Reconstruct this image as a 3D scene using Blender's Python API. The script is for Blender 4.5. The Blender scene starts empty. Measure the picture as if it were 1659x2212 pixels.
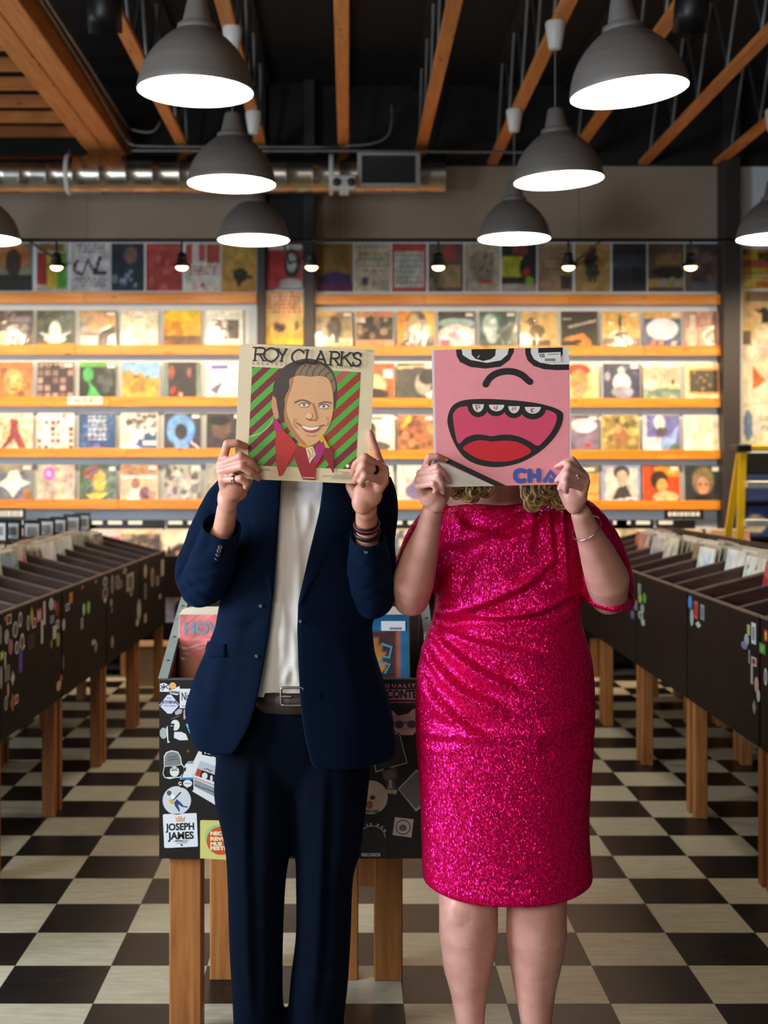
import bpy, bmesh, math, random
import numpy as np
from mathutils import Vector, Matrix

random.seed(7)
SC = bpy.context.scene
COL = SC.collection
PI = math.pi

# ------------------------------------------------------------------ camera
F, H, PX, PY = 2905.7, 1.567, 751.1, 1018.6        # focal length and principal point in 1659x2212 pixels


def at(px, py, Y):
    """world point at depth Y seen at a photograph pixel"""
    return Vector(((px - PX) * Y / F, Y, H - (py - PY) * Y / F))


cam_d = bpy.data.cameras.new('camera')
cam = bpy.data.objects.new('camera', cam_d)
COL.objects.link(cam)
cam.location = (0, 0, H)
cam.rotation_euler = (PI / 2, 0, 0)
cam_d.sensor_fit = 'VERTICAL'
cam_d.sensor_height = 36.0
cam_d.lens = F * 36.0 / 2212
cam_d.shift_x = (829.5 - PX) / 2212
cam_d.shift_y = -(1106 - PY) / 2212
cam_d.clip_start = 0.05
cam_d.clip_end = 60
cam_d.dof.use_dof = True
cam_d.dof.focus_distance = 3.15
cam_d.dof.aperture_fstop = 4.2
SC.camera = cam

# ------------------------------------------------------------------ light
world = bpy.data.worlds.new('world')
SC.world = world
world.use_nodes = True
wb = world.node_tree.nodes['Background']
wb.inputs['Color'].default_value = (0.62, 0.78, 1.0, 1)
wb.inputs['Strength'].default_value = 0.10


def area_light(name, loc, target, sx, sy, watts, col):
    d = bpy.data.lights.new(name, 'AREA')
    d.shape = 'RECTANGLE'
    d.size, d.size_y, d.energy, d.color = sx, sy, watts, col
    o = bpy.data.objects.new(name, d)
    COL.objects.link(o)
    o.location = loc
    o.rotation_euler = (Vector(target) - Vector(loc)).to_track_quat('-Z', 'Y').to_euler()
    return o


# cool daylight from the side window on the left, then an added warm fill behind the camera for unseen pendants
area_light('side_window_daylight', (-3.3, 2.3, 2.0), (0.2, 3.4, 1.15), 1.5, 1.9, 200, (0.70, 0.85, 1.0))
area_light('warm_front_fill', (-1.8, -1.2, 2.6), (0.3, 3.3, 1.4), 2.6, 1.2, 74, (1.0, 0.88, 0.76))
area_light('far_left_window_daylight', (-5.85, 8.3, 1.7), (0.0, 10.4, 1.3), 3.0, 2.0, 100, (0.72, 0.86, 1.0))

SC.view_settings.view_transform = 'Standard'
SC.view_settings.look = 'None'
SC.view_settings.exposure = 0.35
SC.view_settings.gamma = 1.0
SC.view_settings.use_curve_mapping = False

LAMP_L = 15.0      # radiance of the pendant diffusers
SPOT_W = 98.0      # watts of each rail lamp

# ------------------------------------------------------------------ helpers


def C(r, g=None, b=None):
    """sRGB 0-255 (or a packed hex) to linear"""
    if g is None:
        r, g, b = (r >> 16) & 255, (r >> 8) & 255, r & 255
    def f(v):
        v /= 255.0
        return v / 12.92 if v <= 0.04045 else ((v + 0.055) / 1.055) ** 2.4
    return (f(r), f(g), f(b))


def new_mat(name):
    m = bpy.data.materials.new(name)
    m.use_nodes = True
    nt = m.node_tree
    return m, nt, nt.nodes['Principled BSDF']


def mat(name, col, rough=0.6, metal=0.0, spec=0.5, coat=0.0, coat_rough=0.05, sheen=0.0,
        var=0.0, scale=8.0, bump=0.0, bump_scale=60.0, stretch=(1, 1, 1), rand=0.0, sss=0.0):
    """plain procedural material; var = noise variation of the colour, rand = variation per object"""
    m, nt, p = new_mat(name)
    N, L = nt.nodes, nt.links
    p.inputs['Base Color'].default_value = (*col, 1)
    p.inputs['Roughness'].default_value = rough
    p.inputs['Metallic'].default_value = metal
    p.inputs['Specular IOR Level'].default_value = spec
    p.inputs['Coat Weight'].default_value = coat
    p.inputs['Coat Roughness'].default_value = coat_rough
    p.inputs['Sheen Weight'].default_value = sheen
    if sss:
        p.inputs['Subsurface Weight'].default_value = sss
        p.inputs['Subsurface Radius'].default_value = (0.012, 0.005, 0.003)
        p.inputs['Subsurface Scale'].default_value = 0.6
    if var or rand or bump:
        tc = N.new('ShaderNodeTexCoord')
        mp = N.new('ShaderNodeMapping')
        mp.inputs['Scale'].default_value = stretch
        L.new(tc.outputs['Object'], mp.inputs['Vector'])
    if var or rand:
        no = N.new('ShaderNodeTexNoise')
        no.inputs['Scale'].default_value = scale
        no.inputs['Detail'].default_value = 5
        L.new(mp.outputs['Vector'], no.inputs['Vector'])
        mr = N.new('ShaderNodeMapRange')
        mr.inputs['From Min'].default_value = 0.3
        mr.inputs['From Max'].default_value = 0.7
        mr.inputs['To Min'].default_value = 1 - var
        mr.inputs['To Max'].default_value = 1 + var
        L.new(no.outputs['Fac'], mr.inputs['Value'])
        hsv = N.new('ShaderNodeHueSaturation')
        hsv.inputs['Color'].default_value = (*col, 1)
        if rand:
            oi = N.new('ShaderNodeObjectInfo')
            m2 = N.new('ShaderNodeMapRange')
            m2.inputs['To Min'].default_value = 1 - rand
            m2.inputs['To Max'].default_value = 1 + rand
            L.new(oi.outputs['Random'], m2.inputs['Value'])
            mu = N.new('ShaderNodeMath')
            mu.operation = 'MULTIPLY'
            L.new(mr.outputs['Result'], mu.inputs[0])
            L.new(m2.outputs['Result'], mu.inputs[1])
            L.new(mu.outputs[0], hsv.inputs['Value'])
        else:
            L.new(mr.outputs['Result'], hsv.inputs['Value'])
        L.new(hsv.outputs['Color'], p.inputs['Base Color'])
    if bump:
        nb = N.new('ShaderNodeTexNoise')
        nb.inputs['Scale'].default_value = bump_scale
        nb.inputs['Detail'].default_value = 4
        L.new(mp.outputs['Vector'], nb.inputs['Vector'])
        bp = N.new('ShaderNodeBump')
        bp.inputs['Strength'].default_value = bump
        bp.inputs['Distance'].default_value = 0.004
        L.new(nb.outputs['Fac'], bp.inputs['Height'])
        L.new(bp.outputs['Normal'], p.inputs['Normal'])
    return m


def wood(name, c1, c2, axis='Z', rough=0.5, scale=3.0, knots=True, rand=0.12):
    """grain along one object axis, a few dark knots, tone varied per object"""
    m, nt, p = new_mat(name)
    N, L = nt.nodes, nt.links
    tc = N.new('ShaderNodeTexCoord')
    oi = N.new('ShaderNodeObjectInfo')
    ad = N.new('ShaderNodeVectorMath')
    ad.operation = 'ADD'
    L.new(tc.outputs['Object'], ad.inputs[0])
    sc3 = N.new('ShaderNodeVectorMath')
    sc3.operation = 'SCALE'
    sc3.inputs[0].default_value = (3.1, 5.3, 7.7)
    L.new(oi.outputs['Random'], sc3.inputs['Scale'])
    L.new(sc3.outputs[0], ad.inputs[1])
    mp = N.new('ShaderNodeMapping')
    st = {'X': (0.9, 14, 14), 'Y': (14, 0.9, 14), 'Z': (14, 14, 0.9)}[axis]
    mp.inputs['Scale'].default_value = st
    L.new(ad.outputs[0], mp.inputs['Vector'])
    no = N.new('ShaderNodeTexNoise')
    no.inputs['Scale'].default_value = scale
    no.inputs['Detail'].default_value = 6
    no.inputs['Distortion'].default_value = 0.9
    L.new(mp.outputs['Vector'], no.inputs['Vector'])
    cr = N.new('ShaderNodeValToRGB')
    cr.color_ramp.elements[0].position = 0.32
    cr.color_ramp.elements[0].color = (*c1, 1)
    cr.color_ramp.elements[1].position = 0.68
    cr.color_ramp.elements[1].color = (*c2, 1)
    L.new(no.outputs['Fac'], cr.inputs['Fac'])
    out = cr.outputs['Color']
    if knots:
        mk = N.new('ShaderNodeMapping')
        mk.inputs['Scale'].default_value = {'X': (2.2, 7, 7), 'Y': (7, 2.2, 7), 'Z': (7, 7, 2.2)}[axis]
        L.new(ad.outputs[0], mk.inputs['Vector'])
        vo = N.new('ShaderNodeTexVoronoi')
        vo.inputs['Scale'].default_value = 1.6
        L.new(mk.outputs['Vector'], vo.inputs['Vector'])
        k = N.new('ShaderNodeMapRange')
        k.inputs['From Min'].default_value = 0.05
        k.inputs['From Max'].default_value = 0.13
        k.inputs['To Min'].default_value = 0.75
        k.inputs['To Max'].default_value = 0.0
        L.new(vo.outputs['Distance'], k.inputs['Value'])
        mx = N.new('ShaderNodeMix')
        mx.data_type = 'RGBA'
        L.new(k.outputs['Result'], mx.inputs['Factor'])
        L.new(out, mx.inputs[6])
        mx.inputs[7].default_value = (c1[0] * 0.12, c1[1] * 0.1, c1[2] * 0.1, 1)
        out = mx.outputs[2]
    hs = N.new('ShaderNodeHueSaturation')
    mr = N.new('ShaderNodeMapRange')
    mr.inputs['To Min'].default_value = 1 - rand
    mr.inputs['To Max'].default_value = 1 + rand
    L.new(oi.outputs['Random'], mr.inputs['Value'])
    L.new(mr.outputs['Result'], hs.inputs['Value'])
    L.new(out, hs.inputs['Color'])
    L.new(hs.outputs['Color'], p.inputs['Base Color'])
    p.inputs['Roughness'].default_value = rough
    bp = N.new('ShaderNodeBump')
    bp.inputs['Strength'].default_value = 0.15
    bp.inputs['Distance'].default_value = 0.002
    L.new(no.outputs['Fac'], bp.inputs['Height'])
    L.new(bp.outputs['Normal'], p.inputs['Normal'])
    return m


def emit_mat(name, col, strength):
    m = bpy.data.materials.new(name)
    m.use_nodes = True
    nt = m.node_tree
    nt.nodes.remove(nt.nodes['Principled BSDF'])
    e = nt.nodes.new('ShaderNodeEmission')
    e.inputs['Color'].default_value = (*col, 1)
    e.inputs['Strength'].default_value = strength
    nt.links.new(e.outputs[0], nt.nodes['Material Output'].inputs['Surface'])
    return m


def world_of(o):
    m = o.matrix_basis.copy()
    if o.parent:
        return world_of(o.parent) @ o.matrix_parent_inverse @ m
    return m


def attach(o, parent, keep=True):
    o.parent = parent
    if keep:
        o.matrix_parent_inverse = world_of(parent).inverted()


def tag(o, label=None, cat=None, group=None, kind=None):
    if label: o['label'] = label
    if cat: o['category'] = cat
    if group: o['group'] = group
    if kind: o['kind'] = kind
    return o


def empty(name, loc, label=None, cat=None, group=None, rz=0.0):
    o = bpy.data.objects.new(name, None)
    o.empty_display_size = 0.1
    COL.objects.link(o)
    o.location = loc
    o.rotation_euler = (0, 0, rz)
    return tag(o, label, cat, group)


def obj_from(name, me, parent=None, keep=True):
    o = bpy.data.objects.new(name, me)
    COL.objects.link(o)
    if parent is not None:
        attach(o, parent, keep)
    return o


def copy_tree(o, parent=None):
    c = o.copy()
    COL.objects.link(c)
    if parent is not None:
        mpi = o.matrix_parent_inverse.copy()
        c.parent = parent
        c.matrix_parent_inverse = mpi
    for ch in list(o.children):
        copy_tree(ch, c)
    return c


class MB:
    """collects boxes, prisms, tubes, lathes; builds ONE mesh object"""
    def __init__(s):
        s.v, s.f, s.mi, s.sm = [], [], [], []
        s.m = 0
        s.smooth = False

    def add(s, verts, faces):
        n = len(s.v)
        s.v.extend([tuple(x) for x in verts])
        for f in faces:
            s.f.append([i + n for i in f])
            s.mi.append(s.m)
            s.sm.append(s.smooth)

    def box(s, x0, x1, y0, y1, z0, z1):
        v = [(x, y, z) for z in (z0, z1) for y in (y0, y1) for x in (x0, x1)]
        s.add(v, [(0, 2, 3, 1), (4, 5, 7, 6), (0, 1, 5, 4), (1, 3, 7, 5), (3, 2, 6, 7), (2, 0, 4, 6)])
        return s

    def obox(s, M, hx, hy, hz):
        v = [M @ Vector((x, y, z)) for z in (-hz, hz) for y in (-hy, hy) for x in (-hx, hx)]
        s.add(v, [(0, 2, 3, 1), (4, 5, 7, 6), (0, 1, 5, 4), (1, 3, 7, 5), (3, 2, 6, 7), (2, 0, 4, 6)])
        return s

    def prism(s, poly, M, t):
        """2D polygon extruded from local z=0 to z=t, placed by M"""
        n = len(poly)
        v = [M @ Vector((x, y, 0)) for x, y in poly] + [M @ Vector((x, y, t)) for x, y in poly]
        fs = [list(range(n))[::-1], list(range(n, 2 * n))]
        fs += [(i, (i + 1) % n, n + (i + 1) % n, n + i) for i in range(n)]
        s.add(v, fs)
        return s

    def flat(s, poly, M, z=0.0):
        s.add([M @ Vector((x, y, z)) for x, y in poly], [list(range(len(poly)))])
        return s

    def stroke(s, pts, w, M, z=0.0, caps=True, closed=False):
        """ribbon of width w along 2D points"""
        P = [Vector((p[0], p[1])) for p in pts]
        n = len(P)
        L_, R_ = [], []
        for i in range(n):
            if closed:
                d = P[(i + 1) % n] - P[i - 1]
            else:
                d = P[min(i + 1, n - 1)] - P[max(i - 1, 0)]
            if d.length < 1e-9:
                d = Vector((1, 0))
            d.normalize()
            q = Vector((-d.y, d.x)) * (w / 2)
            L_.append(P[i] + q)
            R_.append(P[i] - q)
        v = [M @ Vector((p.x, p.y, z)) for p in L_ + R_]
        fs = []
        rng = range(n) if closed else range(n - 1)
        for i in rng:
            j = (i + 1) % n
            fs.append((n + i, n + j, j, i))
        s.add(v, fs)
        if caps and not closed:
            for e in (P[0], P[-1]):
                s.flat([(e.x + w / 2 * math.cos(a), e.y + w / 2 * math.sin(a)) for a in np.linspace(0, 2 * PI, 14)[:-1]], M, z + 0.00003)
        return s

    def tube(s, pts, rad, seg=10, cap=True, flatten=None, up=None):
        """round tube along 3D points; rad number or list; flatten=(a,b) scales the section"""
        P = [Vector(p) for p in pts]
        n = len(P)
        if not hasattr(rad, '__len__'):
            rad = [rad] * n
        a, b = flatten or (1, 1)
        ref = Vector(up) if up else None
        rings = []
        prev = None
        for i in range(n):
            d = (P[min(i + 1, n - 1)] - P[max(i - 1, 0)])
            d.normalize()
            if prev is None:
                u = ref or (Vector((0, 0, 1)) if abs(d.z) < 0.9 else Vector((1, 0, 0)))
            else:
                u = prev
            u = u - d * u.dot(d)
            if u.length < 1e-6:
                u = d.orthogonal()
            u.normalize()
            prev = u
            w = d.cross(u)
            rings.append([P[i] + (u * math.cos(t) * a + w * math.sin(t) * b) * rad[i]
                          for t in np.linspace(0, 2 * PI, seg + 1)[:-1]])
        v = [p for r in rings for p in r]
        fs = []
        for i in range(n - 1):
            for k in range(seg):
                k2 = (k + 1) % seg
                fs.append((i * seg + k, i * seg + k2, (i + 1) * seg + k2, (i + 1) * seg + k))
        if cap:
            fs.append(list(range(seg))[::-1])
            fs.append([(n - 1) * seg + k for k in range(seg)])
        s.add(v, fs)
        return s

    def lathe(s, prof, M=None, seg=32, cap0=False, cap1=False):
        """profile of (radius, z) about local z"""
        M = M or Matrix()
        n = len(prof)
        v = [M @ Vector((r * math.cos(t), r * math.sin(t), z)) for r, z in prof for t in np.linspace(0, 2 * PI, seg + 1)[:-1]]
        fs = []
        for i in range(n - 1):
            for k in range(seg):
                k2 = (k + 1) % seg
                fs.append((i * seg + k, i * seg + k2, (i + 1) * seg + k2, (i + 1) * seg + k))
        if cap0: fs.append(list(range(seg))[::-1])
        if cap1: fs.append([(n - 1) * seg + k for k in range(seg)])
        s.add(v, fs)
        return s

    def grid(s, pts, nu, nv, wrap_u=False):
        """pts[v][u] points"""
        v = [p for row in pts for p in row]
        fs = []
        for j in range(nv - 1):
            for i in range(nu if wrap_u else nu - 1):
                i2 = (i + 1) % nu
                fs.append((j * nu + i, j * nu + i2, (j + 1) * nu + i2, (j + 1) * nu + i))
        s.add(v, fs)
        return s

    def sphere(s, c, r, seg=16, rings=10, M=None):
        c = Vector(c)
        if not hasattr(r, '__len__'): r = (r, r, r)
        v = []
        for j in range(rings + 1):
            ph = PI * j / rings
            for k in range(seg):
                t = 2 * PI * k / seg
                q = Vector((r[0] * math.sin(ph) * math.cos(t), r[1] * math.sin(ph) * math.sin(t), r[2] * math.cos(ph)))
                v.append(c + ((M @ q) if M else q))
        fs = []
        for j in range(rings):
            for k in range(seg):
                k2 = (k + 1) % seg
                fs.append((j * seg + k, (j + 1) * seg + k, (j + 1) * seg + k2, j * seg + k2))
        s.add(v, fs)
        return s

    def mesh(s, name, mats):
        me = bpy.data.meshes.new(name)
        me.from_pydata(s.v, [], s.f)
        if not isinstance(mats, (list, tuple)): mats = [mats]
        for m in mats: me.materials.append(m)
        me.polygons.foreach_set('material_index', s.mi)
        me.polygons.foreach_set('use_smooth', s.sm)
        me.update()
        return me

    def build(s, name, mats, parent=None, keep=True):
        return obj_from(name, s.mesh(name, mats), parent, keep)


def bevel(o, w, seg=2):
    m = o.modifiers.new('bevel', 'BEVEL')
    m.width, m.segments, m.limit_method = w, seg, 'ANGLE'
    return o


def smooth_pts(pts, n=6, closed=False):
    """Catmull-Rom through points (2D or 3D tuples)"""
    P = [np.array(p, float) for p in pts]
    m = len(P)
    out = []
    rng = range(m) if closed else range(m - 1)
    for i in rng:
        if closed:
            p0, p1, p2, p3 = P[i - 1], P[i], P[(i + 1) % m], P[(i + 2) % m]
        else:
            p0, p1, p2, p3 = P[max(i - 1, 0)], P[i], P[i + 1], P[min(i + 2, m - 1)]
        for k in range(n):
            t = k / n
            out.append(tuple(0.5 * ((2 * p1) + (-p0 + p2) * t + (2 * p0 - 5 * p1 + 4 * p2 - p3) * t * t + (-p0 + 3 * p1 - 3 * p2 + p3) * t ** 3)))
    if not closed:
        out.append(tuple(P[-1]))
    return out


def interp(tab, x):
    """piecewise smooth table lookup"""
    xs = [t[0] for t in tab]
    ys = [t[1] for t in tab]
    return float(np.interp(x, xs, ys))


TEXT_CACHE = {}


def eval_mesh(o):
    """evaluated mesh of an object (curves, modifiers), worked out in a scratch scene"""
    sc2 = bpy.data.scenes.new('scratch')
    sc2.collection.objects.link(o)
    vl = sc2.view_layers[0]
    with bpy.context.temp_override(scene=sc2, view_layer=vl):
        dg = bpy.context.evaluated_depsgraph_get()
        dg.update()
        me = bpy.data.meshes.new_from_object(o.evaluated_get(dg), preserve_all_data_layers=True, depsgraph=dg)
    sc2.collection.objects.unlink(o)
    bpy.data.scenes.remove(sc2)
    return me



def text_mesh_data(body, size, align='CENTER', bold=0.0, sx=1.0, shear=0.0):
    """built-in font as flat 2D geometry: list of verts and faces"""
    key = (body, size, align, bold, sx, shear)
    if key in TEXT_CACHE:
        return TEXT_CACHE[key]
    cu = bpy.data.curves.new('lettering', 'FONT')
    cu.body = body
    cu.size = size
    cu.align_x = align
    cu.align_y = 'CENTER'
    cu.resolution_u = 3
    cu.offset = bold
    cu.shear = shear
    cu.fill_mode = 'FRONT'
    o = bpy.data.objects.new('lettering_tmp', cu)
    me = eval_mesh(o)
    v = [(q.co.x * sx, q.co.y) for q in me.vertices]
    fs = [list(p.vertices) for p in me.polygons]
    bpy.data.objects.remove(o)
    bpy.data.curves.remove(cu)
    bpy.data.meshes.remove(me)
    TEXT_CACHE[key] = (v, fs)
    return v, fs


def add_text(mb, body, size, M, z, pos=(0, 0), rot=0.0, fit=None, **kw):
    v, fs = text_mesh_data(body, size, **kw)
    if not v: return
    k = 1.0
    if fit:
        w = max(q[0] for q in v) - min(q[0] for q in v)
        k = fit / w
    c, s_ = math.cos(rot), math.sin(rot)
    P = [M @ Vector((pos[0] + (x * k) * c - y * s_, pos[1] + (x * k) * s_ + y * c, z)) for x, y in v]
    mb.add(P, fs)


def plane_matrix(o, ux, uy):
    """local x,y axes ux,uy; local z towards the viewer side (ux x uy)"""
    ux, uy = Vector(ux).normalized(), Vector(uy).normalized()
    uz = ux.cross(uy).normalized()
    return Matrix(((ux.x, uy.x, uz.x, o[0]), (ux.y, uy.y, uz.y, o[1]), (ux.z, uy.z, uz.z, o[2]), (0, 0, 0, 1)))


FACE_CAM = lambda o: plane_matrix(o, (1, 0, 0), (0, 0, 1))      # front of this plane looks towards -Y
# ------------------------------------------------------------------ materials of the room
def tile_mat(name, base, streak, spec_col, rough):
    m, nt, p = new_mat(name)
    N, L = nt.nodes, nt.links
    tc = N.new('ShaderNodeTexCoord')
    oi = N.new('ShaderNodeObjectInfo')
    ge = N.new('ShaderNodeNewGeometry')
    mp = N.new('ShaderNodeMapping')
    mp.inputs['Scale'].default_value = (5, 26, 1)
    L.new(ge.outputs['Position'], mp.inputs['Vector'])
    no = N.new('ShaderNodeTexNoise')
    no.inputs['Scale'].default_value = 1.6
    no.inputs['Detail'].default_value = 7
    no.inputs['Roughness'].default_value = 0.7
    L.new(mp.outputs['Vector'], no.inputs['Vector'])
    cr = N.new('ShaderNodeValToRGB')
    cr.color_ramp.elements[0].position, cr.color_ramp.elements[1].position = 0.36, 0.62
    cr.color_ramp.elements[0].color, cr.color_ramp.elements[1].color = (*streak, 1), (*base, 1)
    L.new(no.outputs['Fac'], cr.inputs['Fac'])
    vo = N.new('ShaderNodeTexVoronoi')
    vo.inputs['Scale'].default_value = 11
    L.new(ge.outputs['Position'], vo.inputs['Vector'])
    no2 = N.new('ShaderNodeTexNoise')
    no2.inputs['Scale'].default_value = 4
    L.new(ge.outputs['Position'], no2.inputs['Vector'])
    ad = N.new('ShaderNodeMath')
    ad.operation = 'SUBTRACT'
    ad.inputs[0].default_value = 0.108
    L.new(no2.outputs['Fac'], ad.inputs[1])
    lt = N.new('ShaderNodeMapRange')
    lt.inputs['From Min'].default_value = 0.035
    lt.inputs['From Max'].default_value = 0.055
    lt.inputs['To Min'].default_value = 0.55
    lt.inputs['To Max'].default_value = 0.0
    L.new(vo.outputs['Distance'], lt.inputs['Value'])
    mx = N.new('ShaderNodeMix')
    mx.data_type = 'RGBA'
    L.new(lt.outputs['Result'], mx.inputs['Factor'])
    L.new(cr.outputs['Color'], mx.inputs[6])
    mx.inputs[7].default_value = (*spec_col, 1)
    hs = N.new('ShaderNodeHueSaturation')
    mr = N.new('ShaderNodeMapRange')
    mr.inputs['To Min'].default_value, mr.inputs['To Max'].default_value = 0.88, 1.1
    L.new(oi.outputs['Random'], mr.inputs['Value'])
    L.new(mr.outputs['Result'], hs.inputs['Value'])
    L.new(mx.outputs[2], hs.inputs['Color'])
    L.new(hs.outputs['Color'], p.inputs['Base Color'])
    rr = N.new('ShaderNodeMapRange')
    rr.inputs['To Min'].default_value, rr.inputs['To Max'].default_value = rough - 0.07, rough + 0.1
    L.new(no2.outputs['Fac'], rr.inputs['Value'])
    L.new(rr.outputs['Result'], p.inputs['Roughness'])
    p.inputs['Specular IOR Level'].default_value = 0.22
    return m


M_TILE_W = tile_mat('tile_ivory', C(192, 182, 154), C(168, 158, 131), C(138, 128, 102), 0.30)
M_TILE_B = tile_mat('tile_black', C(20, 17, 15), C(34, 29, 25), C(84, 74, 60), 0.32)
M_GROUT = mat('grout', C(70, 62, 52), 0.9)
M_PINE = wood('pine', C(138, 80, 32), C(174, 110, 52), 'Z', 0.55, knots=True)
M_PINE_Y = wood('pine_joist', C(190, 108, 44), C(214, 140, 68), 'Y', 0.6)
M_PINE_X = wood('pine_purlin', C(176, 98, 40), C(200, 124, 58), 'X', 0.6)
M_SHELF = wood('shelf_pine', C(214, 122, 30), C(240, 156, 48), 'X', 0.42, scale=2.0, rand=0.08)
M_DARK = mat('black_paint', C(20, 18, 17), 0.75, var=0.3, scale=3)
M_DECK = mat('black_deck', C(11, 10, 10), 0.9, var=0.3, scale=2)
M_POST = mat('dark_steel_post', C(50, 42, 40), 0.55, var=0.15, scale=3)
M_WALL = mat('pale_blue_wall', C(218, 228, 234), 0.85, var=0.04, scale=2)
M_WALL_UP = mat('grey_upper_wall', C(158, 140, 120), 0.9, var=0.06, scale=1.5)
M_SIDE = mat('dim_side_wall', C(120, 108, 98), 0.9, var=0.1)
M_GALV = mat('galvanised_steel', C(186, 180, 168), 0.26, metal=1.0, var=0.22, scale=6, bump=0.05, bump_scale=14)
M_TUBE = mat('steel_web_tube', C(120, 118, 116), 0.5, metal=0.8, var=0.15)
M_WHITE = mat('white_plastic', C(216, 212, 204), 0.45)
M_BLACKM = mat('black_metal', C(16, 15, 15), 0.45, spec=0.4)
M_STRIP = mat('panel_seam', C(84, 78, 72), 0.9)

# ------------------------------------------------------------------ the room
YW = 11.0            # face of the back wall
ZC = 4.72            # underside of the black roof deck
ZJ = 4.07            # underside of the joists


def struct(name, mb, m, parent=None):
    o = mb.build(name, m, parent)
    if parent is None:
        o['kind'] = 'structure'
    return o


floor = struct('floor', MB().box(-7, 7, -3, YW + 0.2, -0.12, -0.004), M_GROUT)
T = 0.3048
tw = T / 2 - 0.0006


def tile_mesh(name, m):
    mb = MB()
    mb.prism([(-tw, -tw), (tw, -tw), (tw, tw), (-tw, tw)], Matrix.Translation((0, 0, -0.004)), 0.004)
    return mb.mesh(name, m)


me_w, me_b = tile_mesh('tile_ivory', M_TILE_W), tile_mesh('tile_black', M_TILE_B)
cells = []
for j in range(-13, 35):                    # row j spans Y 7.3142-j*T-T .. 7.3142-j*T
    yc = 7.3142 - j * T - T / 2
    if yc > YW - 0.05 or yc < -2.8: continue
    for i in range(-19, 26):
        xc = i * T - 1.0548 + T / 2
        if abs(xc) > 6.8: continue
        px = PX + F * xc / max(yc, 0.3)
        py = PY + F * H / max(yc, 0.3)
        white = (i + j) % 2 == 1
        seen = yc > 3.2 and -90 < px < 1750 and not (yc > 9.0 and abs(xc) > 1.9)
        size = F * T / max(yc, 0.3)
        cells.append((0 if seen else 1, -size if seen else 0, xc, yc, white))
cells.sort()
rest_w, rest_b = MB(), MB()
n_tile = 0
for k, (hid, s_, xc, yc, white) in enumerate(cells):
    if n_tile < 300 and not hid:
        o = obj_from('tile', me_w if white else me_b, floor)
        o.location = (xc, yc, 0)
        n_tile += 1
    else:
        (rest_w if white else rest_b).prism([(-tw, -tw), (tw, -tw), (tw, tw), (-tw, tw)], Matrix.Translation((xc, yc, -0.004)), 0.004)
tag(rest_w.build('tile_field_ivory', M_TILE_W, floor), kind='stuff')
tag(rest_b.build('tile_field_black', M_TILE_B, floor), kind='stuff')

wall_back = struct('wall_back', MB().box(-7, 7, YW, YW + 0.15, 0, ZC), M_WALL)
# grey drywall band above the posters, in sheets with a seam between each
zb0, zb1 = at(0, 519, YW).z, at(0, 360, YW).z
xs = [-4.6, (190 - PX) * YW / F, (560 - PX) * YW / F]
xs2 = [(680 - PX) * YW / F, (741 - PX) * YW / F, (1250 - PX) * YW / F, (1563 - PX) * YW / F]
for seq in (xs, xs2):
    for a, b in zip(seq[:-1], seq[1:]):
        MB().box(a + 0.004, b - 0.004, YW - 0.014, YW, zb0, zb1).build('drywall_panel', M_WALL_UP, wall_back)
MB().box(-7, 7, YW - 0.010, YW, zb1, ZC).build('black_frieze', M_DARK, wall_back)
MB().box(-7, 7, YW - 0.012, YW, 0, 0.42).build('black_plinth', M_DARK, wall_back)

wall_left = struct('wall_left', MB().box(-6.15, -6, 3.4, YW, 0, ZC), M_SIDE)
wall_right = struct('wall_right', MB().box(6, 6.15, -3, YW, 0, ZC), M_SIDE)
ceiling = struct('ceiling', MB().box(-7, 7, -3, YW + 0.15, ZC, ZC + 0.12), M_DECK)

# steel posts in the wall plane
def post(name, x0, x1, yf, z1, label):
    root = empty(name, ((x0 + x1) / 2, yf, 0))
    root['kind'] = 'structure'
    bevel(MB().box(x0, x1, yf, YW, 0.012, z1).build('post_shaft', M_POST, root), 0.006)
    MB().box(x0 - 0.03, x1 + 0.03, yf - 0.03, YW, 0, 0.012).build('base_plate', M_POST, root)
    return root


xp = lambda px, Y: (px - PX) * Y / F
post('trim_1', xp(555, 10.80), xp(573, 10.80), 10.80, ZC, '')
post('trim_2', xp(656, 10.80), xp(680, 10.80), 10.80, ZC, '')
post('trim_3', xp(1563, 10.80), xp(1600, 10.80), 10.80, ZC, '')
# black panel between the two left posts, above their posters
struct('trim_4', MB().box(xp(573, 10.9), xp(656, 10.9), 10.90, YW, at(0, 545, 10.9).z, ZC), M_DARK)

# ------------------------------------------------------------------ ceiling timbers
jx = [-1.274, -0.668, -0.033, 0.573, 1.183, 1.794, 2.414, 3.024, 3.640, 4.25]
for n, x in enumerate(jx):
    r = empty('roof_joist', (x, YW, ZJ))
    tag(r, 'orange pine roof joist with steel web tubes, number %s from the left' % ['one', 'two', 'three', 'four', 'five', 'six', 'seven', 'eight', 'nine', 'ten'][n], 'joist', 'open web roof joists')
    bevel(MB().box(x - 0.042, x + 0.042, 2.5, YW - 0.02, ZJ, ZJ + 0.038).build('bottom_chord', M_PINE_Y, r), 0.004, 1)
    MB().box(x - 0.042, x + 0.042, 2.5, YW - 0.02, ZC - 0.04, ZC - 0.001).build('top_chord', M_DARK, r)
    y = YW - 0.25 - 0.13 * (n % 3)
    while y > 3.0:
        MB().tube([(x, y, ZJ + 0.02), (x, y - 0.36, ZC - 0.02)], 0.0125, 8).build('web_tube', M_TUBE, r)
        MB().tube([(x + 0.028, y - 0.72, ZJ + 0.02), (x + 0.028, y - 0.36, ZC - 0.02)], 0.0125, 8).build('web_tube', M_TUBE, r)
        y -= 0.72

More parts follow.
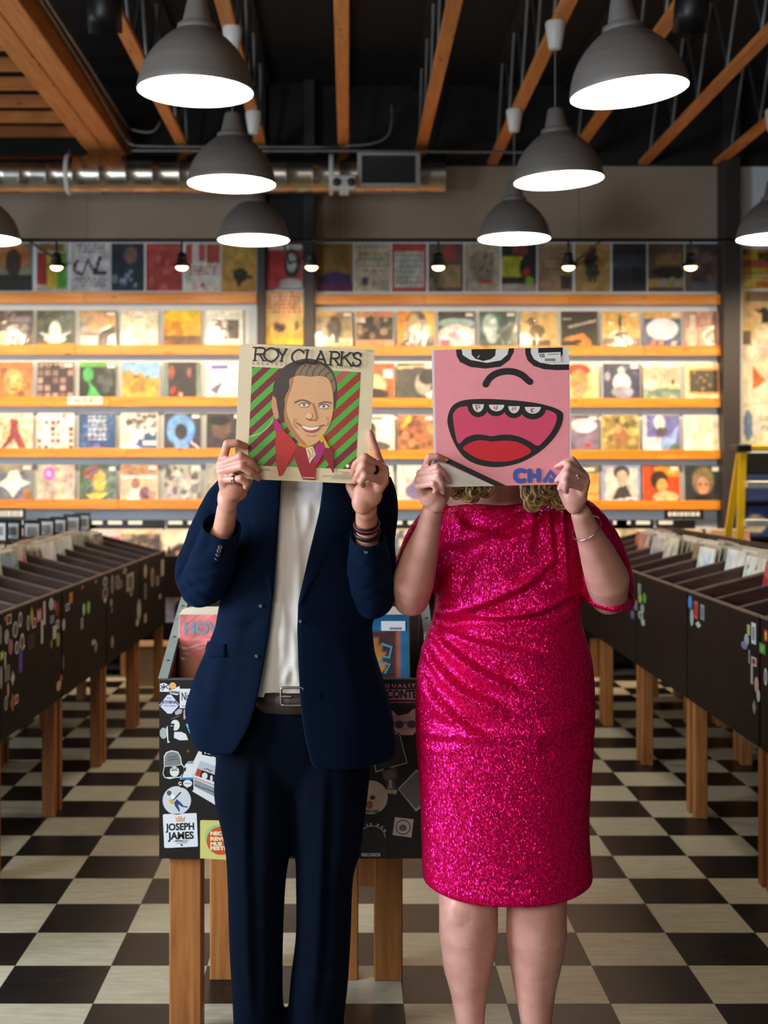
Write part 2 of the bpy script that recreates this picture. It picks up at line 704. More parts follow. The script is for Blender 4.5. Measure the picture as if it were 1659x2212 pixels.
bm_r = empty('ceiling_beam', (-1.9, YW, ZJ), 'thick laminated timber beam running overhead on the left', 'beam')
for a, b in ((-1.895, -1.750), (-2.045, -1.899)):
    bevel(MB().box(a, b, 2.5, YW - 0.02, ZJ, ZJ + 0.20).build('timber_ply', M_PINE_Y, bm_r), 0.006, 1)
for k in range(9):
    y = YW - 0.10 - 0.45 * k
    tag(bevel(MB().box(-6.0, -1.80, y - 0.045, y, 4.27, 4.36).build('roof_purlin', M_PINE_X), 0.004, 1),
        'pine purlin resting on the left beam, number %s from the back wall' % ['one', 'two', 'three', 'four', 'five', 'six', 'seven', 'eight', 'nine'][k], 'purlin', 'purlins on the left beam')

# round duct with seams
rd, yd, zd = 0.152, 10.45, at(0, 377, 10.45).z
dr = empty('air_duct', (-1.2, yd, zd), 'long round galvanised air duct under the joists along the back wall', 'duct')
x1 = xp(960, yd)
MR = plane_matrix((0, yd, zd), (0, 1, 0), (0, 0, 1))
k = 0
xx = x1
while xx > -3.2:
    w = 0.205
    mb = MB(); mb.smooth = True
    pr = [(rd, -0.001), (rd + 0.006, 0.004), (rd, 0.010), (rd - 0.001, w / 2), (rd, w)]
    mb.lathe(pr, Matrix.Translation((xx - w, yd, zd)) @ Matrix.Rotation(PI / 2, 4, 'Y'), 40)
    mb.build('duct_section', M_GALV, dr)
    xx -= w
mb = MB(); mb.lathe([(0.001, 0), (rd, 0)], Matrix.Translation((x1, yd, zd)) @ Matrix.Rotation(PI / 2, 4, 'Y'), 40)
mb.build('end_cap', M_GALV, dr)
for px in (300, 716):
    MB().tube([(xp(px / 2 if px == 300 else px, yd), yd, zd + rd), (xp(px / 2 if px == 300 else px, yd), yd, ZJ)], 0.004, 6).build('hanger_rod', M_TUBE, dr)
    mb = MB(); mb.smooth = True
    mb.lathe([(rd + 0.004, 0), (rd + 0.008, 0.004), (rd + 0.008, 0.03), (rd + 0.004, 0.034)], Matrix.Translation((xp(px / 2 if px == 300 else px, yd) - 0.017, yd, zd)) @ Matrix.Rotation(PI / 2, 4, 'Y'), 32)
    mb.build('hanger_strap', M_WHITE, dr)
# register box on the duct
gx0, gx1 = xp(772, 10.26), xp(908, 10.26)
gz0, gz1 = at(0, 404, 10.26).z, at(0, 327, 10.26).z
vr = empty('air_register', ((gx0 + gx1) / 2, 10.26, gz0), 'rectangular louvred air register mounted on the round duct', 'vent')
MB().box(gx0 + 0.03, gx1 - 0.03, 10.275, 10.46, gz0 + 0.03, gz1 - 0.03).build('register_boot', M_DARK, vr)
fr = MB()
fr.box(gx0, gx1, 10.25, 10.275, gz0, gz0 + 0.03).box(gx0, gx1, 10.25, 10.275, gz1 - 0.03, gz1)
fr.box(gx0, gx0 + 0.035, 10.25, 10.275, gz0 + 0.03, gz1 - 0.03).box(gx1 - 0.035, gx1, 10.25, 10.275, gz0 + 0.03, gz1 - 0.03)
bevel(fr.build('register_frame', mat('grey_register_paint', C(168, 164, 156), 0.5), vr), 0.003, 1)
for k in range(9):
    z = gz0 + 0.042 + k * 0.0225
    MB().obox(Matrix.Translation(((gx0 + gx1) / 2, 10.262, z)) @ Matrix.Rotation(0.6, 4, 'X'), (gx1 - gx0) / 2 - 0.036, 0.008, 0.002).build('louvre', M_TUBE, vr)
# emergency light / sensor hung on the duct
c = at(743, 396, 10.2)
er = empty('emergency_light', (c.x, c.y, c.z - 0.07), 'small white two-eyed emergency light fixed below the duct', 'light fixture')
bevel(MB().box(c.x - 0.09, c.x + 0.09, c.y - 0.03, c.y + 0.05, c.z - 0.05, c.z + 0.06).build('housing', M_WHITE, er), 0.015, 2)
for s in (-1, 1):
    mb = MB(); mb.smooth = True
    mb.lathe([(0.001, 0.03), (0.022, 0.03), (0.03, 0.02), (0.03, -0.01)], Matrix.Translation((c.x + s * 0.055, c.y - 0.035, c.z)) @ Matrix.Rotation(PI / 2, 4, 'X'), 20)
    mb.build('lamp_head', M_POST, er)
mb = MB(); mb.box(c.x - 0.035, c.x + 0.035, c.y - 0.01, c.y + 0.04, c.z - 0.085, c.z - 0.05)
mb.build('test_switch', M_WHITE, er)

# conduits
def conduit(label, pts, r=0.012):
    mb = MB(); mb.smooth = True
    mb.tube(smooth_pts(pts, 5), r, 8)
    o = mb.build('conduit', M_TUBE)
    return tag(o, label, 'conduit')


yc_ = 10.25
conduit('thin steel conduit curving up from the wall to the left beam', [at(75, -20, 7.3), at(170, 130, 8.6), at(262, 285, 10.1), at(285, 312, yc_), at(330, 316, yc_), at(420, 317, yc_), at(735, 318, yc_)])
conduit('second steel conduit running beside the left beam', [at(88, -20, 7.3), at(185, 130, 8.6), at(268, 262, 10.1), at(290, 281, yc_), at(330, 284, yc_), at(347, 262, yc_)])
conduit('steel conduit running level over the duct', [at(284, 325, yc_), at(500, 326, yc_), at(735, 326, yc_), at(1000, 328, yc_), at(1150, 329, yc_)])
conduit('short steel conduit bending up behind the middle joists', [at(745, 315, yc_), at(800, 311, yc_), at(835, 296, yc_), at(846, 265, yc_), at(846, 225, yc_)])
# ------------------------------------------------------------------ pendant lamps
M_SHADE = mat('brushed_aluminium', C(128, 121, 114), 0.5, metal=0.35, var=0.10, scale=2.5, stretch=(1, 1, 14))
M_CAPAL = mat('cast_aluminium_cap', C(158, 152, 146), 0.5, metal=0.6)
M_DIFF = emit_mat('lamp_diffuser', (1.0, 0.93, 0.82), LAMP_L)
M_INNER = mat('white_enamel', C(240, 238, 232), 0.5)
M_CORD = mat('grey_cord', C(120, 118, 114), 0.6)


def pendant(px_x, y, z, tilt, label, canopy=True):
    root = empty('pendant_lamp', (px_x, y, z), label, 'lamp', 'aluminium dome pendant lamps')
    R = Matrix.Translation((px_x, y, z + 0.40)) @ Matrix.Rotation(tilt, 4, 'Y') @ Matrix.Translation((0, 0, -0.40))
    mb = MB(); mb.smooth = True
    prof = [(0.25, 0), (0.2515, 0.006), (0.247, 0.03), (0.238, 0.068), (0.224, 0.108), (0.203, 0.147), (0.175, 0.185), (0.142, 0.218), (0.108, 0.247), (0.085, 0.262)]
    mb.lathe(prof, R, 48)
    mb.build('lamp_shade', M_SHADE, root)
    mb = MB(); mb.smooth = True
    mb.lathe([(r - 0.003, zz + 0.0005) for r, zz in prof], R, 48)
    mb.build('shade_lining', M_INNER, root)
    mb = MB(); mb.smooth = True
    mb.lathe([(0.085, 0.262), (0.083, 0.285), (0.067, 0.292), (0.062, 0.30), (0.042, 0.395), (0.036, 0.402), (0.004, 0.404)], R, 32)
    mb.build('lamp_cap', M_CAPAL, root)
    mb = MB()
    mb.lathe([(0.001, 0.010), (0.15, 0.008), (0.243, 0.006)], R, 40)
    mb.build('diffuser', M_DIFF, root)
    MB().tube([(px_x, y, z + 0.40), (px_x, y, ZJ)], 0.0035, 6).build('cord', M_CORD, root)
    if canopy:
        mb = MB(); mb.smooth = True
        mb.lathe([(0.052, ZJ), (0.056, ZJ - 0.012), (0.052, ZJ - 0.05), (0.036, ZJ - 0.145), (0.03, ZJ - 0.152), (0.004, ZJ - 0.152)], Matrix.Translation((px_x, y, 0)), 24)
        mb.build('canopy', M_WHITE, root)
    return root


zr = 3.185
pendant(-0.645, 5.77, zr + 0.01, 0.02, 'nearest aluminium dome pendant lamp hanging on the left, above the man')
pendant(-0.650, 7.58, zr, 0.012, 'middle aluminium dome pendant lamp of the left row')
pendant(-0.655, 9.36, zr - 0.01, 0.0, 'farthest aluminium dome pendant lamp of the left row, above the wall shelves')
pendant(1.155, 5.70, zr - 0.015, -0.095, 'nearest tilted aluminium dome pendant lamp hanging on the right, above the woman')
pendant(1.155, 7.49, zr, -0.05, 'middle aluminium dome pendant lamp of the right row')
pendant(1.152, 9.31, zr - 0.01, 0.0, 'farthest aluminium dome pendant lamp of the right row')
pendant(-2.53, 9.36, zr - 0.01, 0.0, 'aluminium dome pendant lamp cut by the left edge of the picture')
pendant(2.945, 9.31, zr - 0.01, 0.0, 'aluminium dome pendant lamp cut by the right edge, beside the dark post')

# black cylindrical ceiling speakers between the joists
for px, lab in ((228, 'black cylindrical ceiling spotlight beside the left beam'), (1490, 'black cylindrical ceiling spotlight between the right joists')):
    c = at(px, 40, 7.0)
    r = empty('ceiling_spotlight', c, lab, 'spotlight')
    mb = MB(); mb.smooth = True
    mb.lathe([(0.001, 0.02), (0.075, 0.02), (0.088, 0.0), (0.088, -0.005), (0.090, 0.10), (0.085, 0.26), (0.02, 0.27)], Matrix.Translation((c.x, c.y, c.z - 0.07)) @ Matrix.Rotation(0.35, 4, 'X'), 28)
    mb.build('spotlight_can', M_BLACKM, r)
    MB().tube([(c.x, c.y + 0.05, c.z + 0.16), (c.x, c.y + 0.05, ZC)], 0.012, 8).build('spotlight_stem', M_BLACKM, r)

# ------------------------------------------------------------------ rail with warm lamps
M_BULB = emit_mat('warm_bulb', (1.0, 0.60, 0.22), 11.0)
yr_ = 9.7
zrl = at(0, 519, yr_).z
rail = empty('lamp_rail', (0, yr_, zrl), 'thin black lighting rail running along the back wall above the posters', 'rail')
MB().tube([(-3.6, yr_, zrl), (xp(1659, yr_) + 0.5, yr_, zrl)], 0.014, 10).build('rail_pipe', M_BLACKM, rail)
for px in (60, 610, 1300):
    MB().tube([(xp(px, yr_), yr_, zrl), (xp(px, yr_), YW, zrl + 0.02)], 0.010, 8).build('rail_bracket', M_BLACKM, rail)
for n, px in enumerate((-150, 122, 393, 673, 947, 1228, 1492, 1765)):
    x = xp(px, yr_)
    z = at(0, 578, yr_).z
    nm = ['out past the left edge', 'above the red and yellow bottle poster', 'above the red poster', 'between the two left posts', 'above the orange framed poster in the middle', 'above the tan poster of a standing man', 'nearest the right post', 'out past the right edge'][n]
    r = empty('rail_lamp', (x, yr_, z), 'black rail lamp with warm bulb ' + nm, 'lamp', 'warm lamps on the black rail')
    MB().tube([(x, yr_, zrl), (x, yr_, z + 0.08)], 0.008, 8).build('lamp_stem', M_BLACKM, r)
    mb = MB(); mb.smooth = True
    mb.lathe([(0.012, 0.11), (0.030, 0.10), (0.034, 0.07), (0.040, 0.04), (0.062, 0.018), (0.066, 0.0), (0.058, 0.004), (0.03, 0.03)], Matrix.Translation((x, yr_, z)), 28)
    mb.build('lamp_hood', M_BLACKM, r)
    mb = MB(); mb.smooth = True
    mb.sphere((x, yr_, z + 0.004), (0.043, 0.043, 0.026), 18, 10)
    mb.build('bulb', M_BULB, r.children[-1])
    d = bpy.data.lights.new('rail_lamp_light', 'SPOT')
    d.energy, d.color, d.spot_size, d.spot_blend, d.shadow_soft_size = SPOT_W, (1.0, 0.74, 0.46), math.radians(118), 1.0, 0.05
    lo = bpy.data.objects.new('rail_lamp_light', d)
    COL.objects.link(lo)
    lo.location = (x, yr_ - 0.0, z - 0.035)
    lo.rotation_euler = (Vector((x, 10.95, 1.45)) - lo.location).to_track_quat('-Z', 'Y').to_euler()
    attach(lo, r)

# ------------------------------------------------------------------ painted covers (flat print as point colours on a fine grid)
def print_mat(name, rough, coat, coat_rough=0.08):
    m, nt, p = new_mat(name)
    a = nt.nodes.new('ShaderNodeAttribute')
    a.attribute_name = 'Col'
    nt.links.new(a.outputs['Color'], p.inputs['Base Color'])
    p.inputs['Roughness'].default_value = rough
    p.inputs['Coat Weight'].default_value = coat
    p.inputs['Coat Roughness'].default_value = coat_rough
    tc = nt.nodes.new('ShaderNodeTexCoord')
    no = nt.nodes.new('ShaderNodeTexNoise')
    no.inputs['Scale'].default_value = 9
    no.inputs['Distortion'].default_value = 1.5
    nt.links.new(tc.outputs['Object'], no.inputs['Vector'])
    bp = nt.nodes.new('ShaderNodeBump')
    bp.inputs['Strength'].default_value = 0.35
    bp.inputs['Distance'].default_value = 0.01
    nt.links.new(no.outputs['Fac'], bp.inputs['Height'])
    nt.links.new(bp.outputs['Normal'], p.inputs['Coat Normal'])
    return m


M_PRINT = print_mat('sleeve_print', 0.5, 0.35, 0.12)
M_POSTER = print_mat('poster_print', 0.7, 0.1, 0.3)
M_CARD = mat('sleeve_card', C(214, 200, 172), 0.6)
M_TAG = mat('price_tag_paper', C(235, 232, 226), 0.6)


class Art:
    def __init__(s, n, bg, m=None):
        s.n, s.m = n, m or n
        s.a = np.zeros((s.m + 1, s.n + 1, 3))
        s.a[:] = C(bg)
        s.u, s.v = np.meshgrid(np.linspace(0, 1, s.n + 1), np.linspace(0, 1, s.m + 1))
    def put(s, mask, c, k=1.0):
        c = np.array(C(c))
        mk = (mask * k)[..., None]
        s.a = s.a * (1 - mk) + c * mk
    def r(s, x0, y0, x1, y1, c, k=1.0):
        s.put(((s.u >= x0) & (s.u <= x1) & (s.v >= y0) & (s.v <= y1)).astype(float), c, k)
    def e(s, cx, cy, rx, ry, c, k=1.0):
        d = ((s.u - cx) / rx) ** 2 + ((s.v - cy) / ry) ** 2
        s.put(np.clip((1.15 - d) / 0.3, 0, 1), c, k)
    def p(s, pts, c, k=1.0):
        ins = np.zeros(s.u.shape, bool)
        q = pts[-1]
        for t in pts:
            cond = ((t[1] > s.v) != (q[1] > s.v))
            with np.errstate(divide='ignore', invalid='ignore'):
                xi = (q[0] - t[0]) * (s.v - t[1]) / (q[1] - t[1] + 1e-12) + t[0]
            ins ^= cond & (s.u < xi)
            q = t
        s.put(ins.astype(float), c, k)
    def g(s, c0, c1, k=1.0):
        """vertical blend of printed colour, bottom c0 to top c1"""
        t = s.v[..., None]
        g = np.array(C(c0)) * (1 - t) + np.array(C(c1)) * t
        s.a = s.a * (1 - k) + g * k
    def s_(s, seed, cols, cnt, r0=0.03, r1=0.12, box=(0, 0, 1, 1), k=0.8):
        R = random.Random(seed)
        for _ in range(cnt):
            s.e(R.uniform(box[0], box[2]), R.uniform(box[1], box[3]), R.uniform(r0, r1), R.uniform(r0, r1), R.choice(cols), k)
    def grid(s, seed, cols, nx, ny, bg, box=(0, 0, 1, 1)):
        R = random.Random(seed)
        s.r(*box, bg)
        for i in range(nx):
            for j in range(ny):
                x = box[0] + (box[2] - box[0]) * (i + .12) / nx
                y = box[1] + (box[3] - box[1]) * (j + .12) / ny
                s.r(x, y, x + (box[2] - box[0]) / nx * .76, y + (box[3] - box[1]) / ny * .76, R.choice(cols))
    def lines(s, seed, c, y0, y1, n, x0=0.1, x1=0.9):
        R = random.Random(seed)
        for j in range(n):
            y = y0 + (y1 - y0) * j / max(n - 1, 1)
            x = x0
            while x < x1:
                w = R.uniform(0.04, 0.13)
                s.r(x, y - 0.012, min(x + w, x1), y + 0.016, c)
                x += w + 0.04


PAINT_SEED = [100]


def value_noise(R, n, m, f):
    g = R.random((f + 2, f + 2))
    x, y = np.linspace(0, f, n + 1), np.linspace(0, f, m + 1)
    xi, yi = np.minimum(x.astype(int), f), np.minimum(y.astype(int), f)
    xf, yf = x - xi, y - yi
    xf, yf = xf * xf * (3 - 2 * xf), yf * yf * (3 - 2 * yf)
    a = g[np.ix_(yi, xi)] * (1 - xf) + g[np.ix_(yi, xi + 1)] * xf
    b = g[np.ix_(yi + 1, xi)] * (1 - xf) + g[np.ix_(yi + 1, xi + 1)] * xf
    return a * (1 - yf)[:, None] + b * yf[:, None]


def paint(bg, ops, n=26, m=None):
    A = Art(n, bg, m)
    for op in ops:
        getattr(A, op[0])(*op[1:])
    if n > 10:                      # printed mottle: photographic tone and small lettering
        PAINT_SEED[0] += 1
        R = np.random.default_rng(PAINT_SEED[0])
        k = 1.0
        for f, a in ((3, .35), (7, .45), (13, .42)):
            k = k * (1 + a * (value_noise(R, A.n, A.m, f) - 0.5))
        A.a = np.clip(A.a * k[..., None], 0, 0.95)
        tint = np.stack([value_noise(R, A.n, A.m, 5) for _ in range(3)], -1) - 0.5
        A.a = np.clip(A.a * (1 + 0.25 * tint), 0, 0.95)
    return A


def art_mesh(name, A, w, h, M, m):
    mb = MB()
    n, mm = A.n, A.m
    pts = [[M @ Vector(((i / n - 0.5) * w, (j / mm) * h, 0)) for i in range(n + 1)] for j in range(mm + 1)]
    mb.grid(pts, n + 1, mm + 1)
    me = mb.mesh(name, m)
    at_ = me.color_attributes.new('Col', 'FLOAT_COLOR', 'POINT')
    arr = np.ones((A.a.shape[0] * A.a.shape[1], 4), np.float32)
    arr[:, :3] = A.a.reshape(-1, 3)
    at_.data.foreach_set('color', arr.ravel())
    return me


SL = 0.312           # record sleeve edge


def record(name, label, A, base, lean=0.07, group=None, tagged=0, w=SL, rz=0.0, cat='record', prt=None):
    """sleeve standing on its lower edge at base, leaning back, cover towards -Y before rz"""
    o_M = Matrix.Translation(base) @ Matrix.Rotation(rz, 4, 'Z') @ Matrix.Rotation(-lean, 4, 'X')
    mb = MB()
    mb.box(-w / 2, w / 2, 0.0, 0.005, 0, w)
    o = mb.build(name, M_CARD)
    o.matrix_basis = o_M
    M = plane_matrix((0, -0.0008, 0), (1, 0, 0), (0, 0, 1))
    c = obj_from('cover_print', art_mesh('cover_print', A, w - 0.003, w - 0.003, M, prt or M_PRINT), o, False)
    if tagged:
        t = MB().box(w / 2 - 0.075, w / 2 - 0.015, -0.0016, -0.0009, w - 0.042, w - 0.016).build('price_tag', M_TAG, o, False)
    return tag(o, label, cat, group)


# ------------------------------------------------------------------ display ledges
YL = 10.90           # front face of the ledge lips
lip_l = [(632, 655), (745, 766), (857, 878), (968, 988), (1079, 1100)]
lip_r = [(635, 658), (747, 768), (860, 880), (972, 992), (1081, 1101)]
nth = ['top', 'second', 'third', 'fourth', 'lowest']
LEDGE_Z = {}
for side, lips, xa, xb in (('left', lip_l, -4.6, xp(555, YL)), ('right', lip_r, xp(680, YL), xp(1562, YL))):
    for n, (y0, y1) in enumerate(lips):
        z1, z0 = at(0, y0, YL).z, at(0, y1, YL).z
        r = empty('display_ledge', ((xa + xb) / 2, YL, z0), '%s orange pine display ledge on the %s part of the back wall' % (nth[n], side), 'shelf', 'pine ledges on the back wall')
        cuts = [xa] + sorted(xa + (xb - xa) * random.uniform(a, a + 0.25) for a in (0.25, 0.6)) + [xb]
        for a, b in zip(cuts[:-1], cuts[1:]):
            bevel(MB().box(a + 0.0008, b - 0.0008, YL, YL + 0.02, z0, z1).build('lip_board', M_SHELF, r), 0.003, 1)
        MB().box(xa, xb, YL + 0.0205, YW - 0.0005, z1 - 0.035, z1 - 0.015).build('base_board', M_SHELF, r)
        LEDGE_Z[side, n] = z1 - 0.0145
# small price strip clipped to the third left ledge
c0, c1 = at(146, 874, YL - 0.004), at(221, 857, YL - 0.004)
sg = empty('shelf_sign', ((c0.x + c1.x) / 2, YL - 0.004, c0.z), 'small white shelf sign with orange letters clipped to the third left ledge', 'sign')
bevel(MB().box(c0.x, c1.x, YL - 0.005, YL - 0.001, c0.z, c1.z).build('sign_card', M_TAG, sg), 0.001, 1)
mb = MB()
add_text(mb, '1 AS 70 8C/1', 0.052, FACE_CAM(((c0.x + c1.x) / 2, YL - 0.0056, (c0.z + c1.z) / 2)), 0, fit=(c1.x - c0.x) * 0.8, bold=0.002)
mb.build('sign_lettering', mat('orange_ink', C(226, 120, 40), 0.6), sg)

RED, BLK, WHT, CRM, ORG, YEL, GRN, BLU, NAV, TEAL, PNK, BRN, GRY, TAN, OLV, VIO = (0xb5332a, 0x1c1a1a, 0xf0ece2, 0xe6d6b4, 0xd97a2c, 0xe8b32a, 0x3f9a4a, 0x7fa9d6, 0x27375c, 0x3d5f5c, 0xe08a9a, 0x5a3a2a, 0x77747a, 0xc8a26c, 0x6b6b3c, 0x6a5aa8)
DG = 0x3a3638
L_ART = [
 # row A
 [('red and black sleeve cut by the left edge', 0x3a1a16, [('s_', 1, [RED, BLK, ORG], 12)]),
  ('dark brown sleeve with a cream box at lower left', 0x4b3b34, [('s_', 2, [BLK, GRY, 0x6a5648], 16), ('r', .06, .02, .42, .42, 0xe8c493), ('r', .4, .7, .95, .84, GRY), ('r', .42, .3, .62, .45, CRM)]),
  ('dark green sleeve with a white flower burst', 0x4c5a40, [('s_', 3, [BLK, OLV, DG], 14), ('p', [(.5, .12), (.02, .42), (.3, .36)], WHT), ('p', [(.5, .1), (.98, .45), (.7, .36)], 0xdfe6ea), ('e', .5, .42, .16, .3, 0xf6f2d8), ('e', .5, .22, .3, .12, WHT), ('r', 0, 0, 1, .1, 0xc98f4a)]),  # white burst: glare of the plastic sleeve, put into the cover colours
  ('tan and grey sleeve with a white label', 0x8d7a66, [('p', [(0, .5), (1, .2), (1, .95), (0, 1)], TAN), ('p', [(.3, .3), (1, .6), (.9, .05), (.5, 0)], 0x453a35), ('r', .05, .05, .52, .32, 0xf0e2cc), ('s_', 4, [GRY, 0xb5a38b], 8, .04, .1, (0, .4, .7, .8))]),
  ('plain cream sleeve with a faint square', 0xf3e3c8, [('r', .12, 0, .92, .72, 0xf8ecd8), ('r', .38, .8, .6, .85, GRY)]),
  ('sleeve with yellow sky over brown ground', 0xf0b010, [('g', 0xd98a10, 0xf6c81c), ('s_', 5, [0xd87a14, 0xe89a10], 12, .05, .14, (0, .3, .5, .7)), ('r', 0, 0, 1, .32, 0x7a5630), ('s_', 6, [0x5a4030, 0x8a6840], 20, .02, .06, (0, 0, 1, .3))]),
  ('white sleeve with a small dark photograph', 0xeee4d2, [('r', .12, .22, .9, .74, 0x4a4644), ('s_', 7, [GRY, WHT, BLK], 14, .03, .1, (.15, .25, .88, .7))])],
 [('grey sleeve cut by the left edge on the second row', GRY, [('s_', 8, [BLK, 0x9a968c], 14)]),
  ('orange-brown sleeve with a glowing face', 0xb5713a, [('s_', 9, [0x7a4526, 0xc98a55], 16), ('e', .48, .48, .26, .34, 0xe8a55a), ('e', .5, .55, .12, .1, 0xf6cf8a), ('e', .36, .5, .05, .03, BRN), ('e', .6, .5, .05, .03, BRN), ('e', .5, .25, .12, .04, 0x8a4a2a)]),
  ('dark purple sleeve with rows of small portraits', 0x4a3a40, [('grid', 10, [0x7a5f5a, 0x94736a, 0x3a2c30, 0xa58a80], 5, 5, 0x382c30), ('lines', 3, 0xd8c8c0, .93, .97, 1)]),
  ('black sleeve with a bright green figure', 0x1e2a22, [('r', 0, .88, 1, 1, 0x64b04a), ('e', .24, .66, .14, .2, 0x3fae58), ('p', [(.2, .55), (.42, .3), (.62, 0), (.2, 0), (.3, .3)], 0x46b45e), ('s_', 11, [0x4a5550, 0x2a3a32], 12, .05, .15, (.5, .2, 1, .85)), ('r', .78, .84, .97, .91, WHT)]),
  ('sleeve with yellow fields under a blue sky', 0xc9a040, [('r', 0, .58, 1, 1, 0x7fb0e4), ('e', .15, .6, .22, .18, 0xb08a3a), ('e', .5, .62, .14, .09, 0xc79a3a), ('s_', 12, [0xa87e2e, 0xd8b04c, 0x8a6a30], 18, .05, .14, (0, .05, 1, .5)), ('s_', 13, [BLK, BRN], 5, .02, .05, (.3, .55, .9, .62))]),
  ('dark teal sleeve with a red and cream figure', 0x2c2a2e, [('r', 0, 0, .12, 1, 0x6b8078), ('r', .9, 0, 1, 1, 0x7a9088), ('e', .22, .72, .08, .2, 0x9a4a3a), ('s_', 14, [CRM, RED, BLK], 12, .04, .08, (.2, .02, .62, .28)), ('e', .7, .72, .06, .14, 0x8a5a50)]),
  ('white sleeve with a violet bird', 0xe9e4da, [('r', .12, .82, .6, .94, 0x5b4fb0), ('e', .4, .4, .3, .38, 0xf6f2ea), ('p', [(.1, .25), (.5, .5), (.3, .1)], 0x5d6a94)])],
 [('cream sleeve cut by the left edge on the third row', CRM, [('s_', 15, [TAN, 0xb8a890], 10)]),
  ('cream crowd sleeve with a red statue', 0xd9cdb0, [('s_', 16, [0x8a8270, CRM, 0xe8d060, 0x9a7a5a], 50, .02, .05), ('p', [(.38, .85), (.6, .85), (.62, .5), (.85, .05), (.65, .02), (.5, .3), (.25, .02), (.15, .05), (.4, .45)], 0xa04a44)]),
  ('sleeve tiled with many small pictures', 0xf0e4d8, [('grid', 17, [0xb06a5a, 0x6a4a40, 0xe8c0a8, 0xd8503a, 0x8a7a70, WHT, 0xf4eadc], 6, 6, 0xf4ece0), ('r', .56, .5, .8, .72, WHT)]),
  ('dark blue sleeve with pale lettering in the middle', 0x34507e, [('s_', 18, [0x26406a, 0x4a6a98, 0x5f7fa8], 20), ('lines', 5, 0xdfe6ee, .3, .9, 9, .24, .76), ('r', .3, .03, .7, .07, 0xb04a4a)]),
  ('white sleeve with black trees over blue', 0xf0e6d2, [('s_', 19, [0x4a4a48, 0x6b6a66, 0x2c2e30], 22, .04, .1, (.1, .6, .95, .95)), ('p', [(0, .32), (.2, .2), (.45, .18), (.5, .4), (1, .55), (1, 0), (.62, 0), (.4, .15)], 0x3a5f92), ('r', .6, .12, .97, .25, WHT), ('s_', 20, [WHT], 5, .05, .1, (.4, .35, .9, .6))]),
  ('slate sleeve with a pale blue ring', 0x41434e, [('e', .45, .55, .38, .43, 0x6fa2e0), ('e', .48, .12, .2, .12, 0x7fb4e8), ('e', .46, .5, .17, .22, 0x3a3638), ('r', .8, .78, .98, .96, 0x4a4a30), ('p', [(.72, .25), (.98, .05), (.95, .02), (.7, .22)], WHT)]),
  ('dark sleeve with a shadowed face beside the cream sleeve', 0x3a3436, [('e', .4, .6, .25, .3, 0x6a5248), ('e', .35, .8, .28, .14, BLK)])],
 [('red sleeve cut by the left edge on the lowest row', 0xa83a2c, [('s_', 21, [BLK, RED, 0xd8886a], 12)]),
  ('grey-blue sleeve with a white folded shirt shape', 0x787a86, [('s_', 22, [0x6a5a4a, 0x8a8c9a], 12), ('r', 0, .82, 1, 1, 0x9a8a70), ('p', [(.5, .1), (.3, .35), (.05, .45), (.3, .62), (.4, .85), (.62, .85), (.7, .6), (.95, .5), (.7, .38)], 0xf4f0e6), ('r', .78, .05, .96, .35, 0xc0803a)]),
  ('beige sleeve with a magenta sunburst circle', 0xcbb8a4, [('s_', 23, [0xb5a08c, 0xd8c8b4, 0xa89484], 24, .03, .12), ('e', .3, .75, .16, .18, 0xd55fd0), ('e', .3, .75, .08, .09, 0xe0b0d8)]),
  ('dark green sleeve with a red and yellow bird', 0x4d5f44, [('e', .6, .55, .32, .36, 0x5c6f50), ('p', [(.05, .75), (.4, .98), (.6, .8), (.5, .5), (.4, .35), (.35, .6)], 0x9c4634), ('e', .55, .55, .17, .3, 0xd4a436), ('e', .42, .8, .1, .05, 0x4a6aa0), ('p', [(.15, .2), (.8, .22), (.6, .08), (.3, .08)], 0xd8b83c), ('r', .8, .85, .97, .93, WHT)]),
  ('peach sleeve with a photograph of a seated man', 0xe0b490, [('r', 0, .72, 1, 1, 0xb07a52), ('r', .05, .62, .95, .7, WHT), ('e', .4, .48, .12, .16, 0x9a5a40), ('p', [(.15, 0), (.3, .32), (.5, .34), (.55, 0)], 0xf0dcc4), ('e', .65, .2, .16, .2, 0x6a3c3c), ('e', .85, .15, .1, .14, 0xb06a4c)]),
  ('grey sleeve with a blurred street scene', 0xa8a4a0, [('s_', 24, [0x6a6664, 0xd0ccc6, 0x4a4644], 26, .04, .13), ('r', .05, .68, .2, .9, 0x4a5a44)]),
  ('plain grey sleeve behind the man\'s shoulder', 0x98948c, [('s_', 25, [0x7a766e, 0xb8b4aa], 10)])],
]
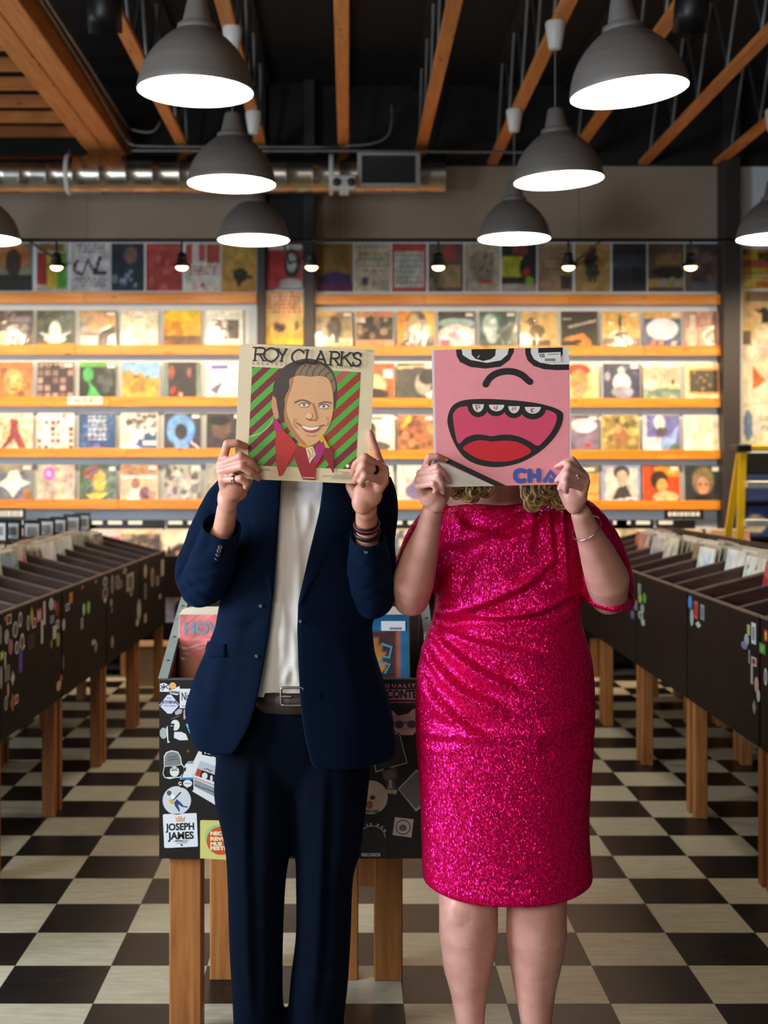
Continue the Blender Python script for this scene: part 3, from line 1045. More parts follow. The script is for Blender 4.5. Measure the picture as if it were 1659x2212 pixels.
R_ART = [
 [('sepia sleeve with a dark standing silhouette', 0xa9906e, [('s_', 31, [0x8a7458, 0xc4ab84], 18), ('r', 0, 0, 1, .28, 0xd8c4a0), ('e', .5, .55, .2, .32, 0x4a3c34), ('r', .42, .12, .62, .4, 0x423630), ('r', 0, .9, .5, 1, 0xe8b44a)]),
  ('orange sleeve with a black and white group photograph', 0xd08a64, [('r', 0, .22, 1, .84, 0x3c3632), ('s_', 32, [0xc8ab8c, 0x7a6a5a, 0x22201e, 0xb09474], 20, .05, .11, (.05, .3, .95, .8)), ('r', 0, .68, .25, .85, 0xd8c4b0), ('r', 0, 0, 1, .22, 0xe09a70)]),
  ('orange sleeve with a bearded face and pink scarf', 0xe08a28, [('r', .62, .35, 1, 1, 0xeeb02c), ('e', .52, .68, .28, .36, 0x4a3a2c), ('e', .44, .66, .16, .3, 0xb89a5c), ('p', [(.02, 0), (.2, .24), (.5, .18), (.75, .35), (1, .25), (1, 0)], 0x2e3a34), ('p', [(.24, .5), (.34, .5), (.52, .12), (.42, .04)], 0xd05a8a)]),
  ('dark sleeve with a white and pink dancer', 0x2e302e, [('e', .5, .68, .5, .14, 0x8ea4a0), ('e', .5, .3, .5, .34, 0xe8d8cc), ('s_', 33, [0xe06a7c, 0xf0b8b8, WHT, 0xc8b8a8], 14, .06, .14, (0, .02, 1, .5)), ('r', .08, .02, .3, .22, 0xe0586c)]),
  ('dark teal sleeve with a misty portrait', 0x39504a, [('s_', 34, [0x2a3a36, 0x4f6a62], 16), ('e', .3, .6, .2, .34, 0x9db4ae), ('e', .34, .3, .14, .18, 0xa9bcb4), ('s_', 35, [0xd0dcd8], 6, .03, .07, (.15, .35, .5, .85))]),
  ('tan sleeve with a brown horse and scribbles', 0xd6b06c, [('e', .45, .45, .22, .2, 0x6a4a30), ('r', .32, .0, .8, .22, 0x54402e), ('e', .3, .72, .1, .12, 0x6f5038), ('s_', 36, [0x8a6a44, 0xe4c484], 12, .02, .05)]),
  ('black sleeve with an orange hand and white script', 0x2a2622, [('p', [(.05, .2), (.15, .3), (.6, .4), (.82, .2), (.8, 0), (.5, .08), (.3, .2)], 0xd0862e), ('e', .45, .18, .12, .05, 0x241c16), ('p', [(.18, .6), (.95, .78), (.95, .72), (.18, .53)], 0xcfc4b0, .7), ('r', .05, .78, .28, .82, 0xcfc4b0)]),
  ('yellow sleeve with a statue against the sky', 0xe2b45c, [('r', 0, 0, 1, .28, 0x8a6248), ('r', .34, .26, .66, .44, 0x5c4232), ('e', .48, .7, .045, .22, 0x38291f), ('s_', 37, [0x7a5640, 0xb08a60], 14, .03, .08, (0, 0, 1, .25))]),
  ('navy and white sleeve with orange legs', 0x34446e, [('e', .5, .52, .42, .3, 0xf2f0f4), ('r', 0, .82, 1, 1, 0xd8a85a), ('p', [(.1, 0), (.25, .25), (.35, .25), (.25, 0)], 0xd8743c), ('p', [(.35, 0), (.42, .25), (.52, .25), (.5, 0)], 0xd8743c), ('p', [(.7, 0), (.75, .2), (.9, .2), (.85, 0)], 0xcabfb4)]),  # the white oval is glare painted into the print
  ('rose-brown sleeve with blurred bathers', 0xb88a74, [('s_', 38, [0x8a5f4e, 0xd8b09a, 0x9c7464], 20), ('e', .2, .3, .16, .3, 0xe8c4ac), ('e', .6, .3, .2, .3, 0xd8a98c), ('r', .15, .5, .3, .9, 0xf0d8cc)])],
 [('olive sleeve hidden behind the cream record sleeve', OLV, [('s_', 39, [TAN, BRN], 8)]),
  ('rust sleeve with a cream dress beside the cream record', 0xb8623c, [('e', .5, .4, .28, .3, 0xe6c690), ('e', .45, .15, .4, .18, 0x3a2c28), ('r', .7, .6, .95, .85, 0xe8e0dc)]),
  ('grey sleeve with a pale head in profile', 0x4a4846, [('p', [(0, .92), (1, .99), (1, .93), (0, .84)], 0xd0b890), ('e', .7, .45, .22, .3, 0xb0a89c), ('e', .8, .62, .22, .2, 0x2a2826), ('p', [(.9, 0), (.75, .15), (1, .3)], WHT)]),
  ('moss green sleeve behind the pink sleeve, nearer the man', 0x5c6a48, [('s_', 40, [CRM, OLV], 8)]),
  ('brick red sleeve hidden behind the pink sleeve', 0x8a4030, [('s_', 41, [CRM, BRN], 8)]),
  ('slate blue sleeve hidden behind the pink sleeve', 0x48587a, [('s_', 42, [CRM, GRY], 8)]),
  ('cream sleeve with a red-haired face', 0xe8b87c, [('e', .45, .82, .34, .16, 0xd83a28), ('e', .48, .5, .24, .34, 0xd98a50), ('e', .48, .22, .16, .2, 0xe0a070), ('r', .8, 0, 1, 1, 0xf0d09a)]),
  ('navy sleeve with a white seated figure', 0x34385a, [('s_', 43, [0x22243c, 0x54587c], 16), ('e', .5, .8, .1, .12, 0xc0c4cc), ('e', .5, .48, .24, .26, 0xd4d8dc), ('e', .52, .22, .3, .16, 0x9aa0b4), ('e', .12, .65, .08, .12, 0xa8acb8), ('r', .76, .86, .95, .98, WHT)]),
  ('sleeve with a peach sky over a green sea', 0xe6bc98, [('r', 0, 0, 1, .32, 0x6f8a74), ('e', .2, .42, .2, .16, 0xf4e0d0), ('s_', 44, [0x5c7a66, 0x88a08a, 0xd8d0c0], 12, .05, .12, (0, 0, 1, .3)), ('e', .8, .5, .04, .08, 0x4a3a34), ('r', 0, .9, 1, 1, 0xf6e8dc)]),
  ('cream sleeve with an orange-framed dark photograph', 0xf2cfa0, [('r', .1, .16, .92, .86, 0xe0923c), ('r', .12, .22, .9, .8, 0x3e3a30), ('s_', 45, [0x6a6040, 0x7a7a70, 0xa08030], 8, .03, .06, (.15, .25, .85, .75))])],
 [('grey-green sleeve hidden behind the cream record sleeve', 0x6f7a6a, [('s_', 46, [CRM, GRY], 8)]),
  ('white sleeve with a black ink figure', 0xefe6d4, [('e', .35, .62, .16, .2, 0x3a3834), ('e', .4, .4, .12, .2, 0x4a4844), ('e', .5, .14, .4, .14, 0x5a5850), ('r', .05, .86, .7, .95, 0x8a867c)]),
  ('orange-brown sleeve with a crowd and yellow flash', 0xa86a42, [('s_', 47, [0x7a4a34, 0xd89a6a, 0xc07a50, 0x543628], 26, .06, .12), ('p', [(.08, .7), (.3, .98), (.4, .95), (.15, .62)], 0xf0b824)]),
  ('plum sleeve behind the pink sleeve, nearer the man', 0x6a3c52, [('s_', 48, [PNK, BLK], 8)]),
  ('bottle green sleeve hidden behind the pink sleeve', 0x2c4a3a, [('s_', 49, [CRM, GRN], 8)]),
  ('sand sleeve hidden behind the pink sleeve', 0xc0a478, [('s_', 50, [CRM, BRN], 8)]),
  ('mauve sleeve with white mist and red lips', 0x847088, [('e', .62, .72, .34, .2, 0xe2dce4), ('e', .15, .6, .12, .3, 0xc8905c), ('e', .1, .12, .3, .14, 0x6a5c54), ('e', .72, .18, .09, .05, 0xc02c34), ('r', 0, .9, 1, 1, 0x6c5a68)]),
  ('golden green sleeve with a crouching figure', 0x9a8448, [('s_', 51, [0x7a6a3c, 0xbfa45c, 0x5c4e34, 0xd8bc74], 28, .05, .12), ('e', .5, .4, .2, .26, 0xa06c44), ('e', .45, .62, .1, .12, 0xd09a60)]),
  ('violet and white sleeve with a walker in jeans', 0x7070b0, [('r', 0, 0, .5, .4, 0xece4e4), ('e', .45, .8, .15, .2, 0xd4d0d4), ('e', .52, .55, .16, .12, 0x5a5054), ('p', [(.5, .4), (.7, .4), (.95, .7), (.9, .3), (.6, 0), (.45, .1)], 0x8aa4d4), ('r', .75, 0, 1, .2, 0x5c7048), ('r', 0, .4, .1, .98, 0xc8c8dc)]),
  ('two blank cream sleeves side by side', 0xf2dcc0, [('r', 0, 0, .42, 1, 0xf6e6ce)])],
 [('brown sleeve hidden behind the man', BRN, [('s_', 52, [TAN, BLK], 8)]),
  ('white sleeve with a dark frame beside the man\'s shoulder', 0xe8dcc8, [('r', 0, .7, .2, 1, 0x5a5a52), ('s_', 53, [0xb8a890, 0x8a7a68], 8)]),
  ('white sleeve with a violet kneeling figure', 0xece0d4, [('e', .6, .35, .26, .36, 0x6c6488), ('e', .5, .3, .3, .22, 0x7a7294), ('r', 0, 0, 1, .08, 0xe8a8b0), ('e', .3, .6, .1, .1, 0xe4b8a8)]),
  ('dull gold sleeve behind the woman\'s head', 0x9a7c3c, [('s_', 54, [CRM, BRN], 8)]),
  ('steel grey sleeve behind the woman\'s head', 0x6c7078, [('s_', 55, [CRM, BLK], 8)]),
  ('wine red sleeve behind the woman\'s head', 0x5c2428, [('s_', 56, [CRM, BLK], 8)]),
  ('tan landscape sleeve beside the woman\'s hand', 0xd8a04c, [('r', 0, .78, 1, 1, 0x6c6650), ('r', 0, .2, 1, .26, 0xa87c40), ('r', .55, .84, .9, .94, WHT)]),
  ('blue-bordered sleeve with a grey portrait', 0x9ca4d0, [('r', .06, .04, .94, .92, 0xd8d2c6), ('e', .5, .8, .22, .2, 0x46423e), ('e', .52, .66, .16, .2, 0xc6b8a4), ('p', [(.2, 0), (.4, .4), (.62, .45), (.85, 0)], 0x4c4642), ('p', [(.2, .06), (.9, .16), (.9, .1), (.3, 0)], 0xdce4e8)]),
  ('red-orange sleeve with a curly-haired woman', 0xc8481c, [('r', .3, .7, 1, 1, 0xe08a1c), ('e', .45, .6, .24, .26, 0x3a2418), ('e', .52, .46, .15, .18, 0xe0a858), ('e', .62, .14, .34, .16, 0xeebf86), ('r', .68, .78, .95, .9, 0xf0c060)]),
  ('dark sleeve with a blonde woman', 0x33383a, [('e', .5, .58, .3, .38, 0x8a7250), ('e', .5, .45, .16, .24, 0xd89a72), ('e', .42, .48, .04, .03, 0x4a3a34), ('e', .58, .48, .04, .03, 0x4a3a34), ('e', .5, .1, .24, .12, 0x201e20), ('r', .76, .84, .97, .93, WHT)])],
]
YB = YL + 0.028
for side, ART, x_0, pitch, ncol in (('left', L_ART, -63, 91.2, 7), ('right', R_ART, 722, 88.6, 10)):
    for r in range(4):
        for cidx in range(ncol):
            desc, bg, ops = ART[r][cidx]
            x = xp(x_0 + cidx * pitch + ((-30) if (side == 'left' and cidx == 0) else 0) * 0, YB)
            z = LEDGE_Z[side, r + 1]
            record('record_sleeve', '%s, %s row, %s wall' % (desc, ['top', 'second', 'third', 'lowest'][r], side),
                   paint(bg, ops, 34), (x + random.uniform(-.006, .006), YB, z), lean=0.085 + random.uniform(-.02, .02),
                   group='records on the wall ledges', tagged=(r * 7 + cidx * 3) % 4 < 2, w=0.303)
# ------------------------------------------------------------------ posters
def poster(label, x0, y0, x1, y1, bg, ops, Y=None, n=22):
    Y = Y or (YW - 0.006)
    a, b = at(x0, y1, Y), at(x1, y0, Y)
    w, h = b.x - a.x, b.z - a.z
    mb = MB().box(a.x, b.x, Y, Y + 0.003, a.z, b.z)
    o = mb.build('poster', M_TAG)
    M = plane_matrix(((a.x + b.x) / 2, Y - 0.0008, a.z), (1, 0, 0), (0, 0, 1))
    obj_from('poster_print', art_mesh('poster_print', paint(bg, ops, n, int(n * 1.3)), w - 0.004, h, M, M_POSTER), o)
    return tag(o, label, 'poster', 'posters above the ledges')


poster('olive poster with an orange tree at the far left', -12, 526, 70, 628, 0x7a7a5a, [('r', 0, 0, 1, .34, 0x2c2a20), ('e', .5, .72, .42, .3, 0xb06a3a), ('e', .5, .6, .22, .3, 0x3c2a22)])
poster('poster of red, yellow and green bottles', 78, 526, 146, 628, 0xb8a890, [('r', .03, .12, .32, .8, 0x9a2a22), ('r', .34, .06, .64, .82, 0xc0a420), ('r', .66, .06, .98, .82, 0x4a9a2a), ('r', .1, .84, .9, 1, 0x8a6a2a)])
poster('white poster with a black brushstroke emblem', 152, 526, 237, 628, 0xc8c4c4, [('lines', 1, 0x6a6668, .82, .96, 3, .2, .9), ('p', [(.05, .5), (.1, .62), (.22, .66), (.12, .45), (.3, .36), (.45, .72), (.62, .42), (.72, .75), (.82, .74), (.68, .4), (.95, .4), (.9, .34), (.6, .33), (.46, .6), (.3, .3), (.08, .4)], 0x1c1a1a), ('lines', 2, 0x7a7678, .1, .24, 3, .1, .95)])
poster('navy poster with a pale moon face', 240, 526, 311, 628, 0x232a3a, [('e', .6, .75, .2, .18, 0x7a5a4a), ('s_', 61, [0x3a4a66, 0x8a9aac], 8, .04, .1, (.1, .1, .9, .5))])
poster('red poster with worn patches', 315, 526, 394, 628, 0xa83a30, [('s_', 62, [0xb8483c, 0x94302a, 0xc0604c], 16, .06, .16), ('r', 0, .88, 1, 1, 0xb04a3e)])
poster('white poster with red figures along its top', 399, 526, 477, 628, 0xc8beb4, [('r', .02, .55, .22, .98, 0xb04030), ('r', .4, .62, .55, .98, 0xb8503a), ('r', .62, .58, .98, .98, 0xa8442e), ('lines', 4, 0xa8463a, .3, .5, 4), ('e', .5, .12, .05, .06, 0xa03a34)])
poster('ochre poster with a black insect', 478, 526, 554, 630, 0xb88a3a, [('e', .55, .34, .22, .14, 0x2c2418), ('p', [(.2, .46), (.5, .42), (.95, .3), (.8, .26), (.5, .36)], 0x3c2e1c), ('e', .5, .2, .06, .1, 0x2c2418)])
poster('red poster with a grey woman, between the two left posts', 577, 528, 653, 622, 0xb02c30, [('r', 0, .86, 1, 1, 0xcfc6c0), ('e', .7, .55, .22, .36, 0x201c1e), ('e', .7, .58, .14, .22, 0xb8b0ac), ('e', .68, .08, .36, .14, 0xaaa29e)], Y=10.895)
poster('orange and pink concert poster between the two left posts', 574, 628, 657, 745, 0xe8b060, [('g', 0xe8b030, 0xe8c89a), ('lines', 6, 0xd8683a, .55, .95, 7, .05, .95), ('s_', 63, [0x4a3a38, 0x2c2a2c], 5, .05, .1, (.05, .3, .95, .38)), ('r', 0, 0, 1, .14, 0xf2c84a)], Y=10.895)
poster('ochre poster with a violet shape', 683, 526, 763, 630, 0x8a6a2c, [('p', [(.05, .3), (.5, .42), (.9, .36), (.95, .18), (.05, .18)], 0x3a2c5c), ('r', 0, 0, 1, .2, 0x5a2450), ('e', .85, .55, .1, .08, 0xa04a2a)])
poster('cream poster with olive lines of lettering', 765, 526, 843, 630, 0xb8ac92, [('lines', 7, 0x8a7434, .42, .92, 5, .1, .9), ('e', .3, .22, .1, .1, 0x3a4a5c), ('lines', 8, 0x7a7264, .06, .2, 3, .5, .95)])
poster('white text poster with a red border', 846, 526, 921, 630, 0xa83c30, [('r', .06, .08, .92, .84, 0xb8b0a6), ('lines', 9, 0x8e867c, .12, .8, 14, .1, .88)])
poster('tan and black collage poster', 925, 526, 1001, 630, 0x5a4a38, [('r', .4, .1, .95, .55, 0x9a7c54), ('e', .62, .8, .2, .18, 0x9a4034), ('s_', 64, [0x2c2620, 0x7a6a50], 10, .05, .12, (0, 0, .4, 1))])
poster('cream poster with a sketched face', 1003, 526, 1079, 630, 0xa89880, [('e', .5, .55, .36, .32, 0x8a7a66), ('s_', 65, [0x5c4e40, 0x4a3e34], 9, .03, .06, (.2, .3, .8, .85)), ('e', .6, .22, .22, .05, 0xa8483a)])
poster('black poster with yellow and lime blocks', 1083, 526, 1159, 630, 0x26221e, [('r', 0, .3, .62, .72, 0xa8a828), ('r', 0, 0, 1, .16, 0x9a948c), ('e', .75, .5, .24, .24, 0x1c1a1a), ('e', .72, .4, .1, .1, 0xa02c2a), ('e', .8, .22, .12, .1, 0x8aa82a), ('r', .3, .78, .75, .95, 0x7c3a3a)])
poster('plain tan poster with a dark strip', 1161, 526, 1237, 630, 0x9a7c56, [('r', .66, .04, .98, .34, 0x4a3a2c), ('lines', 10, 0x7c6244, .4, .9, 10)])
poster('tan poster of a standing man in a hat', 1241, 526, 1319, 630, 0xb08a4e, [('e', .5, .86, .12, .1, 0x2c2018), ('e', .48, .62, .22, .2, 0x38241c), ('e', .5, .4, .2, .12, 0x34402c), ('r', .38, .18, .46, .34, 0x5a4a34), ('r', .54, .18, .62, .34, 0x5a4a34), ('e', .75, .6, .16, .08, 0x9c7434)])
poster('plain dark slate poster above the ledges', 1322, 526, 1397, 630, 0x24282c, [('r', 0, .5, 1, .76, 0x343a40), ('r', .55, .2, .9, .5, 0x1a1c20)])
poster('brown and yellow poster of a parked car', 1399, 526, 1478, 630, 0x5a4034, [('r', .2, .55, .95, .8, 0x7a5c34), ('r', 0, .1, 1, .26, 0xa88434), ('e', .6, .4, .5, .12, 0x2c201c), ('s_', 66, [0x9a9490], 5, .06, .1, (.3, .1, 1, .25))])
poster('dim brown collage poster next to the right post', 1479, 526, 1561, 630, 0x4a3a34, [('s_', 67, [0x6a4c40, 0x2c2624, 0x7a5c4a], 14, .06, .16), ('r', 0, 0, 1, .2, 0x5c5e5c)])
XR = 1604
poster('yellow and pink poster right of the dark post', XR, 538, 1690, 594, 0xc8a028, [('r', 0, .3, 1, .6, 0xc05a4a), ('s_', 68, [0x2c2418, 0x4a3a1c], 8, .06, .14, (0, .5, 1, 1))])
poster('narrow yellow and orange strip poster right of the dark post', XR, 596, 1690, 624, 0xd8b048, [('r', .35, .1, 1, .5, 0xc8702c), ('e', .12, .5, .1, .4, 0xf0e080)])
poster('tan poster with a dark bird right of the dark post', XR, 628, 1690, 746, 0xd8b47c, [('p', [(.3, .65), (.6, .7), (.7, .6), (.68, .42), (.5, .4), (.5, .55)], 0x2c2420), ('e', .5, .12, .26, .26, 0xf0dcb8), ('r', 0, .02, .2, .26, 0x6a5a44), ('r', .05, .82, .8, .98, 0x8a7458)])
poster('cream poster with an orange letter M right of the dark post', XR, 750, 1690, 872, 0xf0e0c0, [('p', [(.25, .25), (.25, .68), (.6, .42), (.95, .9), (.95, .2), (.72, .5), (.5, .36)], 0xd8783c)])
poster('cream poster with blue print right of the dark post', XR, 876, 1690, 962, 0xeadcc0, [('e', .14, .5, .12, .4, 0x6a84a8), ('lines', 11, 0x7a8290, .3, .8, 7, .45, .95)])

# ------------------------------------------------------------------ yellow step ladder at the right
M_YEL = mat('yellow_fibreglass', C(246, 196, 16), 0.45, var=0.05)
M_ALU = mat('ladder_aluminium', C(205, 200, 190), 0.45, metal=0.6)
Yl = 9.7
lad = empty('step_ladder', at(1650, 1400, Yl) * 1.0, 'yellow step ladder with pale treads standing at the right edge', 'ladder')
lad.location.z = 0
zt = at(0, 974, Yl).z
def rail_x(px0, px1):
    return xp(px0, Yl), xp(px1, Yl)
xt0, xb0 = xp(1605, Yl), xp(1577, Yl)
slope = (xb0 - xt0) / (at(0, 1170, Yl).z - zt)
for side in (0, 1):
    for fb in (0, 1):
        xt = xt0 + side * 0.40
        sgn = -1 if side else 1
        xb = xt + sgn * slope * (0 - zt) * 0.55
        yt, yb = Yl + 0.06 * fb, Yl + (-0.25 if fb == 0 else 0.50)
        mb = MB()
        M0 = Vector((xt, yt, zt)); M1 = Vector((xb, yb, 0.0))
        mb.tube([M0, M1], 0.042, 4, flatten=(1.0, 0.75), up=(1, 1, 0))
        mb.build('front_rail' if fb == 0 else 'rear_rail', M_YEL, lad)
ztop = MB().box(xt0 - 0.05, xt0 + 0.45, Yl - 0.05, Yl + 0.15, zt, zt + 0.045)
bevel(ztop.build('top_cap', M_YEL, lad), 0.01, 1)
bevel(MB().box(xt0 - 0.06, xt0 + 0.05, Yl - 0.056, Yl + 0.155, zt - 0.01, zt + 0.05).build('cap_end', M_BLACKM, lad), 0.01, 1)
for k, py in enumerate((1045, 1127, 1212, 1300)):
    z = at(0, py, Yl).z
    t = (zt - z) / zt
    xa = xt0 + slope * (-(zt - z)) * 0.55 + 0.02
    xb = xt0 + 0.40 - slope * (-(zt - z)) * 0.55 - 0.02
    bevel(MB().box(xa, xb, Yl - 0.25 * t - 0.05, Yl - 0.25 * t + 0.05, z - 0.03, z + 0.02).build('tread', M_ALU, lad), 0.005, 1)

# ------------------------------------------------------------------ tall rack of boxes behind the ladder
rk = empty('media_rack', (xp(1650, 10.5), 10.5, 0), 'dark wire rack holding blue boxed sets behind the yellow ladder', 'rack')
x0, x1 = xp(1603, 10.5), xp(1780, 10.5)
for z in (0.35, 0.78, 1.04, 1.32):
    MB().box(x0, x1, 10.48, 10.95, z, z + 0.02).build('rack_shelf', M_BLACKM, rk)
for x in (x0, x1):
    for y in (10.48, 10.93):
        MB().box(x - 0.01, x + 0.01, y, y + 0.02, 0, 1.72).build('rack_upright', M_BLACKM, rk)
MB().box(x0, x1, 10.95, 10.965, 0.3, 1.72).build('rack_back', M_BLACKM, rk)
bx_cols = [(0x24345c, [('lines', 3, 0xd8b48a, .3, .8, 4)]), (0x2c3f74, [('e', .3, .4, .3, .3, 0xcfc0a0)]), (0x3a2a24, [('s_', 5, [0xc86a3a, 0xe0c8a0], 8)]), (0x1c2a50, [('lines', 8, 0xa8b0c8, .2, .7, 5)])]
for k, (z, h) in enumerate(((1.34, 0.20), (1.06, 0.24), (0.80, 0.22), (0.37, 0.32))):
    for q in range(2):
        xa = x0 + 0.03 + q * 0.31
        bg, ops = bx_cols[(k + q) % 4]
        mb = MB().box(xa, xa + 0.29, 10.55, 10.85, z + 0.001, z + h)
        o = mb.build('boxed_set', mat('box_card_%d_%d' % (k, q), C(bg), 0.5))
        M = plane_matrix((xa + 0.145, 10.5485, z + 0.002), (1, 0, 0), (0, 0, 1))
        obj_from('box_print', art_mesh('box_print', paint(bg, ops, 18, 12), 0.286, h - 0.004, M, M_PRINT), o)
        tag(o, 'blue boxed set on the rack, %s tier, %s' % (['top', 'second', 'third', 'bottom'][k], ['next to the dark post', 'farther from the post'][q]), 'box', 'boxed sets on the rack')

# ------------------------------------------------------------------ bins along the back wall
M_BROWN = mat('dark_brown_paint', C(29, 17, 12), 0.55, var=0.22, scale=5, spec=0.14)
M_EDGE = mat('worn_panel_edge', C(112, 88, 72), 0.7, var=0.25, scale=14)
M_BROWN2 = wood('brown_stained_ply', C(46, 25, 17), C(68, 39, 27), 'X', 0.55, knots=False)
M_HEAD = mat('black_divider_plastic', C(22, 21, 22), 0.4)


def wall_bin(name, xa, xb, label):
    r = empty(name, ((xa + xb) / 2, 10.3, 0), label, 'record bin')
    y0, y1 = 10.12, YW - 0.02
    MB().box(xa, xb, y0, y0 + 0.02, 0.62, 0.93).build('front_panel', M_BROWN, r)
    MB().box(xa, xb, y0 - 0.002, y0 + 0.022, 0.93, 0.938).build('front_edge', M_EDGE, r)
    MB().box(xa, xb, y0 + 0.02, y1, 0.80, 0.815).build('bin_floor', M_BROWN2, r)
    MB().box(xa, xb, y1 - 0.02, y1, 0.45, 1.10).build('back_panel', M_BROWN2, r)
    MB().box(xa, xb, y0 + 0.12, y1, 0.36, 0.375).build('lower_shelf', M_BROWN2, r)
    MB().box(xa, xb, y0 + 0.10, y0 + 0.12, 0.30, 0.42).build('lower_lip', M_BROWN, r)
    n = int(round((xb - xa) / 0.345))
    for k in range(n + 1):
        x = xa + (xb - xa) * k / n
        pr = MB()
        M = plane_matrix((x - 0.006, y0 + 0.02, 0.0), (0, 1, 0), (0, 0, 1))
        pr.prism([(0, .815), (0, .92), (.45, 1.06), (y1 - y0 - 0.05, 1.09), (y1 - y0 - 0.05, .815)], M, 0.012)
        pr.build('divider', M_BROWN2, r)
    for x in (xa + 0.03, xb - 0.03, (xa + xb) / 2):
        for y in (y0 + 0.16, y1 - 0.08):
            MB().box(x - 0.03, x + 0.03, y - 0.03, y + 0.03, 0, 0.359).build('leg', M_PINE, r)
            MB().box(x - 0.02, x + 0.02, y - 0.02, y + 0.02, 0.376, 0.799).build('leg', M_PINE, r)
    return r


wall_bin('wall_bin', -3.0, -0.40, 'dark brown record bin against the back wall on the left')
wall_bin('wall_bin', -0.36, 0.62, 'dark brown record bin against the back wall between the two people')
wall_bin('wall_bin', 0.66, 3.10, 'dark brown record bin against the back wall on the right')

front_l = [(-2.83, CRM, [], 'cream'), (-2.485, 0xd8b0a0, [('r', .1, .1, .6, .8, 0xc8847a)], 'rose'), (-2.14, 0xcfc4b4, [('s_', 2, [GRY], 8)], 'stone'),
           (xp(216, 10.35), 0xd85a78, [('r', .4, 0, 1, .6, 0x5a68a0), ('r', 0, .85, 1, 1, 0xe8d8d0)], 'pink and blue'),
           (xp(303, 10.35), 0x5a4a44, [('s_', 3, [BRN, 0x8a7a6c, 0xc09a70], 14), ('r', 0, .9, 1, 1, 0xe0cfa8)], 'smoky brown'),
           (xp(393, 10.35), 0xf2e2c0, [('e', .5, .3, .36, .36, 0x3a2c26), ('s_', 4, [ORG, 0xd89a5c], 6, .05, .09, (.3, .1, .7, .4))], 'cream with a dark disc'),
           (-0.93, 0x8a8a80, [('s_', 5, [CRM], 5)], 'grey'), (-0.58, 0xb89a6a, [], 'tan')]
front_c = [(-0.19, 0x6a7a8a, [], 'steel blue'), (0.14, 0xc8b08a, [('s_', 7, [BRN], 6)], 'sand'), (0.46, 0x6a6a70, [('s_', 8, [CRM, BLK], 9)], 'slate')]
front_r = [(0.83, 0xd8c8b0, [], 'ivory'), (1.18, 0x7a4a3a, [('s_', 9, [CRM], 5)], 'chestnut'), (1.53, 0xe0c8a0, [], 'wheat'),
           (xp(1335, 10.35), 0xf4dcae, [('r', 0, 0, 1, .2, 0xe0c090)], 'glowing cream'), (2.26, 0xeed8b0, [('e', .5, .5, .2, .2, 0xd0a070)], 'butter'),
           (xp(1478, 10.35), 0xd8a878, [('r', 0, 0, .5, .5, 0x8a6a5a), ('e', .7, .4, .25, .3, 0xe0b8a0)], 'peach portrait'), (2.95, 0xb08a68, [], 'brown')]
for grp, lst, where in (('left', front_l, 'left'), ('mid', front_c, 'middle'), ('right', front_r, 'right')):
    for x, bg, ops, nm in lst:
        record('record_sleeve', '%s sleeve facing out of the %s wall bin' % (nm, where), paint(bg, ops, 16), (x, 10.34, 0.816), lean=0.16, group='front sleeves of the wall bins', w=0.305)
        for q in range(3):
            sh = random.choice([0xe8dcc4, 0xd8c8a8, 0xf0e8d8, 0x8a7a68, 0xc8b8a0])
            record('record_sleeve', 'sleeve stacked behind the %s one in the %s wall bin' % (nm, where), paint(sh, [], 3), (x + random.uniform(-.008, .008), 10.40 + q * 0.05, 0.816), lean=0.13, group='sleeves behind the %s one, %s wall bin' % (nm, where), w=0.305)
        # black divider header with a white name card
        if random.random() < 0.75:
            hd = empty('divider_card', (x, 10.56, 0.82), 'black divider behind the %s sleeve, %s wall bin' % (nm, where), 'divider', 'black divider cards')
            MB().box(x - 0.155, x + 0.155, 10.615, 10.618, 0.82, 1.185).build('divider_sheet', M_HEAD, hd)
            for s in ((-0.08,) if random.random() < 0.5 else (-0.085, 0.07)):
                MB().box(x + s - 0.055, x + s + 0.055, 10.610, 10.6145, 1.150, 1.178).build('name_card', M_TAG, hd)
lower = [(-1.75, 0xece6e0, [('e', .7, .5, .2, .22, BLK)], 'white'), (-1.38, 0xf0e4e0, [('r', .05, .9, .8, .97, 0xe08a90), ('e', .85, .4, .2, .3, BLK)], 'white sleeve with black circle'),
         (-1.02, 0xb8b0a0, [('s_', 11, [BLK, CRM], 12)], 'grey speckled'), (-0.66, 0xc8a878, [], 'tan'), (0.0, 0x7a7a78, [], 'grey'), (0.36, 0xa89880, [], 'drab'), (1.2, 0x5a4a44, [], 'brown'), (1.6, 0xcfc0a4, [], 'cream'), (2.1, 0x8a7a6a, [], 'umber')]
for x, bg, ops, nm in lower:
    record('record_sleeve', '%s sleeve on the low shelf under the wall bins, at %s' % (nm, 'left' if x < -.3 else 'right' if x > .8 else 'centre'), paint(bg, ops, 16), (x, 10.30, 0.3755), lean=0.22, group='sleeves on the low shelf', w=0.305)

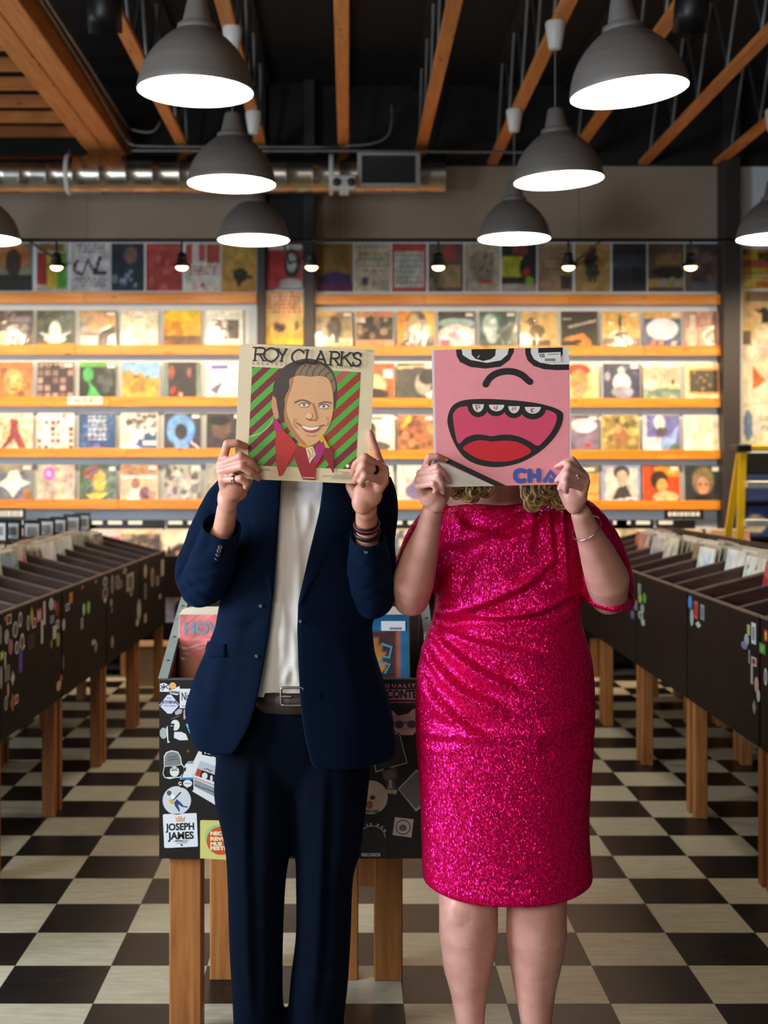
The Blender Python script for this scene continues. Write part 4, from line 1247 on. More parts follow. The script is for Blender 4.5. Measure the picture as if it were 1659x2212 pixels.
# flat black signs hanging over the wall bins
for x0p, x1p, y0p, y1p, wd, lab in ((-40, 56, 1098, 1122, 'USED', 'black header sign with white letters at the far left over the wall bin'),
                                    (1435, 1520, 1101, 1121, 'NEW ARRIVALS', 'black header sign with white letters over the right wall bin')):
    Yh = 10.5
    a, b = at(x0p, y1p, Yh), at(x1p, y0p, Yh)
    h = empty('header_sign', ((a.x + b.x) / 2, Yh, a.z), lab, 'sign')
    MB().box(a.x, b.x, Yh, Yh + 0.006, a.z, b.z).build('sign_board', M_HEAD, h)
    MB().tube([((a.x + b.x) / 2, Yh + 0.003, 0.82), ((a.x + b.x) / 2, Yh + 0.003, a.z)], 0.004, 6).build('sign_stem', M_HEAD, h)
    mb = MB()
    x = a.x + 0.03
    while x < b.x - 0.05:
        w = random.uniform(0.012, 0.03)
        mb.box(x, x + w, Yh - 0.0012, Yh - 0.0002, a.z + 0.022, b.z - 0.018)
        x += w + 0.008
    mb.build('sign_lettering', M_TAG, h)
# cardboard box under the bins at left
cb = empty('cardboard_box', (-1.37, 10.0, 0), 'brown cardboard box on the floor by the left wall bin', 'box')
M_CARDB = mat('corrugated_card', C(150, 116, 80), 0.8, var=0.08)
bevel(MB().box(-1.55, -1.22, 9.80, 10.1, 0.0, 0.29).build('box_body', M_CARDB, cb), 0.004, 1)
MB().box(-1.57, -1.20, 9.78, 10.12, 0.29, 0.297).build('box_flaps', M_CARDB, cb)
MB().box(-1.41, -1.36, 9.785, 9.799, 0.0, 0.289).build('tape', M_TAG, cb)
# ------------------------------------------------------------------ the two islands of record bins
PAL = {}


def flat_col(hexv, rough=0.5):
    k = (hexv, rough)
    if k not in PAL:
        PAL[k] = mat('ink_%06x' % hexv, C(hexv), rough)
    return PAL[k]


ZT, ZB = 1.018, 0.53
UNITS = {}


class Frame:
    """island frame: a = away from the aisle, b = world Y, z"""
    def __init__(s, x0, slope, sgn):
        s.x0, s.slope, s.sgn = x0, slope, sgn
    def X(s, b): return s.x0 + s.slope * (b - 5.2)
    def P(s, a, b, z): return Vector((s.X(b) + s.sgn * a, b, z))
    def hexa(s, mb, a0, a1, b0, b1, z0, z1):
        v = [s.P(a, b, z) for z in (z0, z1) for b in (b0, b1) for a in (a0, a1)]
        f = [(0, 2, 3, 1), (4, 5, 7, 6), (0, 1, 5, 4), (1, 3, 7, 5), (3, 2, 6, 7), (2, 0, 4, 6)]
        if s.sgn < 0: f = [q[::-1] for q in f]
        mb.add(v, f)
        return mb
    def side(s, mb, poly, b0, b1):
        n = len(poly)
        v = [s.P(a, b0, z) for a, z in poly] + [s.P(a, b1, z) for a, z in poly]
        fs = [list(range(n)), list(range(n, 2 * n))[::-1]] + [(i, n + i, n + (i + 1) % n, (i + 1) % n) for i in range(n)]
        mb.add(v, fs)
        return mb


FL, FR = Frame(-1.330, 0.0185, -1), Frame(1.548, 0.004, 1)
DEPTH = 0.64
wood_t = [(0.022, 0.62), (0.022, ZT - 0.004), (DEPTH - 0.03, ZT + 0.15), (DEPTH - 0.03, 0.62)]


def island_unit(fr, b0, b1, label, far=False):
    A = (lambda a: 2 * DEPTH + 0.03 - a) if far else (lambda a: a)
    c = fr.P(A(0.3), (b0 + b1) / 2, 0)
    r = empty('record_bin_unit', c, label, 'record bin', 'bin units of the %s island' % ('left' if fr.sgn < 0 else 'right'))
    def hx(n, m, a0, a1, q0, q1, z0, z1):
        a0, a1 = sorted((A(a0), A(a1)))
        return fr.hexa(MB(), a0, a1, q0, q1, z0, z1).build(n, m, r)
    hx('front_panel', M_BROWN, 0, 0.014, b0 + 0.011, b1 - 0.011, ZB, ZT)
    hx('front_edge', M_EDGE, -0.001, 0.019, b0 + 0.006, b1 - 0.006, ZT, ZT + 0.007)
    hx('bin_floor', M_BROWN2, 0.014, DEPTH - 0.03, b0 + 0.02, b1 - 0.02, 0.62, 0.635)
    hx('back_panel', M_BROWN2, DEPTH - 0.03, DEPTH - 0.012, b0 + 0.006, b1 - 0.006, 0.56, ZT + 0.16)
    n = 3
    for k in range(n + 1):
        b = b0 + 0.014 + (b1 - b0 - 0.028) * k / n
        pl = [(A(a), z) for a, z in wood_t]
        dv = fr.side(MB(), pl, b - 0.006, b + 0.006).build('divider', M_BROWN2, r)
        e = [(A(0.021), ZT - 0.004), (A(DEPTH - 0.03), ZT + 0.15), (A(DEPTH - 0.03), ZT + 0.157), (A(0.021), ZT + 0.003)]
        fr.side(MB(), e, b - 0.0068, b + 0.0068).build('divider_edge', M_EDGE, dv)
    for a0, a1 in ((0.0145, 0.072), (DEPTH - 0.10, DEPTH - 0.04)):
        for q0, q1 in ((b0 + 0.022, b0 + 0.072), (b1 - 0.085, b1 - 0.035)):
            bevel(hx('leg', M_PINE, a0, a1, q0, q1, 0, 0.6195), 0.003, 1)
            if a0 < 0.1:
                hx('leg_top', M_PINE, a0, a1 - 0.03, q0, q1, 0.6355, ZT - 0.03)
    hx('stretcher', M_PINE, DEPTH - 0.10, DEPTH - 0.065, b0 + 0.0725, b1 - 0.0855, 0.56, 0.615)
    UNITS.setdefault(fr, []).append((b0, b1, r))
    return r


bl = [4.105, 5.14, 6.175, 7.21, 8.245, 9.28]
br = [3.95, 5.05, 6.15, 7.25, 8.35, 9.45]
wd = ['nearest', 'second', 'third', 'fourth', 'farthest']
for fr, bb, nm in ((FL, bl, 'left'), (FR, br, 'right')):
    for k in range(5):
        island_unit(fr, bb[k], bb[k + 1], 'dark brown sticker-covered record bin on pine legs, %s of the %s island, facing the aisle' % (wd[k], nm))
for fr, bb, nm in ((FL, bl, 'left'), (FR, br, 'right')):
    for k in range(1, 5):
        island_unit(fr, bb[k], bb[k + 1], 'dark brown record bin on pine legs, %s of the far row behind the %s island' % (wd[k], nm), far=True)

# records standing in the island bins, covers towards the aisle
def bin_cols(fr, bb):
    out = []
    for k in range(5):
        for q in range(3):
            out.append((k, q, bb[k] + 0.014 + (bb[k + 1] - bb[k] - 0.028) * (q + 0.5) / 3))
    return out


gen = [('ivory', 0xd8ccb0, []), ('drab', 0x9a9078, []), ('slate', 0x6a7078, []), ('tan', TAN, [])]
ART_BIN_L = {k: gen[k % 4] for k in range(15)}
ART_BIN_L.update({5: ('yellowish', 0xcfc8a4, [('lines', 4, 0x9a947c, .1, .9, 12)]), 6: ('chalky', 0xe0dccf, []),
             7: ('blue, yellow and green', 0x6a8a9a, [('e', .6, .3, .4, .3, 0xa8b848), ('e', .2, .7, .3, .2, 0x5a6aa0), ('p', [(.5, 0), (1, .4), (1, 0)], 0xd8d040), ('s_', 2, [CRM, OLV, GRY], 10)]),
             8: ('cream with a pink mark', 0xd8cca0, [('e', .85, .7, .1, .12, 0xe05a90), ('s_', 3, [0xc0b488, 0x7a8a7a], 8, .04, .1, (.4, 0, 1, .5))]),
             9: ('white polythene', 0xe0dace, []), 10: ('pale grey', 0xc4c4be, []), 11: ('milky white', 0xe6e2d6, []), 12: ('grey-green', 0x8a9488, [('s_', 4, [BLK, CRM], 8)]), 13: ('dark olive', 0x4a4838, []), 14: ('tan', TAN, [])})
ART_BIN_R = {k: gen[(k + 1) % 4] for k in range(15)}
ART_BIN_R.update({4: ('red', 0xc02c34, []), 5: ('crimson', 0xb82430, []),
             6: ('white and orange', 0xd8dcd4, [('r', .08, .1, .7, .35, 0xe07a48), ('e', .8, .5, .1, .08, 0xb090d0), ('e', .2, .85, .05, .04, BLK), ('e', .6, .85, .05, .04, BLK)]),
             7: ('bright white', 0xe6e8e2, [('e', .1, .6, .06, .05, BLK)]), 8: ('pale blue-white', 0xdce6e8, [('e', .2, .6, .05, .05, BLK)]),
             9: ('olive brown', 0x6a6244, [('r', 0, 0, .4, 1, 0xa08860)]), 10: ('cream', 0xdcd4b8, [('s_', 5, [GRY], 6)]), 11: ('white with orange print', 0xd0ccc4, [('r', .05, .05, .95, .3, 0xd8603a), ('r', .1, .4, .9, .8, 0xa8a4b4)]),
             12: ('rosy', 0xb8706a, [('s_', 6, [CRM, RED], 8)]), 13: ('orange-red', 0xd0542c, [('e', .5, .4, .2, .3, 0x8a2c1c)]), 14: ('black', 0x2c2a2a, [])})
tone = [0xe8e2d2, 0xd8d0bc, 0xf0ece0, 0xc8c0ac, 0x9a9488, 0xb0a890]
shared_art = {}
for fr, bb, ART, nm in ((FL, bl, ART_BIN_L, 'left'), (FR, br, ART_BIN_R, 'right')):
    for idx, (k, q, b) in enumerate(bin_cols(fr, bb)):
        if (nm == 'left' and idx < 3) or idx > 13: continue
        cname, bg, ops = ART[idx]
        a_f = random.uniform(0.30, 0.38) if nm == 'left' else random.uniform(0.27, 0.36)
        nrec = 8
        for t in range(nrec):
            a = a_f + 0.026 * t
            if a > DEPTH - 0.12: break
            base = fr.P(a, b + random.uniform(-.006, .006), 0.868 + random.uniform(-.012, .012))
            rz = (PI / 2 if fr.sgn < 0 else -PI / 2) 
            if t == 0:
                record('record_sleeve', '%s front sleeve, bin column %d of the %s island' % (cname, idx + 1, nm), paint(bg, ops, 18), base, lean=0.18, group='front sleeves of the %s island' % nm, rz=rz)
            else:
                sh = tone[(idx * 3 + t * 5) % 6]
                if sh not in shared_art: shared_art[sh] = paint(sh, [], 2)
                record('record_sleeve', 'sleeve in the stack behind the %s one, column %d, %s island' % (cname, idx + 1, nm), shared_art[sh], base, lean=0.18, group='stack in column %d, %s island' % (idx + 1, nm), rz=rz)
        # riser that carries the stack
        u = [w for w in UNITS[fr] if w[0] <= b <= w[1]][0][2]
        fr.hexa(MB(), 0.24, DEPTH - 0.031, b - 0.155, b + 0.155, 0.636, 0.845).build('bin_riser', M_BROWN2, u)

# black cards with white-framed pictures standing along the crest of the left island
for n, (px, py, Y, w) in enumerate(((-2, 1150, 7.6, .15), (26, 1150, 7.85, .16), (70, 1150, 8.15, .15), (100, 1145, 8.45, .15), (127, 1141, 8.75, .15), (156, 1135, 9.0, .15), (178, 1131, 9.2, .14))):
    c = at(px, py, Y)
    M = Matrix.Translation(c) @ Matrix.Rotation(-0.35 + 0.05 * n, 4, 'Z')
    r = empty('picture_card', (c.x, c.y, c.z - 0.12), 'black card with a white-framed picture on the left island crest, number %s from the left' % ['one', 'two', 'three', 'four', 'five', 'six', 'seven'][n], 'divider', 'picture cards on the left island')
    MB().obox(M, w / 2 * 0.8, 0.004, 0.075).build('card_back', M_HEAD, r)
    MB().obox(M @ Matrix.Translation((0.0, -0.006, 0.005)), 0.046, 0.001, 0.048).build('picture_frame', M_TAG, r)
    MB().obox(M @ Matrix.Translation((0.0, -0.0085, 0.008)), 0.030, 0.0008, 0.024).build('picture', flat_col([0xa89c8c, 0x8c847c, 0xb8ac9c][n % 3]), r)
    MB().obox(M @ Matrix.Translation((0, 0.0, -0.118)), 0.01, 0.004, 0.042).build('card_foot', M_HEAD, r)
# low box strip the cards stand in
mb = MB(); FL.hexa(mb, DEPTH - 0.011, DEPTH + 0.04, 7.25, 9.25, 0.60, 1.06)
tag(mb.build('card_tray', M_BROWN2), 'long narrow brown tray along the crest of the left island', 'tray')

# ------------------------------------------------------------------ stickers on the aisle panels
def panel_sticker(fr, px, py, w, h, col, shape='r', inner=None):
    """pixel box on the panel plane -> thin plate"""
    b = None
    X = fr.x0
    for _ in range(6):
        b = X * F / (px - PX)
        X = fr.X(b)
    def onp(x, y):
        X_ = fr.X(b)
        for _ in range(4):
            bb_ = X_ * F / (x - PX)
            X_ = fr.X(bb_)
        return bb_, H - (y - PY) * bb_ / F
    b0, _ = onp(px - w / 2, py)
    b1, _ = onp(px + w / 2, py)
    _, z1 = onp(px, py - h / 2)
    _, z0 = onp(px, py + h / 2)
    if not (ZB < z0 and z1 < ZT): 
        z1 = min(z1, ZT - 0.005); z0 = max(z0, ZB + 0.005)
    us = [u for u in UNITS[fr] if u[0] + 0.01 < b < u[1] - 0.01]
    if not us: return
    u = us[0][2]
    cb, cz, hb, hz = (b0 + b1) / 2, (z0 + z1) / 2, abs(b1 - b0) / 2, abs(z1 - z0) / 2
    def ring(k, e, n):
        pts = []
        for i in range(n):
            t = 2 * PI * (i + 0.5) / n
            if shape == 'e': q = (math.cos(t), math.sin(t))
            elif shape == 'd': q = [(1, 0), (0, 1), (-1, 0), (0, -1)][i % 4]
            else: q = [(1, 1), (-1, 1), (-1, -1), (1, -1)][i % 4]
            pts.append((cb + q[0] * hb * k, cz + q[1] * hz * k))
        return [fr.P(e, bb_, z) for bb_, z in pts]
    n = 14 if shape == 'e' else 4
    mb = MB()
    p0, p1 = ring(1, -0.0003, n), ring(1, -0.0012, n)
    mb.add(p0 + p1, [list(range(n, 2 * n))] + [(i, (i + 1) % n, n + (i + 1) % n, n + i) for i in range(n)])
    mb.m = 1
    mb.add(ring(0.62, -0.0015, n), [list(range(n))])
    mb.build('sticker', [flat_col(col, 0.4), flat_col(inner if inner is not None else col, 0.4)], u)


G1, G2, G3 = 0xb4b4ac, 0x96958c, 0xd0ccc4
LS = [(60, 590, 20, 60, 0xe07a28, 'e'), (105, 595, 60, 120, 0xcab8a0, 'r', 0x7a3a18), (240, 600, 45, 190, G3, 'e', 0x5a6058), (180, 720, 70, 200, G1, 'e', 0x6a6a62), (335, 640, 40, 190, G1, 'e', 0x70706a), (378, 560, 42, 240, 0xd0b418, 'd'), (405, 640, 45, 120, 0xd0c0b8, 'r', 0xc03028), (465, 550, 60, 150, 0xc8607c, 'r', 0xe0b8c0), (528, 520, 28, 280, 0xe0c4c8, 'r'), (500, 745, 24, 280, 0xd8d8d0, 'r'), (78, 805, 55, 180, 0xbcb4b8, 'e'), (125, 925, 50, 190, 0xc87888, 'e'), (200, 935, 50, 160, G3, 'e', 0x8a6a4c), (262, 870, 52, 220, G3, 'e', 0x8a4038), (278, 920, 40, 80, 0xeceae6, 'd'), (242, 1090, 46, 280, 0x5a3aa0, 'r', 0x7050b8), (370, 860, 75, 170, 0x44303a, 'r', 0x2c2026), (610, 415, 55, 150, G3, 'e'), (650, 430, 25, 120, 0x8c9488, 'e'), (680, 470, 38, 170, 0xb01818, 'e'), (735, 370, 18, 90, 0x8c8a84, 'r'), (622, 595, 50, 95, 0x7c8ca4, 'r'), (735, 550, 42, 180, 0xd0ccb0, 'e'), (688, 655, 40, 120, 0xd8c8c8, 'e', 0xa03040), (760, 660, 34, 140, 0xd8bcc4, 'e'), (650, 750, 42, 160, 0xd4d0c0, 'r'), (692, 840, 38, 170, 0xc8b850, 'e', 0xa09030), (612, 890, 26, 130, 0x9aa020, 'd'), (745, 930, 38, 160, 0xb0a888, 'e', 0x6a6048), (755, 1110, 22, 190, 0x6c5c68, 'e'), (845, 340, 38, 130, 0xe0803c, 'r'), (805, 450, 48, 90, 0xb8b0d0, 'r', 0x5048a0), (730, 1300, 36, 110, 0xb8502c, 'd'), (700, 1390, 56, 120, 0xd8a88c, 'e'), (985, 215, 22, 45, 0xd87830, 'e'), (1145, 145, 22, 45, 0xd07830, 'e'), (1000, 480, 30, 150, 0xbcc8a8, 'e', 0xd8d0c0), (1055, 455, 40, 150, 0x90c070, 'e'), (978, 645, 32, 140, 0x9c9488, 'r'), (1255, 150, 56, 130, 0xa8a8a4, 'e', 0x5a5a5c), (1255, 280, 66, 110, 0x9c8c84, 'r', 0x7a2828), (1255, 365, 46, 90, 0xb8b8b4, 'd'), (1340, 180, 36, 230, 0xa09484, 'e', 0x6c6458), (1410, 170, 64, 140, 0x9c8878, 'e', 0x6c6c6c), (1328, 400, 28, 100, 0xa09890, 'e'), (1335, 490, 24, 80, 0x6c64a8, 'd'), (1340, 870, 34, 150, 0x9c8c84, 'e'), (1115, 870, 38, 55, 0xa8c0b0, 'r'), (1143, 920, 32, 140, 0xa08890, 'e'), (20, 1030, 45, 100, 0x8cb820, 'r', 0xd8e0b0), (60, 1090, 22, 200, 0xc8c8bc, 'r'), (85, 1240, 64, 190, 0x748468, 'r'), (150, 1300, 52, 190, 0xb8b0a0, 'd', 0xe0dcd4), (95, 1440, 28, 180, 0xc89888, 'e'), (70, 1600, 42, 180, 0xb0a898, 'e', 0x5c5448), (150, 1590, 62, 230, 0xa07050, 'd', 0x8a5838), (195, 1550, 42, 110, 0xd0b8a8, 'r', 0xb04038), (12, 1290, 24, 280, 0xd0bcb8, 'e'), (6, 780, 24, 240, 0xa0a498, 'e')]
for q in LS:
    panel_sticker(FL, q[0] / 5.53, 1230 + q[1] / 5.53, q[2] / 5.53, q[3] / 5.53, q[4], q[5], q[6] if len(q) > 6 else None)
for q in [(1195, 550, 25, 160), (1240, 530, 25, 120), (1300, 580, 30, 170), (1110, 620, 60, 150), (1065, 520, 30, 70), (1345, 610, 30, 90), (1385, 500, 26, 140), (1240, 700, 20, 150), (1185, 860, 35, 190), (1172, 965, 28, 70), (1240, 930, 20, 80), (1365, 745, 18, 45), (1120, 700, 24, 90), (1000, 600, 30, 70), (1030, 640, 26, 60)]:
    panel_sticker(FL, q[0] / 3.951, 1100 + q[1] / 3.951, q[2] / 3.951, q[3] / 3.951, random.choice([0xa09484, 0xb8a88c, 0x8c8478, 0xb09878]), random.choice('ere'), random.choice([0x6a6058, 0xc8b8a0]))
RS = [(520, 680, 25, 90, 0x8a9092, 'r'), (525, 760, 30, 80, 0xa8b048, 'e'), (563, 760, 28, 90, 0x58a040, 'e'), (545, 850, 30, 80, 0xa0a8a0, 'e'), (530, 905, 44, 70, 0xa8b898, 'e', 0x687858), (550, 965, 32, 60, 0xb0b8b4, 'e'), (460, 900, 30, 70, 0x706880, 'e'), (488, 820, 28, 80, 0x78787c, 'r'), (953, 795, 33, 115, 0x4c8cd0, 'e'), (1003, 860, 32, 150, 0xd84838, 'r', 0xa83028), (1057, 880, 32, 130, 0x8c949c, 'r', 0x6c7880), (967, 925, 28, 145, 0xa8b8b0, 'e'), (1022, 985, 46, 60, 0xc8c4b8, 'd'), (1495, 1060, 38, 180, 0xd8d8dc, 'r', 0x8c8c94), (1452, 1030, 24, 90, 0xb8b478, 'r'), (1435, 1115, 38, 100, 0xb0b4bc, 'e'), (1415, 1162, 52, 66, 0x8480a8, 'e'), (1570, 1190, 52, 90, 0x30884c, 'r', 0x98b038), (1600, 1080, 30, 100, 0xb83838, 'r', 0xd0b448), (1497, 1300, 44, 76, 0xc8b8b8, 'r', 0x983038), (1458, 1260, 12, 115, 0x98948c, 'r'), (1480, 1410, 20, 165, 0xa8a49c, 'r'), (1520, 1500, 34, 140, 0xd0a48c, 'e'), (1535, 1590, 28, 110, 0xc8c4bc, 'e'), (1597, 1430, 28, 150, 0xc8c4c0, 'e', 0x8c8880), (1500, 1690, 34, 130, 0x8c8890, 'd')]
for q in RS:
    panel_sticker(FR, 1250 + q[0] / 3.951, 1100 + q[1] / 3.951, q[2] / 3.951, q[3] / 3.951, q[4], q[5], q[6] if len(q) > 6 else None)
# ------------------------------------------------------------------ record bin on the trestle behind the man
M_BPANEL = mat('black_brown_panel', C(24, 19, 17), 0.45, var=0.15, scale=4, spec=0.4)
M_GREYEDGE = mat('grey_green_edge', C(128, 140, 132), 0.5, var=0.12, scale=20)
YF = 3.66
tb = empty('trestle_record_bin', (-0.155, 3.9, 0), 'black sticker-covered record bin on pine legs standing behind the man', 'record bin')
X0, X1 = -0.513, 0.245
MB().box(X0, X1, YF, YF + 0.018, 0.514, 1.0).build('front_panel', M_BPANEL, tb)
MB().box(X0, X1, YF - 0.0005, YF + 0.0185, 1.0, 1.003).build('panel_rim', M_STRIP, tb)
sp = [(0.0185, 0.56), (0.0185, 0.985), (0.45, 1.145), (0.66, 1.2), (0.66, 0.56)]
for x, nm in ((X0, 'side_panel'), (X1 - 0.02, 'side_panel')):
    MB().prism(sp, plane_matrix((x, YF, 0), (0, 1, 0), (0, 0, 1)), 0.02).build(nm, M_BROWN2, tb)
    e = [(0.0, 1.004), (0.45, 1.161), (0.66, 1.216), (0.66, 1.201), (0.45, 1.146), (0.0187, 0.9855), (0.0187, 1.0035)]
    MB().prism(e, plane_matrix((x - 0.003, YF, 0), (0, 1, 0), (0, 0, 1)), 0.026).build('side_edge', M_GREYEDGE, tb)
    for t in (0.1, 0.24, 0.36, 0.44):
        z = 1.004 + t * 0.349
        mb = MB(); mb.lathe([(0.0001, 0.0018), (0.004, 0.0018), (0.0045, 0)], Matrix.Translation((x + 0.010, YF + t, z + 0.0005)), 10)
        mb.build('screw', M_BLACKM, tb)
MB().prism([(0.02, 0.845), (0.02, 0.98), (0.45, 1.1), (0.64, 1.1), (0.64, 0.845)], plane_matrix((-0.161, YF, 0), (0, 1, 0), (0, 0, 1)), 0.012).build('divider', M_BROWN2, tb)
MB().box(X0 + 0.0205, X1 - 0.0205, YF + 0.0187, YF + 0.64, 0.828, 0.844).build('bin_floor', M_BROWN2, tb)
MB().box(X0 + 0.0205, X1 - 0.0205, YF + 0.641, YF + 0.659, 0.56, 1.2).build('back_panel', M_BROWN2, tb)
for x0, x1, y0, y1 in ((-0.489, -0.401, 3.682, 3.77), (-0.13, -0.045, 3.682, 3.77), (-0.425, -0.34, 4.142, 4.23), (0.081, 0.169, 4.134, 4.18), (-0.05, 0.033, 4.142, 4.23)):
    bevel(MB().box(x0, x1, y0, y1, 0, 0.827).build('leg', M_PINE, tb), 0.004, 2)
MB().box(0.0335, 0.0805, 4.142, 4.18, 0.29, 0.44).build('stretcher', M_PINE, tb)
MB().box(-0.3395, -0.0505, 4.15, 4.18, 0.56, 0.65).build('stretcher', M_PINE, tb)

howl = paint(0xc8584e, [('g', 0xb8842c, 0xd05a5a), ('r', 0, .62, 1, 1, 0xd0605c), ('e', .5, .45, .6, .14, 0xd8743a), ('s_', 71, [0xc09028, 0xa87424, 0xd8a03c], 14, .06, .2, (0, 0, 1, .3)), ('p', [(.3, .62), (.34, .62), (.75, .2), (.62, .2)], 0x4c5a48)], 30)
o = record('record_sleeve', 'red and ochre record sleeve with grey letters in the trestle bin, left of the man', howl, (-0.334, 3.865, 0.8455), lean=0.13, group=None, w=0.312)
mb = MB(); add_text(mb, 'HOWLIN', 0.05, plane_matrix((-0.045, -0.0018, 0.268), (1, 0, 0), (0, 0, 1)), 0, fit=0.19, bold=0.002)
mb.build('title_lettering', flat_col(0x7a8494), o, False)
rec2 = paint(0x14688c, [('r', .09, 0, .91, .86, 0xb0583c), ('r', .105, 0, .895, .845, 0x472c2c), ('s_', 72, [0x523434, 0x3c2626], 10, .05, .15, (.15, .1, .85, .8)), ('p', [(.5, .62), (.7, .8), (.78, .62), (.74, .56), (.8, .5), (.7, .4), (.6, .5)], 0xc07838)], 30)
o = record('record_sleeve', 'blue-bordered brown record sleeve with a price tag in the trestle bin', rec2, (0.022, 3.865, 0.8455), lean=0.13, w=0.312)
mb = MB(); mb.stroke([(0.075, 0.225), (0.105, 0.215), (0.098, 0.185), (0.075, 0.19)], 0.008, plane_matrix((0, -0.0018, 0), (1, 0, 0), (0, 0, 1)), 0, caps=False)
mb.stroke([(0.062, 0.175), (0.1, 0.165), (0.085, 0.14)], 0.007, plane_matrix((0, -0.0018, 0), (1, 0, 0), (0, 0, 1)), 0, caps=False)
mb.build('title_lettering', flat_col(0x4a98a4), o, False)
mb = MB(); mb.box(0.075, 0.145, -0.0026, -0.0016, 0.262, 0.29)
mb.m = 1
for k in range(9): mb.box(0.10 + k * 0.004, 0.102 + k * 0.004, -0.0029, -0.00265, 0.265, 0.272)
mb.build('price_tag', [M_TAG, M_BLACKM], o, False)
for k in range(7):
    for x, nm in ((-0.334, 'red and ochre'), (0.022, 'blue-bordered')):
        sh = [0xf0ece4, 0xdcd6c8, 0xe8e4dc, 0xc8beac][(k * 3 + int(x > 0)) % 4]
        record('record_sleeve', 'sleeve packed behind the %s one in the trestle bin' % nm, paint(sh, [], 2), (x + random.uniform(-.006, .006), 3.885 + k * 0.03, 0.8455), lean=0.13, group='sleeves behind the %s one, trestle bin' % nm, w=0.312)

# stickers on the trestle panel
SM = FACE_CAM((0, YF - 0.0004, 0))


def q5(x, y):     # close-up pixels of the left side of the panel
    p = at(330 + x / 5.147, 1440 + y / 5.147, YF)
    return (p.x, p.z)


def q7(x, y):     # close-up pixels of the right side
    p = at(740 + x / 3.686, 1280 + y / 3.686, YF)
    return (p.x, p.z)


class Stk:
    """one sticker: thin die-cut plate with printed layers"""
    def __init__(s, q):
        s.mb, s.mats, s.q, s.z = MB(), [], q, 0.0004
    def mi(s, c):
        if c not in s.mats: s.mats.append(c)
        s.mb.m = s.mats.index(c)
    def base(s, pts, c):
        s.mi(c)
        s.mb.prism([s.q(*p) for p in pts], SM, 0.0004)
        return s
    def poly(s, pts, c):
        s.z += 0.00012; s.mi(c)
        s.mb.flat([s.q(*p) for p in pts], SM, s.z)
        return s
    def ell(s, x, y, rx, ry, c, a0=0, a1=2 * PI, n=22):
        return s.poly([(x + rx * math.cos(t), y - ry * math.sin(t)) for t in np.linspace(a0, a1, n + 1)[:-1 if a1 - a0 > 6 else None]], c)
    def circ(s, x, y, r, c):
        return s.base([(x + r * math.cos(t), y - r * math.sin(t)) for t in np.linspace(0, 2 * PI, 33)[:-1]], c)
    def line(s, pts, w, c):
        s.z += 0.00012; s.mi(c)
        a, b = s.q(0, 0), s.q(w, 0)
        s.mb.stroke([s.q(*p) for p in pts], b[0] - a[0], SM, s.z, caps=False)
        return s
    def text(s, body, x, y, h, fit, c, rot=0.0, **kw):
        s.z += 0.00012; s.mi(c)
        a, b = s.q(0, 0), s.q(h, 0)
        f0, f1 = s.q(0, 0), s.q(fit, 0)
        add_text(s.mb, body, (b[0] - a[0]) * 1.42, SM, s.z, pos=s.q(x, y), rot=rot, fit=f1[0] - f0[0], **kw)
        return s
    def done(s, label=None):
        o = s.mb.build('sticker', [flat_col(c, 0.38) for c in s.mats], tb)
        if label: o['label'] = label
        return o


W_, K_ = 0xdcdcda, 0x161414
Stk(q5).base([(80, 190), (130, 180), (180, 205), (185, 250), (182, 280), (80, 278)], W_).line([(90, 205), (120, 240), (175, 200)], 10, K_).line([(85, 245), (130, 215), (180, 250)], 9, K_).line([(120, 190), (125, 240), (100, 262)], 9, K_).done()
Stk(q5).circ(222, 213, 38, 0xf0a860).done()
Stk(q5).base([(190, 262), (255, 235), (300, 215), (303, 300), (270, 318), (190, 300)], W_).text('DOWN', 248, 288, 26, 96, K_, rot=-0.12, bold=0.0006).done()
s = Stk(q5).base([(72, 430), (165, 312), (205, 312), (298, 425), (210, 522), (165, 522)], 0xd6d0e0)
s.text('ATHENA', 185, 396, 34, 170, 0x3a2f78, bold=0.0005).text('TRITORIA', 185, 436, 18, 140, 0x3a2f78).line([(82, 440), (118, 388)], 9, 0x3a2f78).line([(290, 440), (252, 388)], 9, 0x3a2f78).line([(155, 348), (205, 348)], 7, 0x6a5f98).done('lilac diamond sticker')
Stk(q5).base([(300, 246), (440, 246), (440, 466), (300, 460)], W_).text('Nin', 368, 335, 90, 95, K_, bold=0.0006).line([(325, 438), (400, 440)], 9, 0x7a7a7a).done()
s = Stk(q5).base([(80, 720), (110, 660), (170, 640), (210, 575), (300, 540), (340, 560), (360, 640), (400, 780), (410, 815), (330, 822), (215, 805), (180, 855), (140, 850), (100, 800)], K_)
s.ell(120, 740, 42, 62, 0xa8aca8).poly([(150, 680), (175, 640), (190, 840), (165, 850)], W_).ell(250, 650, 50, 60, W_).poly([(240, 725), (320, 725), (370, 750), (395, 815), (300, 818), (235, 790)], W_).poly([(165, 632), (240, 632), (232, 700), (215, 815), (175, 830)], K_).line([(195, 660), (228, 656)], 6, W_).line([(205, 580), (300, 545)], 5, 0x8a8a8a).done('black and white animal sticker')
Stk(q5).base([(245, 505), (290, 465), (330, 480), (318, 520), (255, 540)], 0xb8a8b0).done()
Stk(q5).base([(345, 480), (375, 470), (380, 540), (352, 590), (340, 580)], 0xc8a0b8).line([(360, 490), (362, 550)], 6, 0x4a3a44).done()
Stk(q5).base([(385, 590), (432, 476), (475, 500), (474, 600), (390, 606)], W_).poly([(430, 478), (474, 502), (474, 520), (415, 520)], 0x1f8a86).poly([(440, 560), (474, 520), (474, 575)], 0xe8923a).line([(395, 590), (450, 540), (474, 500)], 6, 0x7a9aa0).done()
